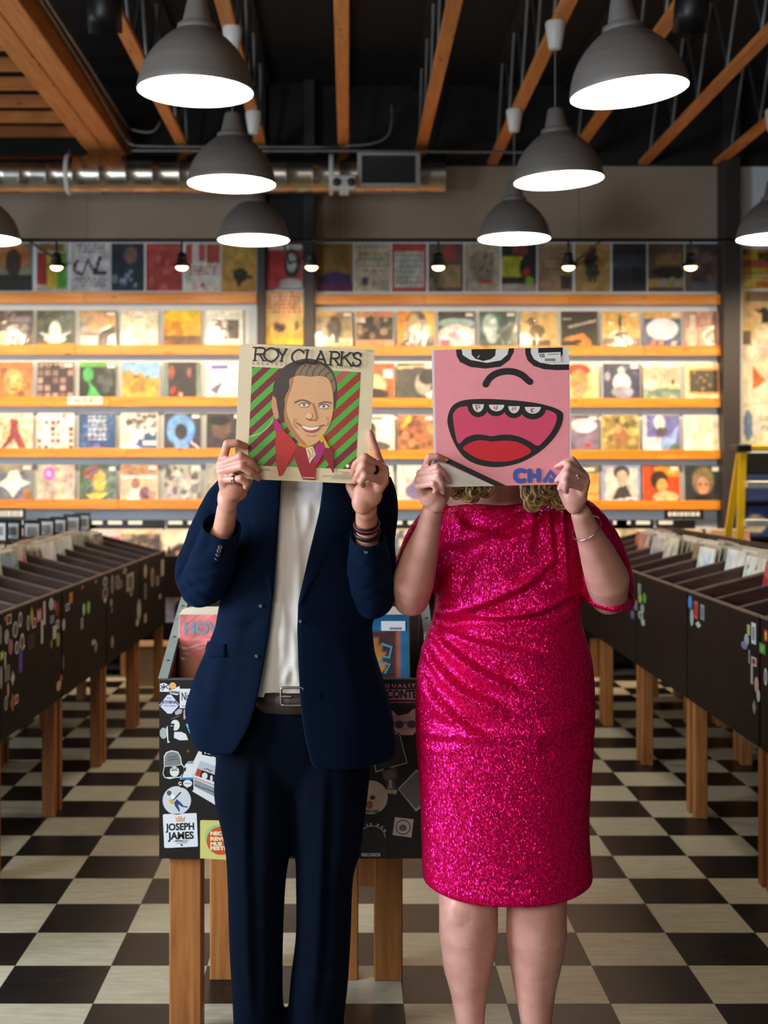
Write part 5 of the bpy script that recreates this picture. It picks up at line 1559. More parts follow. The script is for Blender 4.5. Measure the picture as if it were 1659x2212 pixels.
Stk(q5).base([(366, 640), (480, 612), (495, 712), (410, 742)], 0x63b4d8).line([(392, 690), (410, 672), (418, 705), (440, 665), (448, 712), (470, 660)], 9, K_).done()
Stk(q5).base([(430, 800), (500, 770), (550, 690), (572, 720), (530, 790), (450, 820)], 0x6a6c6c).done()
Stk(q5).base([(552, 850), (662, 850), (662, 1003), (546, 978)], K_).text('YE', 606, 922, 100, 96, W_, rot=-0.1, bold=0.0018).done()
Stk(q5).base([(585, 762), (655, 762), (655, 850), (585, 838)], K_).text('O', 622, 800, 66, 54, W_, bold=0.0018).done()
s = Stk(q5).base([(110, 1190), (125, 1110), (122, 1000), (150, 950), (210, 930), (280, 945), (312, 1000), (325, 1080), (355, 1120), (345, 1180), (325, 1235), (255, 1235), (190, 1250), (130, 1235)], W_)
s.poly([(130, 1105), (134, 1005), (160, 960), (210, 942), (275, 956), (302, 1005), (316, 1085), (230, 1100)], 0x7c7c7c).poly([(118, 1185), (132, 1112), (230, 1105), (320, 1092), (345, 1125), (335, 1180), (300, 1225), (135, 1228)], K_).ell(242, 1165, 52, 58, W_).line([(205, 1155), (240, 1145), (275, 1152)], 11, K_).line([(205, 1128), (232, 1126)], 9, K_).line([(250, 1126), (278, 1126)], 9, K_).line([(170, 1010), (270, 990)], 6, 0x4a4a4a).line([(165, 1040), (280, 1020)], 6, 0x4a4a4a).done('sticker of a moustached face in a bucket hat')
s = Stk(q5).base([(440, 1385), (455, 1050), (510, 938), (700, 1010), (700, 1540)], W_)
s.poly([(455, 1210), (530, 1045), (700, 1105), (700, 1270)], 0xb9bcc4).poly([(470, 1205), (498, 1130), (548, 1150), (520, 1225)], 0xc03a30).poly([(520, 1225), (548, 1150), (700, 1205), (700, 1285)], K_).ell(578, 1213, 32, 36, W_).ell(652, 1240, 14, 34, W_).line([(460, 1232), (700, 1325)], 8, 0xb04a40).poly([(458, 1330), (462, 1250), (700, 1350), (700, 1450)], 0x8c919c).line([(470, 1310), (540, 1345), (600, 1360), (690, 1400)], 9, 0x3a3a44).line([(570, 1130), (590, 1140), (610, 1132), (640, 1165), (660, 1150)], 6, K_).done('cassette sticker')
Stk(q5).base([(330, 1190), (360, 1090), (400, 1052), (452, 1050), (450, 1235), (305, 1256)], W_).poly([(375, 1080), (410, 1052), (450, 1052), (445, 1078)], 0x8a9098).poly([(310, 1252), (330, 1232), (452, 1232), (452, 1256)], 0x2f78c0).poly([(350, 1120), (372, 1120), (362, 1165), (350, 1165)], K_).done()
s = Stk(q5).base([(280, 1262), (452, 1258), (452, 1378), (300, 1340)], K_)
s.ell(388, 1298, 50, 40, W_).poly([(380, 1330), (405, 1330), (372, 1352)], W_).line([(352, 1298), (420, 1298)], 8, 0x8a8a7a).line([(318, 1290), (300, 1280), (288, 1300), (305, 1315), (322, 1308)], 12, W_).done()
s = Stk(q5).circ(268, 1487, 158, 0xccd0d2)
s.ell(182, 1405, 26, 28, 0x6a4e44).poly([(200, 1420), (238, 1425), (262, 1470), (240, 1510), (215, 1480)], 0xf0eeec).poly([(238, 1515), (262, 1470), (300, 1500), (345, 1548), (388, 1552), (386, 1566), (330, 1560), (275, 1525), (300, 1590), (294, 1622), (284, 1600), (245, 1545)], 0x2c3f6c).line([(205, 1510), (310, 1395)], 13, 0x2a2624).poly([(180, 1480), (215, 1470), (240, 1495), (215, 1528), (185, 1510)], 0xd8a848).done('round sticker of a guitarist')
s = Stk(q5).base([(112, 1652), (124, 1640), (480, 1628), (488, 1636), (503, 1990), (494, 2000), (140, 2016), (128, 2006)], 0xdfe2e6)
s.text('JOSEPH', 308, 1783, 74, 320, K_, rot=0.035, bold=0.0010).text('JAMES', 316, 1882, 78, 290, K_, rot=0.035, bold=0.0010).text('BREWING CO', 316, 1938, 17, 130, K_, bold=0.0002).line([(232, 1940), (246, 1939)], 5, K_).line([(386, 1932), (400, 1931)], 5, K_).line([(262, 1962), (380, 1956)], 5, 0x6a6a6a)
s.poly([(250, 1660), (275, 1700), (282, 1650), (302, 1700), (312, 1650), (325, 1700), (356, 1660), (345, 1718), (262, 1722)], 0xe8a878).ell(320, 1982, 8, 12, K_).done('square white sticker with black letters')
s = Stk(q5).base([(527, 1715), (540, 1706), (860, 1712), (860, 2150), (527, 2130)], 0xd2cc74)
s.ell(740, 1900, 160, 148, 0x98c488).ell(760, 1935, 162, 158, 0xd0502c)
for t_, y, f in (('NEC', 1855, 130), ('REVI', 1915, 150), ('MUS', 1972, 130), ('FESTI', 2020, 170)):
    s.text(t_, 640 + f / 2, y, 38, f, 0xf0e4b4, bold=0.0008)
s.done('yellow-green sticker with a red disc')
mb = MB(); mb.lathe([(0.0001, 0.001), (0.004, 0.0008), (0.0045, 0)], plane_matrix((*q5(395, 940)[:1], YF, q5(395, 940)[1]), (1, 0, 0), (0, 0, 1)), 14)
mb.build('screw', mat('brass', C(150, 118, 52), 0.35, metal=0.9), tb)
PK = 0xc08a94
s = Stk(q7).base([(325, 705), (720, 705), (720, 900), (325, 900)], K_)
s.text('Q U A L I T Y', 480, 742, 26, 290, PK, bold=0.0006).poly([(340, 770), (700, 770), (700, 852), (340, 852)], PK).text('CONTENT', 520, 811, 62, 340, K_, bold=0.0014).line([(362, 872), (690, 872)], 16, 0x8a4a54).done('black sticker with pink letters')
s = Stk(q7).base([(385, 945), (400, 940), (440, 980), (520, 965), (560, 930), (580, 925), (600, 1000), (600, 1090), (560, 1135), (470, 1135), (405, 1100), (410, 1030)], 0xc09a90)
s.ell(450, 1050, 38, 32, 0x4a3a40).ell(550, 1048, 38, 32, 0x4a3a40).line([(485, 1035), (515, 1035)], 9, 0x2a2024).poly([(410, 1085), (470, 1098), (550, 1095), (595, 1080), (560, 1130), (470, 1132)], 0xd0b0a0).done('cat in sunglasses sticker')
Stk(q7).base([(240, 1160), (455, 1112), (518, 1358), (260, 1432)], 0xb8b0a8).poly([(246, 1168), (448, 1122), (508, 1352), (266, 1422)], 0x2a1c1a).ell(345, 1240, 34, 44, 0x6a5a4a).done()
s = Stk(q7).base([(310, 1420), (350, 1392), (430, 1395), (442, 1450), (420, 1500), (425, 1550), (440, 1600), (390, 1618), (345, 1595), (350, 1520), (320, 1470)], 0x4a382c)
s.ell(375, 1450, 45, 36, 0x6a523c).poly([(370, 1490), (390, 1490), (400, 1560), (365, 1560)], 0xa08890).text('decay', 388, 1580, 36, 92, 0xb8a88c, bold=0.0008).done()
Stk(q7).base([(440, 1562), (590, 1405), (690, 1520), (690, 1660), (585, 1745)], 0x9a9294).poly([(452, 1566), (590, 1425), (680, 1530), (680, 1650), (583, 1722)], 0x5c565c).done()
s = Stk(q7).circ(225, 1630, 135, 0xb89a7c)
s.ell(215, 1690, 26, 34, 0xa04030).ell(238, 1632, 22, 18, 0x2a2220).text('RECORD', 235, 1742, 24, 110, 0x5a4a38, bold=0.0004).done('tan round sticker')
s = Stk(q7).base([(416, 1787), (566, 1805), (548, 1950), (398, 1930)], 0xb0a098)
s.ell(482, 1868, 60, 60, 0x4a4240).ell(482, 1868, 52, 52, 0xb0a098).ell(480, 1872, 30, 26, 0x5a5048).done()
s = Stk(q7).base([(130, 1840), (350, 1840), (350, 2110), (130, 2110)], 0x1a1616)
s.line([(235 + 105 * math.cos(t), 1950 - 92 * math.sin(t)) for t in np.linspace(0, PI, 18)], 5, 0xb8b0a4)
for ch, t in zip('ITISFUN', (2.6, 2.35, 1.9, 1.66, 1.2, .9, .6)):
    s.text(ch, 235 + 120 * math.cos(t), 1960 - 112 * math.sin(t), 26, 16 if ch != 'I' else 6, 0xc0b8ac, rot=t - PI / 2, bold=0.0005)
s.text('RECORDS', 226, 2088, 24, 150, 0xc0b09c, bold=0.0006).done()

# ------------------------------------------------------------------ the two record sleeves held up by the couple
def clip_convex(poly, clip):
    out = list(poly)
    n = len(clip)
    area = sum(clip[i][0] * clip[(i + 1) % n][1] - clip[(i + 1) % n][0] * clip[i][1] for i in range(n))
    sg = 1 if area > 0 else -1
    for i in range(n):
        a, b = clip[i], clip[(i + 1) % n]
        f = lambda p: sg * ((b[0] - a[0]) * (p[1] - a[1]) - (b[1] - a[1]) * (p[0] - a[0]))
        inp, out = out, []
        for k in range(len(inp)):
            p, q = inp[k], inp[(k + 1) % len(inp)]
            fp, fq = f(p), f(q)
            if fp >= 0: out.append(p)
            if (fp >= 0) != (fq >= 0):
                t = fp / (fp - fq)
                out.append((p[0] + t * (q[0] - p[0]), p[1] + t * (q[1] - p[1])))
        if not out: return []
    return out


class Cover:
    """vector print: close-up pixels mapped on the sleeve plane"""
    def __init__(s, M, size, tl, tr, bl):
        s.M, s.S = M, size
        s.o = np.array(tl, float)
        s.A = np.linalg.inv(np.array([[tr[0] - tl[0], bl[0] - tl[0]], [tr[1] - tl[1], bl[1] - tl[1]]], float))
        s.mb, s.mats, s.z = MB(), [], 0.0
        s.k = size / math.hypot(tr[0] - tl[0], tr[1] - tl[1])
    def L(s, p):
        u, v = s.A @ (np.array(p, float) - s.o)
        return (u * s.S, (1 - v) * s.S)
    def mi(s, c, up=True):
        if c not in s.mats: s.mats.append(c)
        s.mb.m = s.mats.index(c)
        if up: s.z += 0.00007
    def poly(s, pts, c, sm=0, up=True, clip=None):
        s.mi(c, up)
        if sm: pts = smooth_pts(pts, sm, True)
        q = [s.L(p) for p in pts]
        q = [(min(max(x, 0.0), s.S), min(max(y, 0.0), s.S)) for x, y in q]
        s.mb.flat(q[::-1], s.M, s.z)
    def ell(s, x, y, rx, ry, c, a0=0, a1=2 * PI):
        s.poly([(x + rx * math.cos(t), y - ry * math.sin(t)) for t in np.linspace(a0, a1, 30)[:(-1 if a1 - a0 > 6 else None)]], c)
    def line(s, pts, w, c, sm=0, caps=True):
        s.mi(c)
        if sm: pts = smooth_pts(pts, sm)
        s.mb.stroke([s.L(p) for p in pts], w * s.k, s.M, s.z, caps=caps)
    def text(s, body, p, h, fit, c, rot=0.0, **kw):
        s.mi(c)
        add_text(s.mb, body, h * s.k * 1.42, s.M, s.z, pos=s.L(p), rot=rot, fit=fit * s.k if fit else None, **kw)
    def done(s, name, parent, mfun):
        return s.mb.build(name, [mfun(c) for c in s.mats], parent)


INK = {}


def ink(hexv, gloss):
    if (hexv, gloss) not in INK:
        INK[hexv, gloss] = mat('print_%06x_%s' % (hexv, 'g' if gloss else 'm'), C(hexv), 0.5 if not gloss else 0.42, var=0.035, scale=45, coat=0.22 if gloss else 0.0, coat_rough=0.16, bump=0.0)
    return INK[hexv, gloss]


def held_sleeve(c, size, roll, yaw, pitch=0.0):
    R = Matrix.Translation(c) @ Matrix.Rotation(yaw, 4, 'Z') @ Matrix.Rotation(pitch, 4, 'X') @ Matrix.Rotation(roll, 4, 'Y')
    ux, uy = R.to_3x3() @ Vector((1, 0, 0)), R.to_3x3() @ Vector((0, 0, 1))
    o = Vector(c) - ux * size / 2 - uy * size / 2
    return plane_matrix(o, ux, uy)


YA = 3.13
# --- cream sleeve with the striped portrait
S1 = 0.3145
M1 = held_sleeve(at(657.5, 894, YA), S1, 0.043, 0.0)
alb1 = empty('record_sleeve', M1.to_translation(), 'cream record sleeve with a smiling portrait on green and red stripes, held up', 'record')
M_CREAM = mat('aged_cream_card', C(226, 204, 166), 0.6, var=0.05, scale=16, bump=0.02)
mb = MB(); r_ = 0.012
rp = []
for cx, cy, a in ((S1 - r_, S1 - r_, 0), (r_, S1 - r_, PI / 2), (r_, r_, PI), (S1 - r_, r_, 1.5 * PI)):
    rr_ = r_ if (cx < S1 / 2 and cy > S1 / 2) else 0.004
    ccx = cx + (r_ - rr_) * (1 if cx > S1 / 2 else -1); ccy = cy + (r_ - rr_) * (1 if cy > S1 / 2 else -1)
    rp += [(ccx + rr_ * math.cos(a + t), ccy + rr_ * math.sin(a + t)) for t in np.linspace(0, PI / 2, 5)]
mb.prism(rp, M1 @ Matrix.Translation((0, 0, -0.005)), 0.005)
mb.build('sleeve_board', M_CREAM, alb1)
cv = Cover(M1, S1, (222, 90), (1378, 145), (185, 1245))
cv.z = 0.0003
panel = [(330, 290), (1258, 340), (1226, 1172), (300, 1132)]
GRN_, MAR, SAL = 0x55a838, 0x7a2030, 0xb85a50
cv.poly(panel, GRN_)
cv.mi(MAR)
for k in range(-8, 14):
    for half, c_ in ((0, MAR if k < 7 else SAL), (1, (SAL if k < 2 else (0xa03028 if k < 6 else MAR)))):
        clipq = [(330, 290), (790, 315), (790, 1152), (300, 1132)] if half == 0 else [(790, 315), (1258, 340), (1226, 1172), (790, 1152)]
        y0 = 395 + 141 * k + (0 if half == 0 else -42)
        st = [(250, y0 + 60), (1350, y0 - 960), (1350, y0 - 890), (250, y0 + 130)] if half == 0 else [(250, y0 + 610), (1350, y0 - 390), (1350, y0 - 315), (250, y0 + 685)]
        q = clip_convex(st, clipq)
        if len(q) > 2: cv.poly(q, c_, up=False)
cv.z += 0.00007
SK, SKD, HAIR, HAIRL = 0xe0a878, 0xb87c50, 0x4a3a34, 0x8a7458
cv.line([(305, 888), (400, 862), (470, 810), (515, 738)], 5, 0xe6cfae, 5, False)
cv.poly([(508, 545), (525, 530), (550, 560), (560, 700), (545, 745), (515, 690), (500, 610)], 0xcf9466, 3)
cv.poly([(512, 535), (515, 450), (545, 370), (600, 295), (690, 245), (800, 222), (910, 245), (995, 300), (1040, 385), (1058, 480), (1052, 590), (1036, 660), (1000, 500), (880, 420), (700, 420), (640, 560), (615, 760), (575, 740), (550, 640), (535, 560)], HAIR, 4)
cv.poly([(700, 380), (730, 300), (800, 262), (900, 268), (985, 320), (1035, 400), (1045, 480), (1020, 520), (985, 430), (940, 375), (820, 385)], HAIRL, 4)
for x0, y0, x1, y1 in ((740, 375, 790, 275), (790, 372, 845, 268), (845, 372, 900, 278), (900, 375, 955, 300), (955, 385, 1000, 335), (1000, 440, 1030, 400)):
    cv.line([(x0, y0), ((x0 + x1) / 2 - 14, (y0 + y1) / 2), (x1, y1)], 7, 0x5a483c, 4)
cv.poly([(655, 395), (740, 368), (830, 378), (910, 372), (975, 392), (1008, 450), (1028, 560), (1026, 670), (1005, 770), (965, 850), (905, 930), (850, 962), (790, 966), (720, 920), (655, 835), (612, 750), (598, 650), (612, 560), (650, 470)], SK, 4)
cv.poly([(655, 400), (690, 385), (668, 480), (640, 560), (630, 680), (680, 800), (740, 885), (800, 955), (730, 925), (655, 835), (612, 750), (598, 650), (612, 560), (650, 470)], SKD, 4)
cv.poly([(572, 560), (598, 545), (612, 600), (606, 700), (612, 752), (580, 740), (560, 680)], HAIR, 3)
cv.line([(700, 598), (750, 578), (800, 586), (832, 606)], 15, 0x8a5a3c, 4)
cv.line([(905, 612), (945, 596), (990, 598), (1008, 606)], 14, 0x8a5a3c, 4)
for ex, ey in ((778, 618), (946, 632)):
    cv.ell(ex, ey, 40, 15, 0xf0e4d8); cv.ell(ex, ey, 15, 14, 0x8ca0a8); cv.ell(ex, ey, 6, 7, 0x2a2a2c)
    cv.line([(ex - 44, ey + 4), (ex - 20, ey - 14), (ex + 16, ey - 16), (ex + 44, ey)], 7, 0x6a4030, 4)
    cv.line([(ex - 36, ey + 16), (ex, ey + 24), (ex + 38, ey + 14)], 5, 0xb87a56, 4)
cv.line([(852, 610), (872, 670), (886, 725), (868, 752), (835, 742)], 13, 0xb5744c, 4)
cv.ell(822, 712, 26, 24, 0xeebf96)
cv.line([(800, 735), (820, 748), (845, 752)], 9, 0x9a5a3a, 3)
cv.line([(715, 772), (760, 800), (840, 812), (915, 800), (950, 792)], 9, 0x8a4a34, 4)
cv.poly([(752, 795), (840, 810), (915, 802), (895, 838), (850, 858), (800, 850), (770, 825)], 0xb0544a, 3)
cv.poly([(762, 798), (840, 812), (908, 804), (886, 826), (830, 836), (785, 822)], 0xf4ecdf, 3)
cv.line([(700, 735), (690, 780), (715, 820)], 7, 0xb87a52, 4)
cv.line([(965, 720), (985, 760), (975, 800)], 6, 0xb87a52, 4)
cv.line([(800, 878), (840, 888), (880, 876)], 7, 0xc08a60, 4)
cv.poly([(512, 742), (540, 735), (600, 830), (700, 935), (722, 975), (680, 1060), (600, 1215), (570, 1228), (545, 1120), (535, 980), (540, 870)], 0xc02c24)
cv.poly([(512, 742), (540, 735), (585, 800), (580, 840), (545, 850)], 0xb81878)
cv.poly([(700, 935), (720, 965), (790, 985), (835, 1120), (890, 1040), (945, 985), (965, 1000), (940, 1060), (885, 1150), (880, 1262), (772, 1256), (690, 1045), (722, 975)], 0xa02028)
cv.poly([(905, 905), (938, 872), (1002, 990), (955, 985)], 0xe0a820)
cv.poly([(850, 1000), (945, 930), (965, 985), (905, 1100), (870, 1120)], 0xa8286c)
cv.poly([(955, 985), (1002, 990), (1030, 1010), (1042, 1195), (1030, 1200), (945, 1040)], 0x8a1c28)
cv.poly([(720, 960), (790, 985), (835, 975), (905, 915), (850, 962), (790, 966), (745, 940)], 0xd89428)
cv.poly([(795, 988), (855, 972), (885, 1045), (850, 1090), (832, 1120)], 0xe8d8b0)
cv.line([(815, 1000), (835, 1040), (830, 1085)], 12, 0xd8902c); cv.line([(845, 990), (858, 1020), (850, 1065)], 10, 0xd8902c)
cv.poly([(862, 1020), (885, 1045), (865, 1062), (850, 1050)], 0xb8c8c0)
cv.ell(1155, 1143, 15, 15, 0xe8e4d8)
cv.text('D', (1190, 1146), 22, 14, 0xe8e4d8, rot=-0.04)
BKI = 0x1c1816
def letter(strokes, w=16):
    for s_ in strokes: cv.line(s_, w, BKI, 5 if len(s_) > 2 else 0, False)
def serif(x, y, l=18, w=11, a=0.045):
    cv.line([(x - l, y - l * a), (x + l, y + l * a)], w, BKI, 0, False)
# R O Y
letter([[(362, 125), (352, 240)], [(358, 130), (420, 130), (440, 155), (425, 182), (356, 184)], [(392, 184), (428, 240)]])
for p in ((352, 126), (352, 238), (432, 240)): serif(*p)
letter([smooth_pts([(492, 132), (545, 160), (550, 205), (495, 248), (438, 215), (436, 165)], 6, True) + [(492, 132)]])
letter([[(548, 142), (590, 200)], [(622, 144), (590, 200), (580, 244)]])
for p in ((548, 140), (622, 142), (580, 246)): serif(*p, 15)
# C L A R K ' S
letter([[(772, 175), (745, 150), (712, 152), (676, 185), (672, 225), (700, 256), (740, 262), (775, 240)]])
cv.line([(775, 150), (770, 185)], 8, BKI, 0, False)
letter([[(802, 150), (790, 262)], [(788, 258), (858, 262), (862, 235)]])
serif(800, 150)
letter([[(918, 162), (868, 268)], [(918, 162), (962, 275)], [(890, 228), (945, 232)]])
for p in ((866, 268), (962, 276)): serif(*p, 16)
serif(916, 160, 13)
letter([[(1008, 165), (998, 278)], [(1004, 168), (1055, 170), (1076, 196), (1058, 222), (1002, 222)], [(1030, 222), (1072, 280)]])
for p in ((1004, 165), (998, 278), (1074, 282)): serif(*p)
letter([[(1098, 170), (1090, 282)], [(1172, 176), (1096, 226)], [(1120, 214), (1180, 288)]])
for p in ((1098, 168), (1090, 283), (1172, 175), (1180, 289)): serif(*p, 15)
cv.line([(1196, 172), (1188, 200)], 10, BKI, 0, False)
letter([[(1258, 205), (1248, 182), (1222, 176), (1200, 192), (1206, 220), (1250, 240), (1256, 266), (1228, 290), (1198, 280), (1190, 258)]])
cv.line([(1262, 178), (1256, 212)], 8, BKI, 0, False); cv.line([(1192, 252), (1188, 288)], 8, BKI, 0, False)
sub = 'GREATEST HITS - VOLUME 1'
for i, ch in enumerate(sub):
    if ch == ' ': continue
    x = 342 + i * (1252 - 342) / (len(sub) - 1)
    cv.text(ch, (x, 263 + i * 42 / (len(sub) - 1)), 24, None, 0x3c342c, rot=-0.045)
cv.line([(1295, 158), (1360, 162)], 5, 0x9a8c70, 0, False)
for j, (x0, x1) in enumerate(((1090, 1185), (1110, 1190), (1035, 1192), (935, 1192), (1030, 1192), (1010, 1190))):
    cv.line([(x0, 1192 + j * 11), (x1, 1196 + j * 11)], 4.5, 0x9a8a6a, 0, False)
for j in range(5):
    cv.line([(400, 1165 + j * 14), (485 if j == 0 else 440, 1169 + j * 14)], 4.5, 0xa09070, 0, False)
cv.line([(775, 1240), (880, 1244)], 10, 0xd8a8a0, 0, False)
cv.done('printed_artwork', alb1, lambda c: ink(c, False))

# --- pink sleeve with the cartoon mouth
S2 = 0.3195
M2 = held_sleeve(at(1084, 901, YA), S2, -0.022, 0.0)
alb2 = empty('record_sleeve', M2.to_translation(), 'glossy pink record sleeve with a cartoon mouth and blue letters, held by the woman', 'record')
mb = MB(); mb.box(0, S2, 0, S2, -0.0045, 0)
mb.v = [tuple(M2 @ Vector(v)) for v in mb.v]
mb.build('sleeve_board', mat('white_sleeve_edge', C(238, 226, 228), 0.3, coat=0.8), alb2)
cv = Cover(M2, S2, (255, 140), (1335, 110), (290, 1190))
cv.z = 0.0003
PINK, BK2, WH2 = 0xf69aa0, 0x241f1f, 0xe9e4de
cv.poly([(272, 141), (1334, 111), (1349, 1185), (306, 1189)], PINK)
cv.poly([(446, 130), (452, 185), (480, 232), (560, 268), (680, 280), (800, 264), (870, 212), (902, 150), (903, 121)], BK2)
cv.poly([(490, 130), (500, 178), (560, 214), (690, 236), (800, 216), (852, 170), (862, 122)], WH2)
cv.poly([(567, 132), (570, 175), (600, 205), (660, 222), (720, 208), (755, 180), (760, 128)], BK2)
cv.poly([(612, 195), (634, 172), (624, 200)], 0xc8c4c0)
cv.poly([(990, 122), (992, 165), (1010, 215), (1060, 258), (1140, 282), (1240, 288), (1337, 285), (1337, 112)], BK2)
cv.poly([(1034, 120), (1036, 160), (1060, 205), (1110, 232), (1200, 246), (1337, 243), (1337, 112)], WH2)
cv.poly([(1093, 120), (1094, 160), (1130, 205), (1200, 215), (1262, 205), (1286, 165), (1286, 115)], BK2)
cv.line([(682, 400), (715, 350), (770, 315), (840, 300), (910, 305), (970, 330), (1015, 368), (1030, 378)], 52, BK2, 6)
cv.poly([(384, 680), (394, 620), (422, 568), (475, 534), (560, 516), (700, 512), (850, 518), (1000, 530), (1130, 550), (1222, 576), (1282, 606), (1294, 640), (1282, 705), (1240, 785), (1180, 855), (1100, 922), (1000, 980), (900, 1015), (780, 1033), (680, 1026), (590, 1002), (520, 960), (468, 900), (425, 822), (396, 745)], BK2, 3)
cv.poly([(427, 655), (436, 615), (462, 588), (505, 572), (700, 560), (900, 570), (1120, 585), (1205, 605), (1242, 632), (1238, 690), (1200, 765), (1150, 825), (1098, 868), (1040, 838), (960, 802), (880, 784), (800, 786), (735, 797), (665, 786), (600, 785), (530, 810), (474, 856), (446, 775)], 0xe04c6c, 3)
cv.poly([(508, 890), (545, 858), (610, 832), (680, 830), (735, 838), (800, 832), (880, 832), (960, 848), (1048, 906), (980, 955), (880, 985), (780, 992), (680, 982), (600, 956), (545, 922)], 0xd82430, 3)
for cx, rx, ry, y0 in ((625, 84, 92, 560), (765, 86, 84, 560), (905, 84, 92, 566), (1055, 106, 96, 570)):
    cv.poly([(cx + rx * math.cos(t), y0 + ry * math.sin(t)) for t in np.linspace(0, PI, 20)], BK2)
for cx, rx, ry, y0, ch in ((625, 45, 60, 553, 'P'), (770, 60, 50, 556, 'U'), (907, 45, 54, 566, 'N'), (1055, 63, 52, 571, 'K')):
    cv.poly([(cx + rx * math.cos(t), y0 + ry * math.sin(t)) for t in np.linspace(0, PI, 20)], 0xe8e2dc)
RI = 0xc42c38
for st in ([(606, 562), (614, 600)], [(600, 564), (632, 562), (638, 576), (612, 584)], [(752, 568), (754, 590), (768, 592), (774, 566)], [(892, 600), (892, 576), (918, 596), (914, 570)], [(1040, 582), (1042, 612)], [(1060, 582), (1042, 598), (1062, 610)]):
    cv.line(st, 6.5, RI)
cv.poly([(304, 980), (760, 1188), (306, 1190)], WH2)
cv.poly([(302, 925), (850, 1186), (762, 1188), (303, 968)], BK2)
BL2 = 0x4c5eb0
cv.line([(992, 1062), (955, 1056), (925, 1075), (925, 1118), (955, 1138), (992, 1132)], 36, BL2, 5)
cv.line([(1034, 1058), (1036, 1136)], 36, BL2); cv.line([(1104, 1055), (1106, 1133)], 36, BL2); cv.line([(1036, 1098), (1104, 1096)], 34, BL2)
cv.line([(1154, 1135), (1200, 1062), (1246, 1128)], 32, BL2, 0); cv.ell(1204, 1131, 20, 20, BL2)
# price tag
cv.poly([(1096, 158), (1268, 150), (1272, 224), (1104, 232)], 0xeceae6)
cv.poly([(1112, 136), (1250, 130), (1252, 150), (1112, 158)], BK2)
cv.text('$25', (1122, 180), 26, 42, 0x26243a, rot=0.04, bold=0.0004)
for k in range(14):
    cv.line([(1145 + k * 6, 200), (1146 + k * 6, 220)], 2.2 + (k % 3), 0x2a2a2a, 0, False)
cv.line([(1165, 170), (1255, 164)], 4, 0x6a6a6a, 0, False)
cv.done('printed_artwork', alb2, lambda c: ink(c, True))
# ------------------------------------------------------------------ people
from mathutils import noise as mnoise

def skin_mat(name, col, red):
    m, nt, p = new_mat(name)
    N, L = nt.nodes, nt.links
    tc = N.new('ShaderNodeTexCoord')
    no = N.new('ShaderNodeTexNoise')
    no.inputs['Scale'].default_value = 22
    no.inputs['Detail'].default_value = 4
    L.new(tc.outputs['Object'], no.inputs['Vector'])
    cr = N.new('ShaderNodeValToRGB')
    cr.color_ramp.elements[0].position, cr.color_ramp.elements[1].position = 0.35, 0.68
    cr.color_ramp.elements[0].color, cr.color_ramp.elements[1].color = (*red, 1), (*col, 1)
    L.new(no.outputs['Fac'], cr.inputs['Fac'])
    L.new(cr.outputs['Color'], p.inputs['Base Color'])
    p.inputs['Roughness'].default_value = 0.48
    p.inputs['Subsurface Weight'].default_value = 0.25
    p.inputs['Subsurface Radius'].default_value = (0.010, 0.004, 0.002)
    p.inputs['Subsurface Scale'].default_value = 0.5
    n2 = N.new('ShaderNodeTexNoise')
    n2.inputs['Scale'].default_value = 380
    L.new(tc.outputs['Object'], n2.inputs['Vector'])
    bp = N.new('ShaderNodeBump')
    bp.inputs['Strength'].default_value = 0.12
    bp.inputs['Distance'].default_value = 0.001
    L.new(n2.outputs['Fac'], bp.inputs['Height'])
    L.new(bp.outputs['Normal'], p.inputs['Normal'])
    return m


M_SKIN_M = skin_mat('skin_ruddy', C(210, 154, 130), C(192, 126, 104))
M_SKIN_W = skin_mat('skin_fair', C(220, 164, 148), C(206, 146, 132))


def cloth(name, col, rough=0.85, sheen=0.3, weave=900, bump=0.25, var=0.08):
    return mat(name, col, rough, sheen=sheen, var=var, scale=6, bump=bump, bump_scale=weave, spec=0.06)


M_NAVY = cloth('navy_wool', C(6, 17, 35), 0.85, 0.16)
M_NAVY2 = cloth('navy_trouser_wool', C(5, 11, 23), 0.9, 0.08)
for m_ in (M_NAVY, M_NAVY2):
    m_.node_tree.nodes['Principled BSDF'].inputs['Sheen Tint'].default_value = (*C(60, 120, 200), 1)
    m_.node_tree.nodes['Principled BSDF'].inputs['Sheen Roughness'].default_value = 0.45
M_SHIRT = cloth('white_cotton', C(226, 220, 214), 0.9, 0.2, bump=0.15, var=0.02)
M_BELT = mat('dark_brown_leather', C(44, 30, 26), 0.45, var=0.2, scale=30, bump=0.2, bump_scale=200)
M_SILVER = mat('silver', C(200, 196, 190), 0.22, metal=1.0)
M_BRUSH = mat('brushed_steel_buckle', C(150, 140, 130), 0.35, metal=1.0)
M_BLKR = mat('black_polished_ring', C(28, 26, 30), 0.2, metal=0.8)
M_HORN = mat('horn_button', C(96, 92, 84), 0.35, var=0.3, scale=200)
M_HAIRM = mat('brown_hair', C(62, 46, 34), 0.55, var=0.3, scale=40, stretch=(1, 1, 0.2))
M_SHOE = mat('brown_shoe_leather', C(60, 36, 24), 0.35)
M_NUDE = mat('nude_shoe_leather', C(196, 150, 124), 0.4)


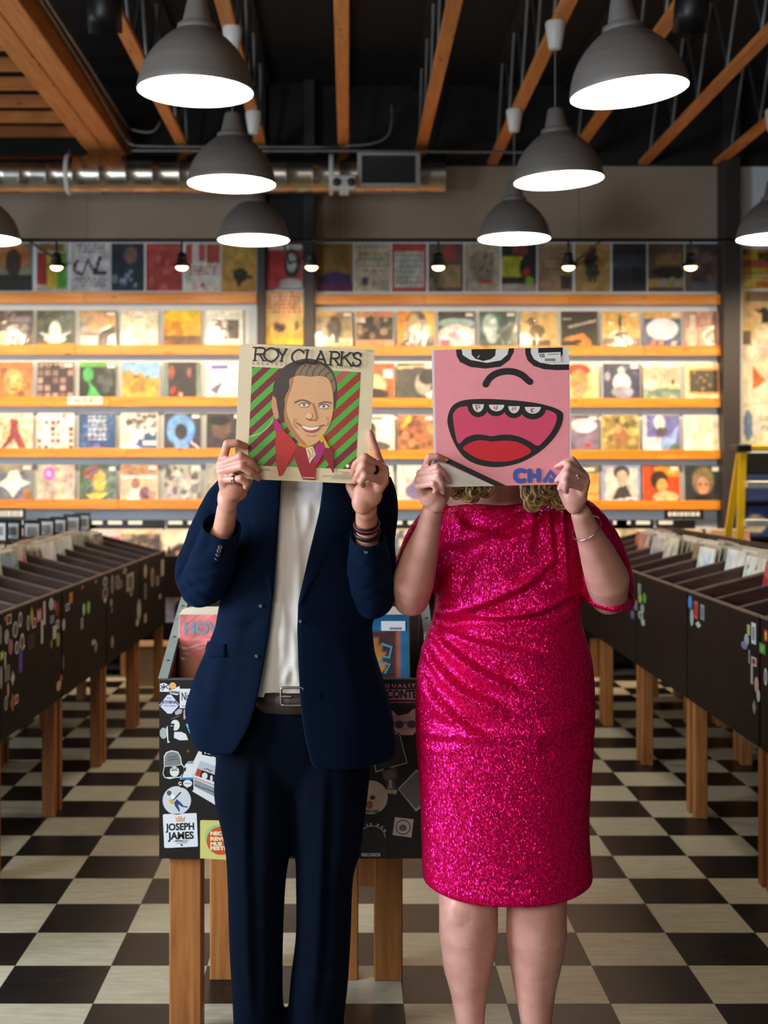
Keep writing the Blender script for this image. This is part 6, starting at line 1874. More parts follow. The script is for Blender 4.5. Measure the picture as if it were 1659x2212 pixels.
def hair_mat():
    m, nt, p = new_mat('blonde_hair')
    N, L = nt.nodes, nt.links
    tc = N.new('ShaderNodeTexCoord')
    no = N.new('ShaderNodeTexNoise')
    no.inputs['Scale'].default_value = 55
    L.new(tc.outputs['Object'], no.inputs['Vector'])
    cr = N.new('ShaderNodeValToRGB')
    cr.color_ramp.elements[0].position, cr.color_ramp.elements[1].position = 0.3, 0.7
    cr.color_ramp.elements[0].color, cr.color_ramp.elements[1].color = (*C(120, 90, 52), 1), (*C(205, 172, 116), 1)
    L.new(no.outputs['Fac'], cr.inputs['Fac'])
    L.new(cr.outputs['Color'], p.inputs['Base Color'])
    p.inputs['Roughness'].default_value = 0.42
    return m


M_BLONDE = hair_mat()


def sequin_mat():
    m, nt, p = new_mat('magenta_sequins')
    N, L = nt.nodes, nt.links
    tc = N.new('ShaderNodeTexCoord')
    mp = N.new('ShaderNodeMapping')
    mp.inputs['Scale'].default_value = (380, 380, 230)
    L.new(tc.outputs['Object'], mp.inputs['Vector'])
    vo = N.new('ShaderNodeTexVoronoi')
    vo.inputs['Scale'].default_value = 1.0
    vo.inputs['Randomness'].default_value = 0.75
    L.new(mp.outputs['Vector'], vo.inputs['Vector'])
    sb = N.new('ShaderNodeVectorMath'); sb.operation = 'SUBTRACT'
    sb.inputs[1].default_value = (0.5, 0.5, 0.5)
    L.new(vo.outputs['Color'], sb.inputs[0])
    sc_ = N.new('ShaderNodeVectorMath'); sc_.operation = 'SCALE'
    sc_.inputs['Scale'].default_value = 0.78
    L.new(sb.outputs[0], sc_.inputs[0])
    ge = N.new('ShaderNodeNewGeometry')
    ad = N.new('ShaderNodeVectorMath'); ad.operation = 'ADD'
    L.new(ge.outputs['Normal'], ad.inputs[0])
    L.new(sc_.outputs[0], ad.inputs[1])
    nm = N.new('ShaderNodeVectorMath'); nm.operation = 'NORMALIZE'
    L.new(ad.outputs[0], nm.inputs[0])
    L.new(nm.outputs[0], p.inputs['Normal'])
    # fine vertical rows of thread between the sequins
    cr = N.new('ShaderNodeMapRange')
    cr.inputs['From Min'].default_value, cr.inputs['From Max'].default_value = 0.25, 0.75
    cr.inputs['To Min'].default_value, cr.inputs['To Max'].default_value = 1.0, 0.45
    L.new(vo.outputs['Distance'], cr.inputs['Value'])
    hs = N.new('ShaderNodeHueSaturation')
    hs.inputs['Color'].default_value = (*C(220, 0, 70), 1)
    L.new(cr.outputs['Result'], hs.inputs['Value'])
    L.new(hs.outputs['Color'], p.inputs['Base Color'])
    p.inputs['Metallic'].default_value = 0.0
    p.inputs['Roughness'].default_value = 0.45
    p.inputs['Specular IOR Level'].default_value = 0.08
    gl = N.new('ShaderNodeBsdfGlossy')
    gl.inputs['Color'].default_value = (*C(255, 36, 158), 1)
    gl.inputs['Roughness'].default_value = 0.27
    L.new(nm.outputs[0], gl.inputs['Normal'])
    ms = N.new('ShaderNodeMixShader')
    ms.inputs['Fac'].default_value = 0.27
    L.new(p.outputs[0], ms.inputs[1])
    L.new(gl.outputs[0], ms.inputs[2])
    L.new(ms.outputs[0], N['Material Output'].inputs['Surface'])
    return m


M_SEQ = sequin_mat()


def remesh(mb, voxel, iters, name, m, factor=0.5):
    me = mb.mesh(name + '_raw', m)
    o = bpy.data.objects.new(name + '_raw', me)
    r = o.modifiers.new('remesh', 'REMESH')
    r.mode, r.voxel_size, r.use_smooth_shade = 'VOXEL', voxel, True
    if iters:
        s = o.modifiers.new('smooth', 'SMOOTH')
        s.factor, s.iterations = factor, iters
    out = eval_mesh(o)
    out.name = name
    out.materials.clear()
    out.materials.append(m)
    out.polygons.foreach_set('use_smooth', [True] * len(out.polygons))
    bpy.data.objects.remove(o)
    bpy.data.meshes.remove(me)
    return out


def capsule(mb, a, b, ra, rb, seg=14):
    a, b = Vector(a), Vector(b)
    d = b - a
    L_ = d.length
    if L_ < 1e-6: return
    u = d / L_
    pts, rad = [], []
    for t in (-1, -0.92, -0.7, -0.38):
        pts.append(a + u * (ra * t)); rad.append(max(ra * math.sqrt(max(0, 1 - t * t)), ra * 0.02))
    n = max(2, int(L_ / max(min(ra, rb), 0.004) / 1.5))
    for k in range(n + 1):
        t = k / n
        pts.append(a + d * t); rad.append(ra + (rb - ra) * t)
    for t in (0.38, 0.7, 0.92, 1):
        pts.append(b + u * (rb * t)); rad.append(max(rb * math.sqrt(max(0, 1 - t * t)), rb * 0.02))
    mb.tube(pts, rad, seg)


def chain(mb, pts, rad, seg=28):
    for i in range(len(pts) - 1):
        capsule(mb, pts[i], pts[i + 1], rad[i], rad[i + 1], seg)


def finger(mb, pts, r, seg=12):
    P = [at(*p) for p in pts]
    rr_ = [r * 1.14, r * 1.04, r * 0.95, r * 0.80]
    chain(mb, P, rr_, seg)
    mb.sphere(P[1], r * 1.10, 12, 8)
    mb.sphere(P[0], r * 1.28, 12, 8)


def ring_at(name, a, b, t, R, tube_r, m, parent, band=None, knob=None, kmat=None):
    """ring around the finger segment a-b"""
    a, b = at(*a), at(*b)
    c = a.lerp(b, t)
    d = (b - a).normalized()
    M = Matrix.Translation(c) @ d.to_track_quat('Z', 'Y').to_matrix().to_4x4()
    mb = MB(); mb.smooth = True
    if band:
        prof = [(R - 0.0006, -band), (R + tube_r, -band * 0.8), (R + tube_r * 1.2, 0), (R + tube_r, band * 0.8), (R - 0.0006, band)]
    else:
        prof = [(R + tube_r * math.cos(q), tube_r * math.sin(q)) for q in np.linspace(0, 2 * PI, 9)]
    mb.lathe(prof, M, 28)
    o = mb.build(name, m, parent)
    if knob:
        k = MB(); k.smooth = False
        k.sphere(c + Vector(knob), 0.0032, 8, 5)
        k.build(name + '_stone', kmat or m, o)
    return o


def crease_fn(creases, Yp):
    """(list of (polyline px, sigma px, amp m)) -> vectorised displacement along the normal"""
    segs = [(np.array(smooth_pts(poly, 6)), sig, amp) for poly, sig, amp in creases]
    def f(X, Y):
        tot = np.zeros_like(X)
        P = np.stack([X, Y], 1)
        for pl, sig, amp in segs:
            best = np.full(len(X), 1e9); sg = np.zeros(len(X)); ss = np.zeros(len(X))
            n = len(pl) - 1
            for i in range(n):
                ab = pl[i + 1] - pl[i]
                ap = P - pl[i]
                t = np.clip((ap @ ab) / (ab @ ab + 1e-9), 0, 1)
                d = ap - t[:, None] * ab
                q = np.sqrt((d * d).sum(1))
                m = q < best
                best[m] = q[m]
                sg[m] = np.sign(ab[0] * ap[m, 1] - ab[1] * ap[m, 0])
                ss[m] = (i + t[m]) / n
            fade = np.clip(np.minimum(5 * ss, 5 * (1 - ss)), 0, 1)
            x = sg * best / sig
            tot += np.where(best < 3.2 * sig, amp * fade * (x * np.exp(-x * x / 2) * 1.2 - 0.55 * np.exp(-x * x * 1.8)), 0)
        return tot
    return f


def to_px(p):
    return PX + F * p[0] / p[1], PY - F * (p[2] - H) / p[1]


def displace(me, fn, yc, front_only=True):
    n = len(me.vertices)
    co = np.empty(n * 3, np.float64); me.vertices.foreach_get('co', co); co = co.reshape(-1, 3)
    no = np.empty(n * 3, np.float32); me.vertices.foreach_get('normal', no); no = no.reshape(-1, 3)
    d = fn(PX + F * co[:, 0] / co[:, 1], PY - F * (co[:, 2] - H) / co[:, 1])
    if front_only:
        d = d * np.clip((0.15 - no[:, 1]) * 2.0, 0, 1)
    else:
        no = np.tile(np.array([0, -1.0, 0]), (n, 1))
    co += no * d[:, None]
    me.vertices.foreach_set('co', co.ravel())
    me.update()


def loft(mb, rings, seg=40, power=2.0, cap=True):
    """rings of (px_l, px_r, py, Y, half_depth) -> closed superellipse loft"""
    pts = []
    for xl, xr, py, Y, b in rings:
        c = at((xl + xr) / 2, py, Y)
        a = (xr - xl) / 2 * Y / F
        row = []
        for t in np.linspace(0, 2 * PI, seg + 1)[:-1]:
            ct, st = math.cos(t), math.sin(t)
            row.append(Vector((c.x + a * math.copysign(abs(ct) ** (2 / power), ct), c.y + b * math.copysign(abs(st) ** (2 / power), st), c.z)))
        pts.append(row)
    mb.grid(pts, seg, len(rings), True)
    if cap:
        n = len(mb.v)
        base = n - seg * len(rings)
        mb.f.append([base + k for k in range(seg)][::-1]); mb.mi.append(mb.m); mb.sm.append(mb.smooth)
        mb.f.append([n - seg + k for k in range(seg)]); mb.mi.append(mb.m); mb.sm.append(mb.smooth)


def dense(rings, n):
    """interpolate ring rows"""
    A = np.array(rings, float)
    pl = smooth_pts([tuple(r) for r in A], n)
    return [tuple(p) for p in pl]


def head_shape(mb, cx, top, chin, Yh, w):
    """head from px centre, px top, px chin"""
    c = at(cx, (top + chin) / 2, Yh)
    hh = (chin - top) / 2 * Yh / F
    mb.sphere((c.x, c.y + 0.008, c.z + hh * 0.22), (w, w * 1.24, hh * 0.80), 28, 20)
    mb.sphere((c.x, c.y - 0.022, c.z - hh * 0.30), (w * 0.80, w * 0.92, hh * 0.66), 24, 16)
    mb.sphere((c.x, c.y - 0.055, c.z - hh * 0.78), (w * 0.38, w * 0.40, hh * 0.22), 16, 12)
    capsule(mb, (c.x, c.y - w * 1.16, c.z + hh * 0.08), (c.x, c.y - w * 1.30, c.z - hh * 0.18), 0.008, 0.014)
    capsule(mb, (c.x - 0.02, c.y - w * 1.06, c.z - hh * 0.42), (c.x + 0.02, c.y - w * 1.06, c.z - hh * 0.42), 0.009, 0.009)
    for s in (-1, 1):
        mb.sphere((c.x + s * w * 1.0, c.y + 0.012, c.z - hh * 0.02), (0.010, 0.020, 0.032), 12, 10)
        capsule(mb, (c.x + s * 0.018, c.y - w * 1.05, c.z + hh * 0.14), (c.x + s * 0.046, c.y - w * 0.95, c.z + hh * 0.13), 0.010, 0.009)
    return c, hh


def face_parts(c, hh, w, parent, iris, brow):
    for s in (-1, 1):
        p = Vector((c.x + s * 0.032, c.y - w * 1.06, c.z + hh * 0.02))
        mb = MB(); mb.smooth = True; mb.sphere(p, 0.0125, 16, 10)
        e = mb.build('eye', mat('eye_white_%s' % iris, C(230, 226, 220), 0.2), parent)
        mb = MB(); mb.smooth = True; mb.sphere(p + Vector((0, -0.0085, 0)), (0.006, 0.0045, 0.006), 12, 8)
        mb.build('iris', flat_col(iris, 0.2), e)
        mb = MB(); mb.smooth = True
        mb.tube([p + Vector((-0.02, -0.004 + s * 0.004, 0.02)), p + Vector((0, -0.010, 0.027)), p + Vector((0.02, -0.004 - s * 0.004, 0.02))], [0.003, 0.0042, 0.003], 8)
        mb.build('eyebrow', brow, parent)
    mb = MB(); mb.smooth = True
    mb.tube([Vector((c.x + k, c.y - w * 1.06 - 0.0095 + abs(k) * 0.25, c.z - hh * 0.42 + abs(k) * 0.06)) for k in (-0.026, -0.013, 0, 0.013, 0.026)], [0.002, 0.0042, 0.005, 0.0042, 0.002], 8)
    mb.build('lips', mat('lips_%s' % parent.name, C(176, 96, 88), 0.4), parent)


# =================================================================== THE MAN
YM = 3.44
body = MB()
hc, hh = head_shape(body, 655, 772, 992, 3.43, 0.076)
capsule(body, at(655, 960, 3.46), at(655, 1060, 3.48), 0.058, 0.064)
chain(body, [at(560, 1085, 3.48), at(655, 1075, 3.49), at(760, 1090, 3.48)], [0.055, 0.07, 0.055])
chain(body, [at(650, 1130, 3.48), at(648, 1300, 3.47), at(640, 1470, 3.46), at(632, 1580, 3.46)], [0.085, 0.085, 0.08, 0.08])
arm_l = [at(540, 1062, 3.48), at(470, 1165, 3.455), at(438, 1258, 3.395), at(460, 1205, 3.30), at(484, 1140, 3.215), at(490, 1098, 3.175)]
chain(body, arm_l, [0.042, 0.040, 0.036, 0.034, 0.026, 0.0235])
arm_r = [at(780, 1066, 3.48), at(806, 1180, 3.455), at(808, 1290, 3.395), at(798, 1215, 3.29), at(793, 1150, 3.215), at(791, 1112, 3.180)]
chain(body, arm_r, [0.042, 0.040, 0.036, 0.034, 0.027, 0.0255])
for xs_, s in (((560, 553, 555), -1), ((706, 696, 682), 1)):
    chain(body, [at(xs_[0], 1620, 3.46), at(xs_[1], 1960, 3.46), at(xs_[2], 2300, 3.47)], [0.075, 0.05, 0.035])
    capsule(body, at(xs_[2], 2325, 3.47), at(xs_[2] - 4, 2370, 3.34), 0.035, 0.03)
# his right hand (left in the picture)
ML = dict(i=[(481, 994, 3.140), (491, 959, 3.105), (512, 957, 3.104), (531, 964, 3.1165)],
          m=[(478, 1003, 3.132), (520, 986, 3.090), (542, 998, 3.096), (556, 1014, 3.116)],
          r=[(478, 1018, 3.128), (522, 1007, 3.086), (541, 1020, 3.092), (558, 1033, 3.114)],
          p=[(482, 1036, 3.125), (520, 1034, 3.090), (533, 1044, 3.094), (531, 1052, 3.104)])
for k, r in (('i', .0098), ('m', .0102), ('r', .0098), ('p', .0088)): finger(body, ML[k], r)
for k in 'imrp': capsule(body, at(*ML[k][0]), at(494, 1072, 3.158), 0.0125, 0.019)
body.sphere(at(502, 1050, 3.140), (0.031, 0.020, 0.034), 20, 14)
body.sphere(at(517, 1058, 3.150), (0.020, 0.018, 0.026), 16, 12)
body.sphere(at(492, 1078, 3.160), (0.025, 0.021, 0.036), 18, 12)
chain(body, [at(512, 1070, 3.165), at(533, 1040, 3.172), at(545, 1008, 3.163), at(551, 985, 3.152)], [0.016, 0.0135, 0.0115, 0.009])
# his left hand (right in the picture), forefinger up along the edge
MRh = dict(i=[(824, 1008, 3.140), (813, 977, 3.128), (805, 953, 3.126), (799.5, 934, 3.122)],
           m=[(829, 1014, 3.130), (788, 988, 3.090), (769, 1003, 3.094), (763, 1022, 3.115)],
           r=[(831, 1025, 3.126), (786, 1006, 3.084), (773, 1026, 3.088), (767, 1040, 3.108)],
           p=[(829, 1040, 3.122), (788, 1027, 3.082), (780, 1041, 3.088), (784, 1049, 3.100)])
for k, r in (('i', .0092), ('m', .0102), ('r', .0098), ('p', .0090)): finger(body, MRh[k], r)
for k in 'imrp': capsule(body, at(*MRh[k][0]), at(793, 1082, 3.160), 0.0125, 0.020)
body.sphere(at(794, 1068, 3.140), (0.035, 0.020, 0.034), 20, 14)
body.sphere(at(783, 1084, 3.142), (0.026, 0.021, 0.030), 18, 12)
body.sphere(at(791, 1100, 3.165), (0.026, 0.022, 0.030), 18, 12)
chain(body, [at(775, 1078, 3.162), at(759, 1052, 3.172), at(757, 1018, 3.163), at(760, 990, 3.152)], [0.016, 0.0135, 0.0115, 0.009])
man = obj_from('person', remesh(body, 0.0026, 5, 'person_body', M_SKIN_M, 0.5))
tag(man, 'person in a navy suit and white shirt holding the cream record sleeve over the face', 'person')
face_parts(hc, hh, 0.076, man, 0x5a7a8c, M_HAIRM)
# hair
mb = MB()
mb.sphere((hc.x, hc.y + 0.018, hc.z + hh * 0.36), (0.083, 0.100, hh * 0.76), 26, 18)
mb.sphere((hc.x, hc.y - 0.045, hc.z + hh * 0.80), (0.062, 0.050, 0.036), 18, 12)
hair = obj_from('hair', remesh(mb, 0.006, 3, 'hair', M_HAIRM), man)

# ---- jacket
JK = [  # py, silhouette left, right, front edge left, right, half depth
    (978, 575, 735, 618, 690, 0.075), (992, 540, 770, 615, 692, 0.092), (1015, 512, 802, 611, 695, 0.106), (1045, 496, 820, 608, 697, 0.116), (1100, 486, 832, 604, 689, 0.126),
    (1200, 482, 832, 597, 664, 0.134), (1290, 480, 822, 590, 643, 0.130), (1350, 470, 800, 583, 641, 0.126), (1410, 448, 806, 574, 643, 0.130),
    (1470, 424, 826, 563, 646, 0.136), (1520, 407, 842, 550, 650, 0.142), (1560, 405, 850, 534, 656, 0.146), (1610, 410, 854, 500, 668, 0.148), (1660, 415, 852, 490, 690, 0.15)]
JT = np.array(JK)


def jk(col, py):
    return float(np.interp(py, JT[:, 0], JT[:, col]))


def hem(ph):
    """hem height (px) by angle round the body: 0 front, pi/2 left, pi back, 3pi/2 right"""
    return float(np.interp(ph, [0, 0.35, 0.62, 0.95, 1.35, 1.7, 3.14, 4.5, 5.2, 5.7, 6.28], [1588, 1604, 1610, 1598, 1548, 1535, 1575, 1598, 1632, 1640, 1628]))


def torso_pt(py, ph, grow=0.0):
    Y = YM
    xl, xr, b = jk(1, py), jk(2, py), jk(5, py) + grow
    cx = (jk(3, py) + jk(4, py)) / 2
    aL, aR = (cx - xl) * Y / F + grow, (xr - cx) * Y / F + grow
    c = at(cx, py, Y)
    s_, co = math.sin(ph), math.cos(ph)
    a = aL if s_ > 0 else aR
    e = 0.82
    return Vector((c.x - a * math.copysign(abs(s_) ** e, s_), c.y - b * math.copysign(abs(co) ** e, co), c.z))


def edge_ph(px_edge, py):
    """angle at which the torso section reaches image column px_edge on the front"""
    lo, hi = (0.0, PI / 2)
    left = px_edge < (jk(3, py) + jk(4, py)) / 2
    for _ in range(30):
        mid = (lo + hi) / 2
        p = torso_pt(py, mid if left else -mid)
        x = to_px(p)[0]
        if (left and x > px_edge) or ((not left) and x < px_edge): lo = mid
        else: hi = mid
    return mid if left else 2 * PI - mid


jm = MB(); jm.smooth = True
NU, NV = 64, 60
rows = []
for j in range(NV + 1):
    v = j / NV
    row = []
    for i in range(NU + 1):
        u = i / NU
        # first guess of the angle, then the hem, then the exact row
        py = 978 + v * (1600 - 978)
        for _ in range(3):
            p0, p1 = edge_ph(jk(3, py), py), edge_ph(jk(4, py), py)
            ph = p0 + (p1 - p0) * u
            py = 978 + v * (hem(ph) - 978)
        p = torso_pt(py, ph)
        w = mnoise.noise(Vector((p.x * 9, p.y * 9, p.z * 5))) * 0.004 * min(1, v * 3)
        fl = math.sin(ph * 9) * 0.004 * max(0, v - 0.7) / 0.3
        d = Vector((p.x - at(650, 0, YM).x, p.y - YM, 0))
        if d.length > 0: p = p + d.normalized() * (w + fl)
        row.append(p)
    rows.append(row)
jm.grid(rows, NU + 1, NV + 1)
# shoulder yoke closing the top round the neck
yk = []
for k, (g, dz) in enumerate(((0, 0), (-0.018, 0.018), (-0.034, 0.022))):
    yk.append([Vector((at(652, 978, YM).x + (p.x - at(652, 978, YM).x) * (1 - 0.16 * k), YM + 0.02 + (p.y - YM - 0.02) * (1 - 0.14 * k), p.z + dz)) for p in rows[0]])
jm.grid(yk, NU + 1, 3)


def sleeve(mb, pts, rad, seg=36, n=7, amp=0.004, seed=0.0, close0=True):
    P = smooth_pts([tuple(at(*p)) for p in pts], n)
    R = [float(np.interp(k / n, range(len(rad)), rad)) for k in range(len(P))]
    nP = len(P)
    v0 = len(mb.v)
    mb.tube(P, R, seg, cap=False)
    for q in range(v0, len(mb.v)):
        i = (q - v0) // seg
        c = Vector(P[i]); p = Vector(mb.v[q])
        t = i / (nP - 1)
        bend = math.exp(-((t - 0.52) / 0.16) ** 2)
        w = mnoise.noise(Vector((p.x * 14 + seed, p.y * 14, p.z * 14))) * amp + bend * math.sin(t * 70 + (p.x - c.x) * 55 + (p.y - c.y) * 30) * 0.0022
        mb.v[q] = tuple(c + (p - c) * (1 + w / R[i]))
    return v0, seg, nP


sleeve(jm, [(528, 1040, 3.475), (497, 1090, 3.465), (464, 1168, 3.445), (440, 1236, 3.41), (436, 1262, 3.375), (449, 1240, 3.335), (462, 1205, 3.29), (474, 1165, 3.245), (480, 1136, 3.212)],
       [0.052, 0.062, 0.070, 0.069, 0.056, 0.056, 0.052, 0.046, 0.042])
sleeve(jm, [(800, 1045, 3.475), (814, 1095, 3.465), (808, 1180, 3.445), (805, 1252, 3.41), (804, 1292, 3.375), (801, 1255, 3.335), (797, 1215, 3.285), (794, 1180, 3.245), (793, 1156, 3.222)],
       [0.055, 0.052, 0.053, 0.056, 0.053, 0.054, 0.050, 0.044, 0.040], seed=5.0)
jme = jm.mesh('jacket', M_NAVY)
jo = obj_from('jacket', jme, man)
sd = jo.modifiers.new('thickness', 'SOLIDIFY'); sd.thickness = 0.0035; sd.offset = 1
jo.modifiers.new('sub', 'SUBSURF').levels = 1
jo.modifiers['sub'].render_levels = 1
JC = crease_fn([([(384, 1262), (420, 1240), (470, 1236)], 7, .006), ([(390, 1288), (425, 1268), (462, 1262)], 6, .006), ([(388, 1225), (430, 1212), (474, 1206)], 8, .005), ([(440, 1085), (455, 1140), (430, 1200)], 9, .005), ([(470, 1020), (462, 1080), (450, 1130)], 9, .005), ([(412, 1180), (440, 1196), (470, 1180)], 8, .004),
                ([(850, 1275), (815, 1262), (770, 1268)], 7, .006), ([(845, 1305), (810, 1290), (775, 1296)], 6, .006), ([(852, 1225), (815, 1215), (770, 1225)], 8, .005), ([(840, 1060), (848, 1120), (838, 1190)], 9, .005), ([(560, 1120), (540, 1180), (520, 1230)], 13, .004), ([(720, 1130), (750, 1190), (770, 1250)], 13, .004), ([(470, 1345), (445, 1430), (432, 1500)], 10, .006), ([(500, 1390), (478, 1480), (470, 1570)], 12, .006), ([(535, 1300), (520, 1400), (500, 1560)], 14, .004),
                ([(560, 1330), (530, 1350), (480, 1345)], 12, .005), ([(660, 1330), (720, 1350), (790, 1345)], 14, .005), ([(760, 1380), (775, 1470), (790, 1580)], 14, .006), ([(640, 1345), (610, 1340), (560, 1370)], 10, .003)], YM)
displace(jme, JC, YM)


def on_torso(px, py, lift):
    ph = edge_ph(px, py)
    p = torso_pt(py, ph, lift)
    return p


# lapels
for side, inner, outer in (('l', [(1000, 616), (1045, 608), (1100, 604), (1160, 600), (1220, 596), (1290, 590)], [(1000, 560), (1045, 548), (1100, 536), (1130, 548), (1220, 572), (1290, 588)]),
                           ('r', [(1000, 692), (1045, 697), (1100, 689), (1160, 675), (1220, 660), (1300, 643)], [(1000, 748), (1045, 764), (1100, 772), (1132, 752), (1220, 692), (1300, 645)])):
    pts = []
    for (pi_, xi), (po, xo) in zip(inner, outer):
        row = [on_torso(xi + (xo - xi) * t, pi_ + (po - pi_) * t, 0.0065 + 0.004 * math.sin(t * PI * 0.9)) for t in np.linspace(0, 1, 7)]
        pts.append(row)
    mb = MB(); mb.smooth = True
    mb.grid(pts, 7, len(pts))
    lo = mb.build('lapel', M_NAVY, jo)
    s_ = lo.modifiers.new('thickness', 'SOLIDIFY'); s_.thickness = 0.003; s_.offset = 1
    lo.modifiers.new('sub', 'SUBSURF').render_levels = 2
# pocket flap
mb = MB(); mb.smooth = True
mb.grid([[on_torso(x, 1386 + (x - 440) * -0.12 + dy, 0.007) for x in np.linspace(452, 492, 8)] for dy in (0, 12, 26)], 8, 3)
pf = mb.build('pocket_flap', M_NAVY, jo)
s_ = pf.modifiers.new('thickness', 'SOLIDIFY'); s_.thickness = 0.003
# buttons
def button(p, d, r=0.0055, m=M_HORN, par=None):
    mb = MB(); mb.smooth = True
    M = Matrix.Translation(p) @ Vector(d).to_track_quat('Z', 'Y').to_matrix().to_4x4()
    mb.lathe([(r, -0.001), (r, 0.0015), (r * 0.8, 0.0024), (r * 0.5, 0.0016), (0.0002, 0.0016)], M, 16)
    return mb.build('button', m, par)


for px, py in ((569, 1298), (560, 1402)):
    button(on_torso(px - 4, py, 0.006), (0.1, -1, 0), 0.0045, M_HORN, jo)
button(on_torso(648, 1330, 0.006), (0, -1, 0), 0.004, M_HORN, jo)
for k in range(4):
    button(at(476 - 2.6 * k, 1182 + 8 * k, 3.188 + 0.012 * k), (0.45, -1, 0.25), 0.0055, M_HORN, jo)
    button(at(791 + 0.4 * k, 1192 + 8.5 * k, 3.197 + 0.014 * k), (0.05, -1, 0.2), 0.005, M_HORN, jo)

# ---- shirt
sm_ = MB(); sm_.smooth = True
rows = []
for py in np.linspace(1012, 1492, 56):
    row = []
    for x in np.linspace(520, 770, 60):
        b = np.interp(py, [1012, 1040, 1100, 1200, 1350, 1450, 1492], [0.075, 0.095, 0.112, 0.120, 0.116, 0.118, 0.112])
        c = at(648, py, YM)
        X = (x - 648) * YM / F
        a = 0.185
        q = 1 - min(0.98, abs(X / a)) ** 2.2
        Yv = YM - b * q ** 0.5
        row.append(Vector((c.x + X, Yv, c.z)))
    rows.append(row)
sm_.grid(rows, 60, 56)
sme = sm_.mesh('shirt', M_SHIRT)
SCf = crease_fn([([(640, 1080), (648, 1150), (655, 1230), (652, 1330)], 10, .005), ([(675, 1085), (672, 1130), (655, 1180)], 9, .004), ([(610, 1250), (625, 1350), (618, 1430)], 12, .005),
                 ([(632, 1440), (625, 1462), (622, 1482)], 7, .004), ([(575, 1462), (590, 1440), (610, 1400)], 9, .003), ([(600, 1478), (610, 1455), (632, 1430)], 8, .003), ([(640, 1350), (646, 1420), (650, 1478)], 8, .004), ([(608, 1100), (620, 1180), (612, 1260)], 12, .004), ([(612, 1052), (655, 1064), (695, 1052)], 5, .003)], YM)
displace(sme, SCf, YM, False)
so = obj_from('shirt', sme, man)
mb = MB(); mb.smooth = True      # rolled neckband
nb = []
for t in np.linspace(PI * 0.05, PI * 0.95, 24):
    nb.append(Vector((at(655, 1030, YM).x + 0.070 * math.cos(t), YM + 0.035 - 0.115 * math.sin(t), at(655, 1040, 3.34).z + 0.030 - 0.028 * math.sin(t))))
mb.tube(nb, 0.008, 10)
mb.build('neckband', M_SHIRT, so)

# ---- trousers
tm = MB()
loft(tm, dense([(545, 752, 1478, YM, 0.108), (520, 772, 1540, YM, 0.118), (484, 788, 1600, YM, 0.114), (474, 790, 1650, YM, 0.100), (490, 770, 1690, YM, 0.080), (520, 740, 1725, YM, 0.045)], 4), 48, 2.3)
loft(tm, dense([(480, 640, 1560, YM, 0.105), (466, 642, 1650, YM, 0.110), (463, 641, 1720, YM, 0.106), (476, 637, 1780, YM, 0.102), (487, 628, 1835, YM, 0.098), (492, 617, 1910, YM, 0.094), (496, 611, 2049, YM, 0.088), (503, 611, 2173, YM, 0.084), (506, 612, 2260, YM, 0.082), (508, 613, 2362, YM - 0.01, 0.086)], 5), 40, 2.2)
loft(tm, dense([(622, 780, 1560, YM, 0.105), (622, 798, 1650, YM, 0.110), (624, 794, 1720, YM, 0.106), (630, 786, 1780, YM, 0.102), (637, 778, 1840, YM, 0.098), (639, 763, 1896, YM, 0.094), (639, 758, 2017, YM, 0.088), (627, 752, 2120, YM, 0.085), (622, 743, 2209, YM, 0.082), (620, 738, 2362, YM - 0.01, 0.086)], 5), 40, 2.2)
tme = remesh(tm, 0.006, 12, 'trousers', M_NAVY2)
TC = crease_fn([([(548, 1620), (540, 1800), (546, 2000), (553, 2220)], 11, .006), ([(714, 1640), (706, 1850), (700, 2020), (684, 2220)], 11, .006), ([(505, 1960), (540, 1985), (590, 1990)], 12, .003), ([(650, 2090), (690, 2105), (740, 2100)], 12, .003)], YM)
displace(tme, TC, YM)
to = obj_from('trousers', tme, man)
# belt and buckle
bm = MB(); bm.smooth = True
rows = []
for py, g in ((1481, 0.0), (1483, 0.006), (1503, 0.0065), (1524, 0.006), (1526, 0.0)):
    c = at(648, py, YM)
    row = []
    for t in np.linspace(0, 2 * PI, 65)[:-1]:
        row.append(Vector((c.x - 0.000 + (0.1235 + g) * math.copysign(abs(math.cos(t)) ** 0.87, math.cos(t)), YM + (0.1195 + g) * math.copysign(abs(math.sin(t)) ** 0.87, math.sin(t)), c.z)))
    rows.append(row)
bm.grid(rows, 64, 5, True)
belt = bm.build('belt', M_BELT, man)
bc = at(631, 1504, YM - 0.131)
mb = MB(); mb.smooth = True
w2, h2 = 0.0265, 0.0215
fr_ = smooth_pts([(-w2, -h2 + .006), (-w2 + .006, -h2), (w2 - .004, -h2), (w2, -h2 + .004), (w2, h2 - .004), (w2 - .004, h2), (-w2 + .006, h2), (-w2, h2 - .006)], 4, True)
P3 = [Vector((bc.x + x, bc.y - 0.004, bc.z + z)) for x, z in fr_]
mb.tube(P3 + [P3[0]], 0.0032, 8, cap=False)
bk = mb.build('buckle', M_BRUSH, belt)
mb = MB(); mb.tube([(bc.x - w2, bc.y - 0.005, bc.z), (bc.x - 0.002, bc.y - 0.007, bc.z)], 0.0022, 8)
mb.build('buckle_prong', M_BRUSH, belt)
for px in (690,):
    p = at(px, 1503, YM)
    MB().box(p.x - 0.006, p.x + 0.006, YM - 0.136, YM - 0.128, p.z - 0.03, p.z + 0.03).build('belt_loop', M_NAVY2, to)
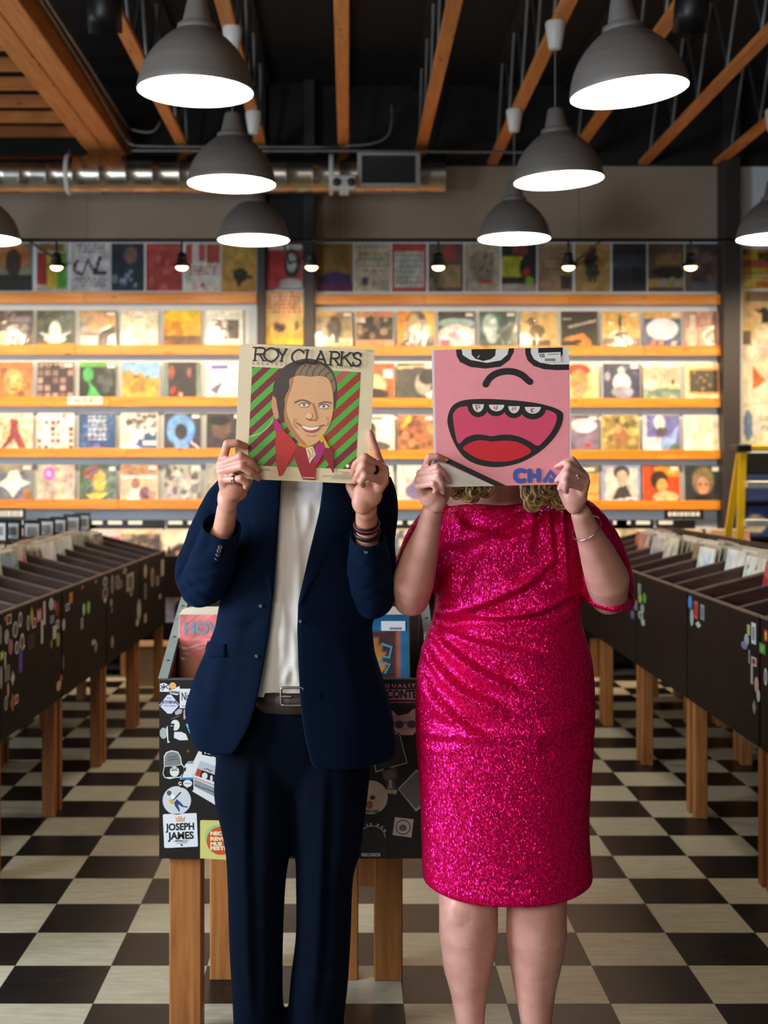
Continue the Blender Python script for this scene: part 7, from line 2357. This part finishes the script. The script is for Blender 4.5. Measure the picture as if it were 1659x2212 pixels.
# rings and wrist bands
ring_at('ring', ML['p'][0], ML['p'][1], 0.70, 0.0108, 0.0012, M_SILVER, man, band=0.0045)
ring_at('ring', MRh['r'][0], MRh['r'][1], 0.52, 0.0118, 0.0014, M_BLKR, man, band=0.0045)
wrA, wrB = at(792.5, 1140, 3.205), at(791.5, 1118, 3.186)
dW = (wrB - wrA).normalized()
for t, hw, R, m, nm in ((0.30, 0.010, 0.0300, M_BLACKM, 'wrist_band'), (0.34, 0.0016, 0.0318, mat('red_thread', C(150, 24, 32), 0.6), 'band_stripe'), (-0.45, 0.006, 0.0318, M_BLACKM, 'wrist_band')):
    c = wrA.lerp(wrB, t)
    M = Matrix.Translation(c) @ dW.to_track_quat('Z', 'Y').to_matrix().to_4x4()
    mb = MB(); mb.smooth = True
    mb.lathe([(R - 0.002, -hw), (R, -hw * 0.8), (R + 0.0006, 0), (R, hw * 0.8), (R - 0.002, hw)], M, 32)
    mb.build(nm, m, man)
# shoes
def shoe(px, Y, m, sole, heel, par, L_=0.29, w=0.052):
    c = at(px, 2350, Y); x = c.x
    mb = MB()
    for k in range(9):
        t = k / 8
        mb.sphere((x, Y + 0.09 - L_ * t, 0.035 + 0.045 * max(0, 0.55 - t) + heel * (1 - t)), (w * (0.72 + 0.28 * math.sin(PI * min(1, t + .15))), 0.035, 0.034 + 0.02 * (1 - t)), 14, 10)
    o = obj_from('shoe', remesh(mb, 0.006, 4, 'shoe', m), par)
    poly = [(x + w * 0.9 * math.cos(t) * (0.8 + 0.2 * (math.sin(t) < 0)), Y - L_ / 2 + 0.09 + L_ * 0.55 * math.sin(t)) for t in np.linspace(0, 2 * PI, 25)[:-1]]
    MB().prism(poly, Matrix.Translation((0, 0, 0.0005)), 0.016).build('sole', sole, o)
    return o


shoe(560, 3.44, M_SHOE, M_BLACKM, 0.012, man)
shoe(680, 3.44, M_SHOE, M_BLACKM, 0.012, man)
# =================================================================== THE WOMAN
YWm = 3.44
body = MB()
hc2, hh2 = head_shape(body, 1085, 822, 1032, 3.43, 0.071)
capsule(body, at(1085, 1000, 3.46), at(1083, 1090, 3.47), 0.054, 0.060)
chain(body, [at(955, 1128, 3.475), at(1010, 1100, 3.475), at(1083, 1085, 3.475), at(1160, 1098, 3.475), at(1240, 1122, 3.475)], [0.050, 0.055, 0.066, 0.055, 0.050])
chain(body, [at(1000, 1150, 3.45), at(1083, 1135, 3.445), at(1170, 1150, 3.45)], [0.075, 0.080, 0.075])
chain(body, [at(1085, 1200, 3.46), at(1090, 1340, 3.45), at(1090, 1500, 3.45)], [0.09, 0.085, 0.09])
wl = [at(948, 1135, 3.475), at(905, 1225, 3.455), at(888, 1292, 3.385), at(893, 1255, 3.335), at(908, 1200, 3.28), at(924, 1148, 3.225), at(933, 1106, 3.185)]
chain(body, wl, [0.050, 0.050, 0.046, 0.0525, 0.043, 0.030, 0.0255], 40)
wr = [at(1248, 1130, 3.475), at(1295, 1215, 3.455), at(1315, 1288, 3.385), at(1312, 1252, 3.335), at(1292, 1200, 3.28), at(1270, 1150, 3.225), at(1255, 1110, 3.185)]
chain(body, wr, [0.050, 0.050, 0.047, 0.0545, 0.044, 0.030, 0.0240], 40)
chain(body, [at(1016, 1640, 3.45), at(1012, 1850, 3.44), at(1012, 1962, 3.43), at(1012, 2015, 3.445), at(1011, 2085, 3.455), at(1013, 2150, 3.455), at(1016, 2212, 3.455), at(1017, 2300, 3.455)], [0.095, 0.082, 0.075, 0.0755, 0.064, 0.0455, 0.036, 0.031], 44)
chain(body, [at(1160, 1640, 3.45), at(1160, 1850, 3.44), at(1159, 1962, 3.43), at(1159, 2020, 3.445), at(1157, 2085, 3.455), at(1156, 2135, 3.455), at(1158, 2212, 3.455), at(1160, 2300, 3.455)], [0.095, 0.082, 0.076, 0.0775, 0.066, 0.0535, 0.039, 0.032], 44)
# kneecaps
body.sphere(at(1008, 1968, 3.375), (0.046, 0.02, 0.05), 16, 12)
body.sphere(at(1162, 1970, 3.375), (0.046, 0.02, 0.05), 16, 12)
for px in (1017, 1160):
    capsule(body, at(px, 2330, 3.46), at(px, 2375, 3.33), 0.032, 0.026)
WL = dict(i=[(920, 1009, 3.138), (927, 987, 3.104), (945, 986, 3.102), (962, 993, 3.1165)],
          m=[(909, 1023, 3.132), (944, 1009, 3.090), (958, 1022, 3.094), (968, 1038, 3.114)],
          r=[(906, 1034, 3.128), (946, 1028, 3.084), (954, 1046, 3.089), (956, 1062, 3.104)],
          p=[(905, 1050, 3.124), (936, 1044, 3.086), (942, 1055, 3.092), (939, 1063, 3.104)])
for k, r in (('i', .0086), ('m', .0090), ('r', .0086), ('p', .0078)): finger(body, WL[k], r)
for k in 'imrp': capsule(body, at(*WL[k][0]), at(932, 1085, 3.165), 0.0115, 0.018)
body.sphere(at(931, 1070, 3.145), (0.030, 0.019, 0.030), 20, 14)
body.sphere(at(942, 1082, 3.150), (0.024, 0.020, 0.028), 18, 12)
chain(body, [at(946, 1092, 3.168), at(962, 1070, 3.176), at(969, 1046, 3.168), at(974, 1022, 3.154)], [0.016, 0.0125, 0.0105, 0.0085])
WR = dict(i=[(1257, 1022, 3.138), (1236, 993, 3.104), (1222, 998, 3.103), (1203, 1008, 3.1165)],
          m=[(1263, 1030, 3.132), (1229, 1006, 3.090), (1215, 1026, 3.094), (1203, 1038, 3.1150)],
          r=[(1265, 1041, 3.128), (1225, 1023, 3.084), (1216, 1041, 3.089), (1209, 1055, 3.106)],
          p=[(1261, 1055, 3.124), (1222, 1043, 3.084), (1221, 1055, 3.090), (1224, 1063, 3.102)])
for k, r in (('i', .0084), ('m', .0088), ('r', .0086), ('p', .0080)): finger(body, WR[k], r)
for k in 'imrp': capsule(body, at(*WR[k][0]), at(1247, 1086, 3.165), 0.0115, 0.018)
body.sphere(at(1243, 1070, 3.145), (0.029, 0.019, 0.032), 20, 14)
body.sphere(at(1240, 1086, 3.152), (0.022, 0.020, 0.028), 18, 12)
chain(body, [at(1234, 1092, 3.168), at(1218, 1066, 3.176), at(1211, 1042, 3.168), at(1206, 1018, 3.154)], [0.016, 0.0125, 0.0105, 0.0085])
woman = obj_from('person', remesh(body, 0.0026, 8, 'person_body', M_SKIN_W, 0.5))
tag(woman, 'person in a magenta sequin dress holding the pink record sleeve over the face', 'person')
face_parts(hc2, hh2, 0.071, woman, 0x5a6a5a, M_BLONDE)
# nails
M_NAIL = mat('pale_nail', C(238, 190, 178), 0.15, coat=0.8)
for H_ in (WL, WR):
    for k in 'imr':
        a, b = at(*H_[k][2]), at(*H_[k][3])
        d = (b - a).normalized()
        c = b + d * 0.0035 + Vector((0, -0.0052, 0.001))
        M = d.to_track_quat('Z', 'Y').to_matrix().to_4x4()
        mb = MB(); mb.smooth = True
        mb.sphere(c, (0.0046, 0.0022, 0.0065), 12, 8, M.to_3x3())
        mb.build('nail', M_NAIL, woman)

# ---- dress
dm = MB()
DR = [(985, 1200, 1086, YWm + .03, .070), (960, 1238, 1094, YWm + .025, .092), (950, 1248, 1105, YWm + .015, .104), (942, 1258, 1130, YWm, .118), (942, 1258, 1180, YWm, .136), (944, 1257, 1240, YWm, .142), (943, 1256, 1290, YWm, .134),
      (934, 1255, 1335, YWm, .122), (918, 1266, 1380, YWm, .128), (905, 1279, 1430, YWm, .138), (898, 1284, 1500, YWm, .144), (897, 1284, 1560, YWm, .146), (900, 1281, 1620, YWm, .144),
      (906, 1275, 1700, YWm, .138), (909, 1272, 1780, YWm, .134), (911, 1275, 1850, YWm, .132), (912, 1278, 1890, YWm, .134), (913, 1279, 1912, YWm, .134), (914, 1279, 1926, YWm, .133)]
loft(dm, dense(DR, 5), 56, 2.15)
# sleeves: raised shoulders, wide elbow-length
def sleeve_solid(pts, rad):
    P = smooth_pts([tuple(at(*p)) for p in pts], 5)
    R = [float(np.interp(k / 5, range(len(rad)), rad)) for k in range(len(P))]
    dm.tube(P, R, 28)
sleeve_solid([(985, 1118, 3.47), (950, 1140, 3.475), (924, 1175, 3.465), (905, 1225, 3.455), (892, 1262, 3.44)], [0.060, 0.062, 0.062, 0.062, 0.060])
sleeve_solid([(1200, 1112, 3.47), (1245, 1128, 3.475), (1282, 1175, 3.46), (1304, 1230, 3.44), (1317, 1284, 3.405)], [0.062, 0.066, 0.068, 0.070, 0.064])
dme = remesh(dm, 0.0055, 7, 'dress', M_SEQ)
DC = crease_fn([([(1218, 1205), (1160, 1255), (1090, 1295), (1010, 1325), (938, 1336)], 12, 0.0180), ([(1252, 1285), (1180, 1322), (1100, 1338), (1010, 1340), (932, 1336)], 9, 0.0180),
                ([(1150, 1110), (1080, 1150), (1010, 1180), (955, 1190)], 14, 0.0120), ([(980, 1108), (1030, 1140), (1090, 1150), (1150, 1130)], 13, 0.0105), ([(932, 1346), (975, 1395), (1050, 1450), (1130, 1480)], 11, 0.0150),
                ([(920, 1368), (945, 1430), (1010, 1490), (1110, 1530)], 12, 0.0150), ([(908, 1405), (930, 1480), (990, 1550), (1060, 1590)], 12, 0.0135), ([(934, 1342), (1000, 1372), (1090, 1395), (1180, 1410)], 11, 0.0120),
                ([(1190, 1090), (1198, 1160), (1205, 1250)], 9, 0.0105), ([(1222, 1092), (1228, 1180), (1232, 1290)], 9, 0.0120), ([(1165, 1085), (1160, 1140), (1150, 1200)], 10, 0.0090), ([(1010, 1110), (1000, 1200), (985, 1290)], 14, 0.0075),
                ([(905, 1560), (960, 1575), (1030, 1580), (1100, 1590)], 12, 0.0075), ([(905, 1600), (950, 1610), (1000, 1610)], 9, 0.0060), ([(1275, 1560), (1220, 1590), (1160, 1600)], 16, 0.0075), ([(1100, 1260), (1160, 1240), (1220, 1230)], 12, 0.0090)], YWm)
displace(dme, DC, YWm)
# the hem dips at the front and rises at the sides; the neckline is cut on a slant
n_ = len(dme.vertices)
co = np.empty(n_ * 3); dme.vertices.foreach_get('co', co); co = co.reshape(-1, 3)
hx = np.clip(np.abs(co[:, 0] - at(1096, 0, YWm).x) / 0.217, 0, 1)
wz = np.clip((0.62 - co[:, 2]) / 0.12, 0, 1)
co[:, 2] += wz * 0.030 * hx ** 3
dme.vertices.foreach_set('co', co.ravel()); dme.update()
do = obj_from('dress', dme, woman)
# raised hem piping along the right sleeve opening
c = at(1316, 1292, 3.396)
M = Matrix.Translation(c) @ Vector((0.10, -0.33, 0.9)).normalized().to_track_quat('Z', 'Y').to_matrix().to_4x4()
mb = MB(); mb.smooth = True
mb.lathe([(0.0600 + 0.005 * math.cos(q), 0.009 * math.sin(q)) for q in np.linspace(0, 2 * PI, 9)], M, 40)
mb.build('sleeve_hem', M_SEQ, do)

# ---- hair
hm = MB()
hm.sphere((hc2.x, hc2.y + 0.025, hc2.z + hh2 * 0.22), (0.094, 0.108, hh2 * 0.98), 26, 18)
for s in (-1, 1):
    capsule(hm, (hc2.x + s * 0.078, hc2.y + 0.01, hc2.z + 0.03), (hc2.x + s * 0.088, hc2.y + 0.005, hc2.z - 0.09), 0.034, 0.030)
cap = remesh(hm, 0.006, 3, 'hair', M_BLONDE)
ho = obj_from('hair', cap, woman)
R_ = random.Random(11)
st = MB(); st.smooth = True
def lock(x0, x1, ytop, Yd, rad_curl, sense, sweep, r, off):
    """strand that falls straight, then rolls into a ringlet"""
    pts = [at(x0, 900, Yd + 0.02), at((x0 * 2 + x1) / 3, 950, Yd + 0.01), at((x0 + x1 * 2) / 3, 1000, Yd)]
    c = at(x1, ytop, Yd)
    n = 20
    for k in range(n + 1):
        a = sweep * k / n
        rr3 = rad_curl * (1 - 0.35 * k / n)
        cx = c.x + sense * rad_curl
        pts.append(Vector((cx - sense * rr3 * math.cos(a), Yd + off * math.sin(a * 0.5) - 0.008 * k / n, c.z - rr3 * 1.15 * math.sin(a) - 0.012 * k / n)))
    pts = [Vector(p) for p in smooth_pts([tuple(p) for p in pts[:4]], 4)] + pts[4:]
    m = len(pts)
    st.tube(pts, [r * (1 if k < m - 5 else (m - k + 0.4) / 5.4) for k in range(m)], 7)
for side, xa, xb in ((-1, 978, 1046), (1, 1124, 1212)):
    ng = 8
    for grp in range(ng):
        gx = xa + (xb - xa) * (grp + 0.5) / ng
        gr = R_.uniform(0.017, 0.027)
        sense = R_.choice((-1, 1)) if 0 < grp < ng - 1 else (1 if grp == 0 else -1)
        yt = R_.uniform(1044, 1064) + (12 if (side > 0 and 2 < grp < 7) else 0)
        gd = R_.uniform(3.32, 3.385)
        sw = R_.uniform(3.6, 5.2)
        for q in range(17):
            k = R_.uniform(.35, 1.1)
            x0 = 1085 + side * R_.uniform(56, 90)
            lock(x0, gx + R_.uniform(-6, 6) - sense * gr * (k - 1) * 0.0, yt + R_.uniform(-8, 8), gd + R_.uniform(-.010, .014), gr * k, sense, sw + R_.uniform(-.4, .4), R_.uniform(.0018, .0042), R_.uniform(-.012, .012))
st.build('hair_curls', M_BLONDE, ho)

# ---- jewellery
ring_at('ring', WR['r'][0], WR['r'][1], 0.55, 0.0102, 0.0010, M_SILVER, woman, knob=(0.002, -0.0115, 0.004), kmat=mat('clear_stone', C(240, 240, 245), 0.05, spec=1.0, coat=1.0))
a, b = at(1268, 1146, 3.222), at(1255, 1108, 3.185)
d = (b - a).normalized()
M = Matrix.Translation(a.lerp(b, 0.12)) @ (d + Vector((-0.30, 0.1, 0.05))).normalized().to_track_quat('Z', 'Y').to_matrix().to_4x4()
mb = MB(); mb.smooth = True
mb.lathe([(0.0385 + 0.0014 * math.cos(q), 0.0014 * math.sin(q)) for q in np.linspace(0, 2 * PI, 9)], M, 48)
br_ = mb.build('bracelet', M_SILVER, woman)
shoe(1017, 3.45, M_NUDE, M_BLACKM, 0.03, woman, 0.25, 0.042)
shoe(1160, 3.45, M_NUDE, M_BLACKM, 0.03, woman, 0.25, 0.042)
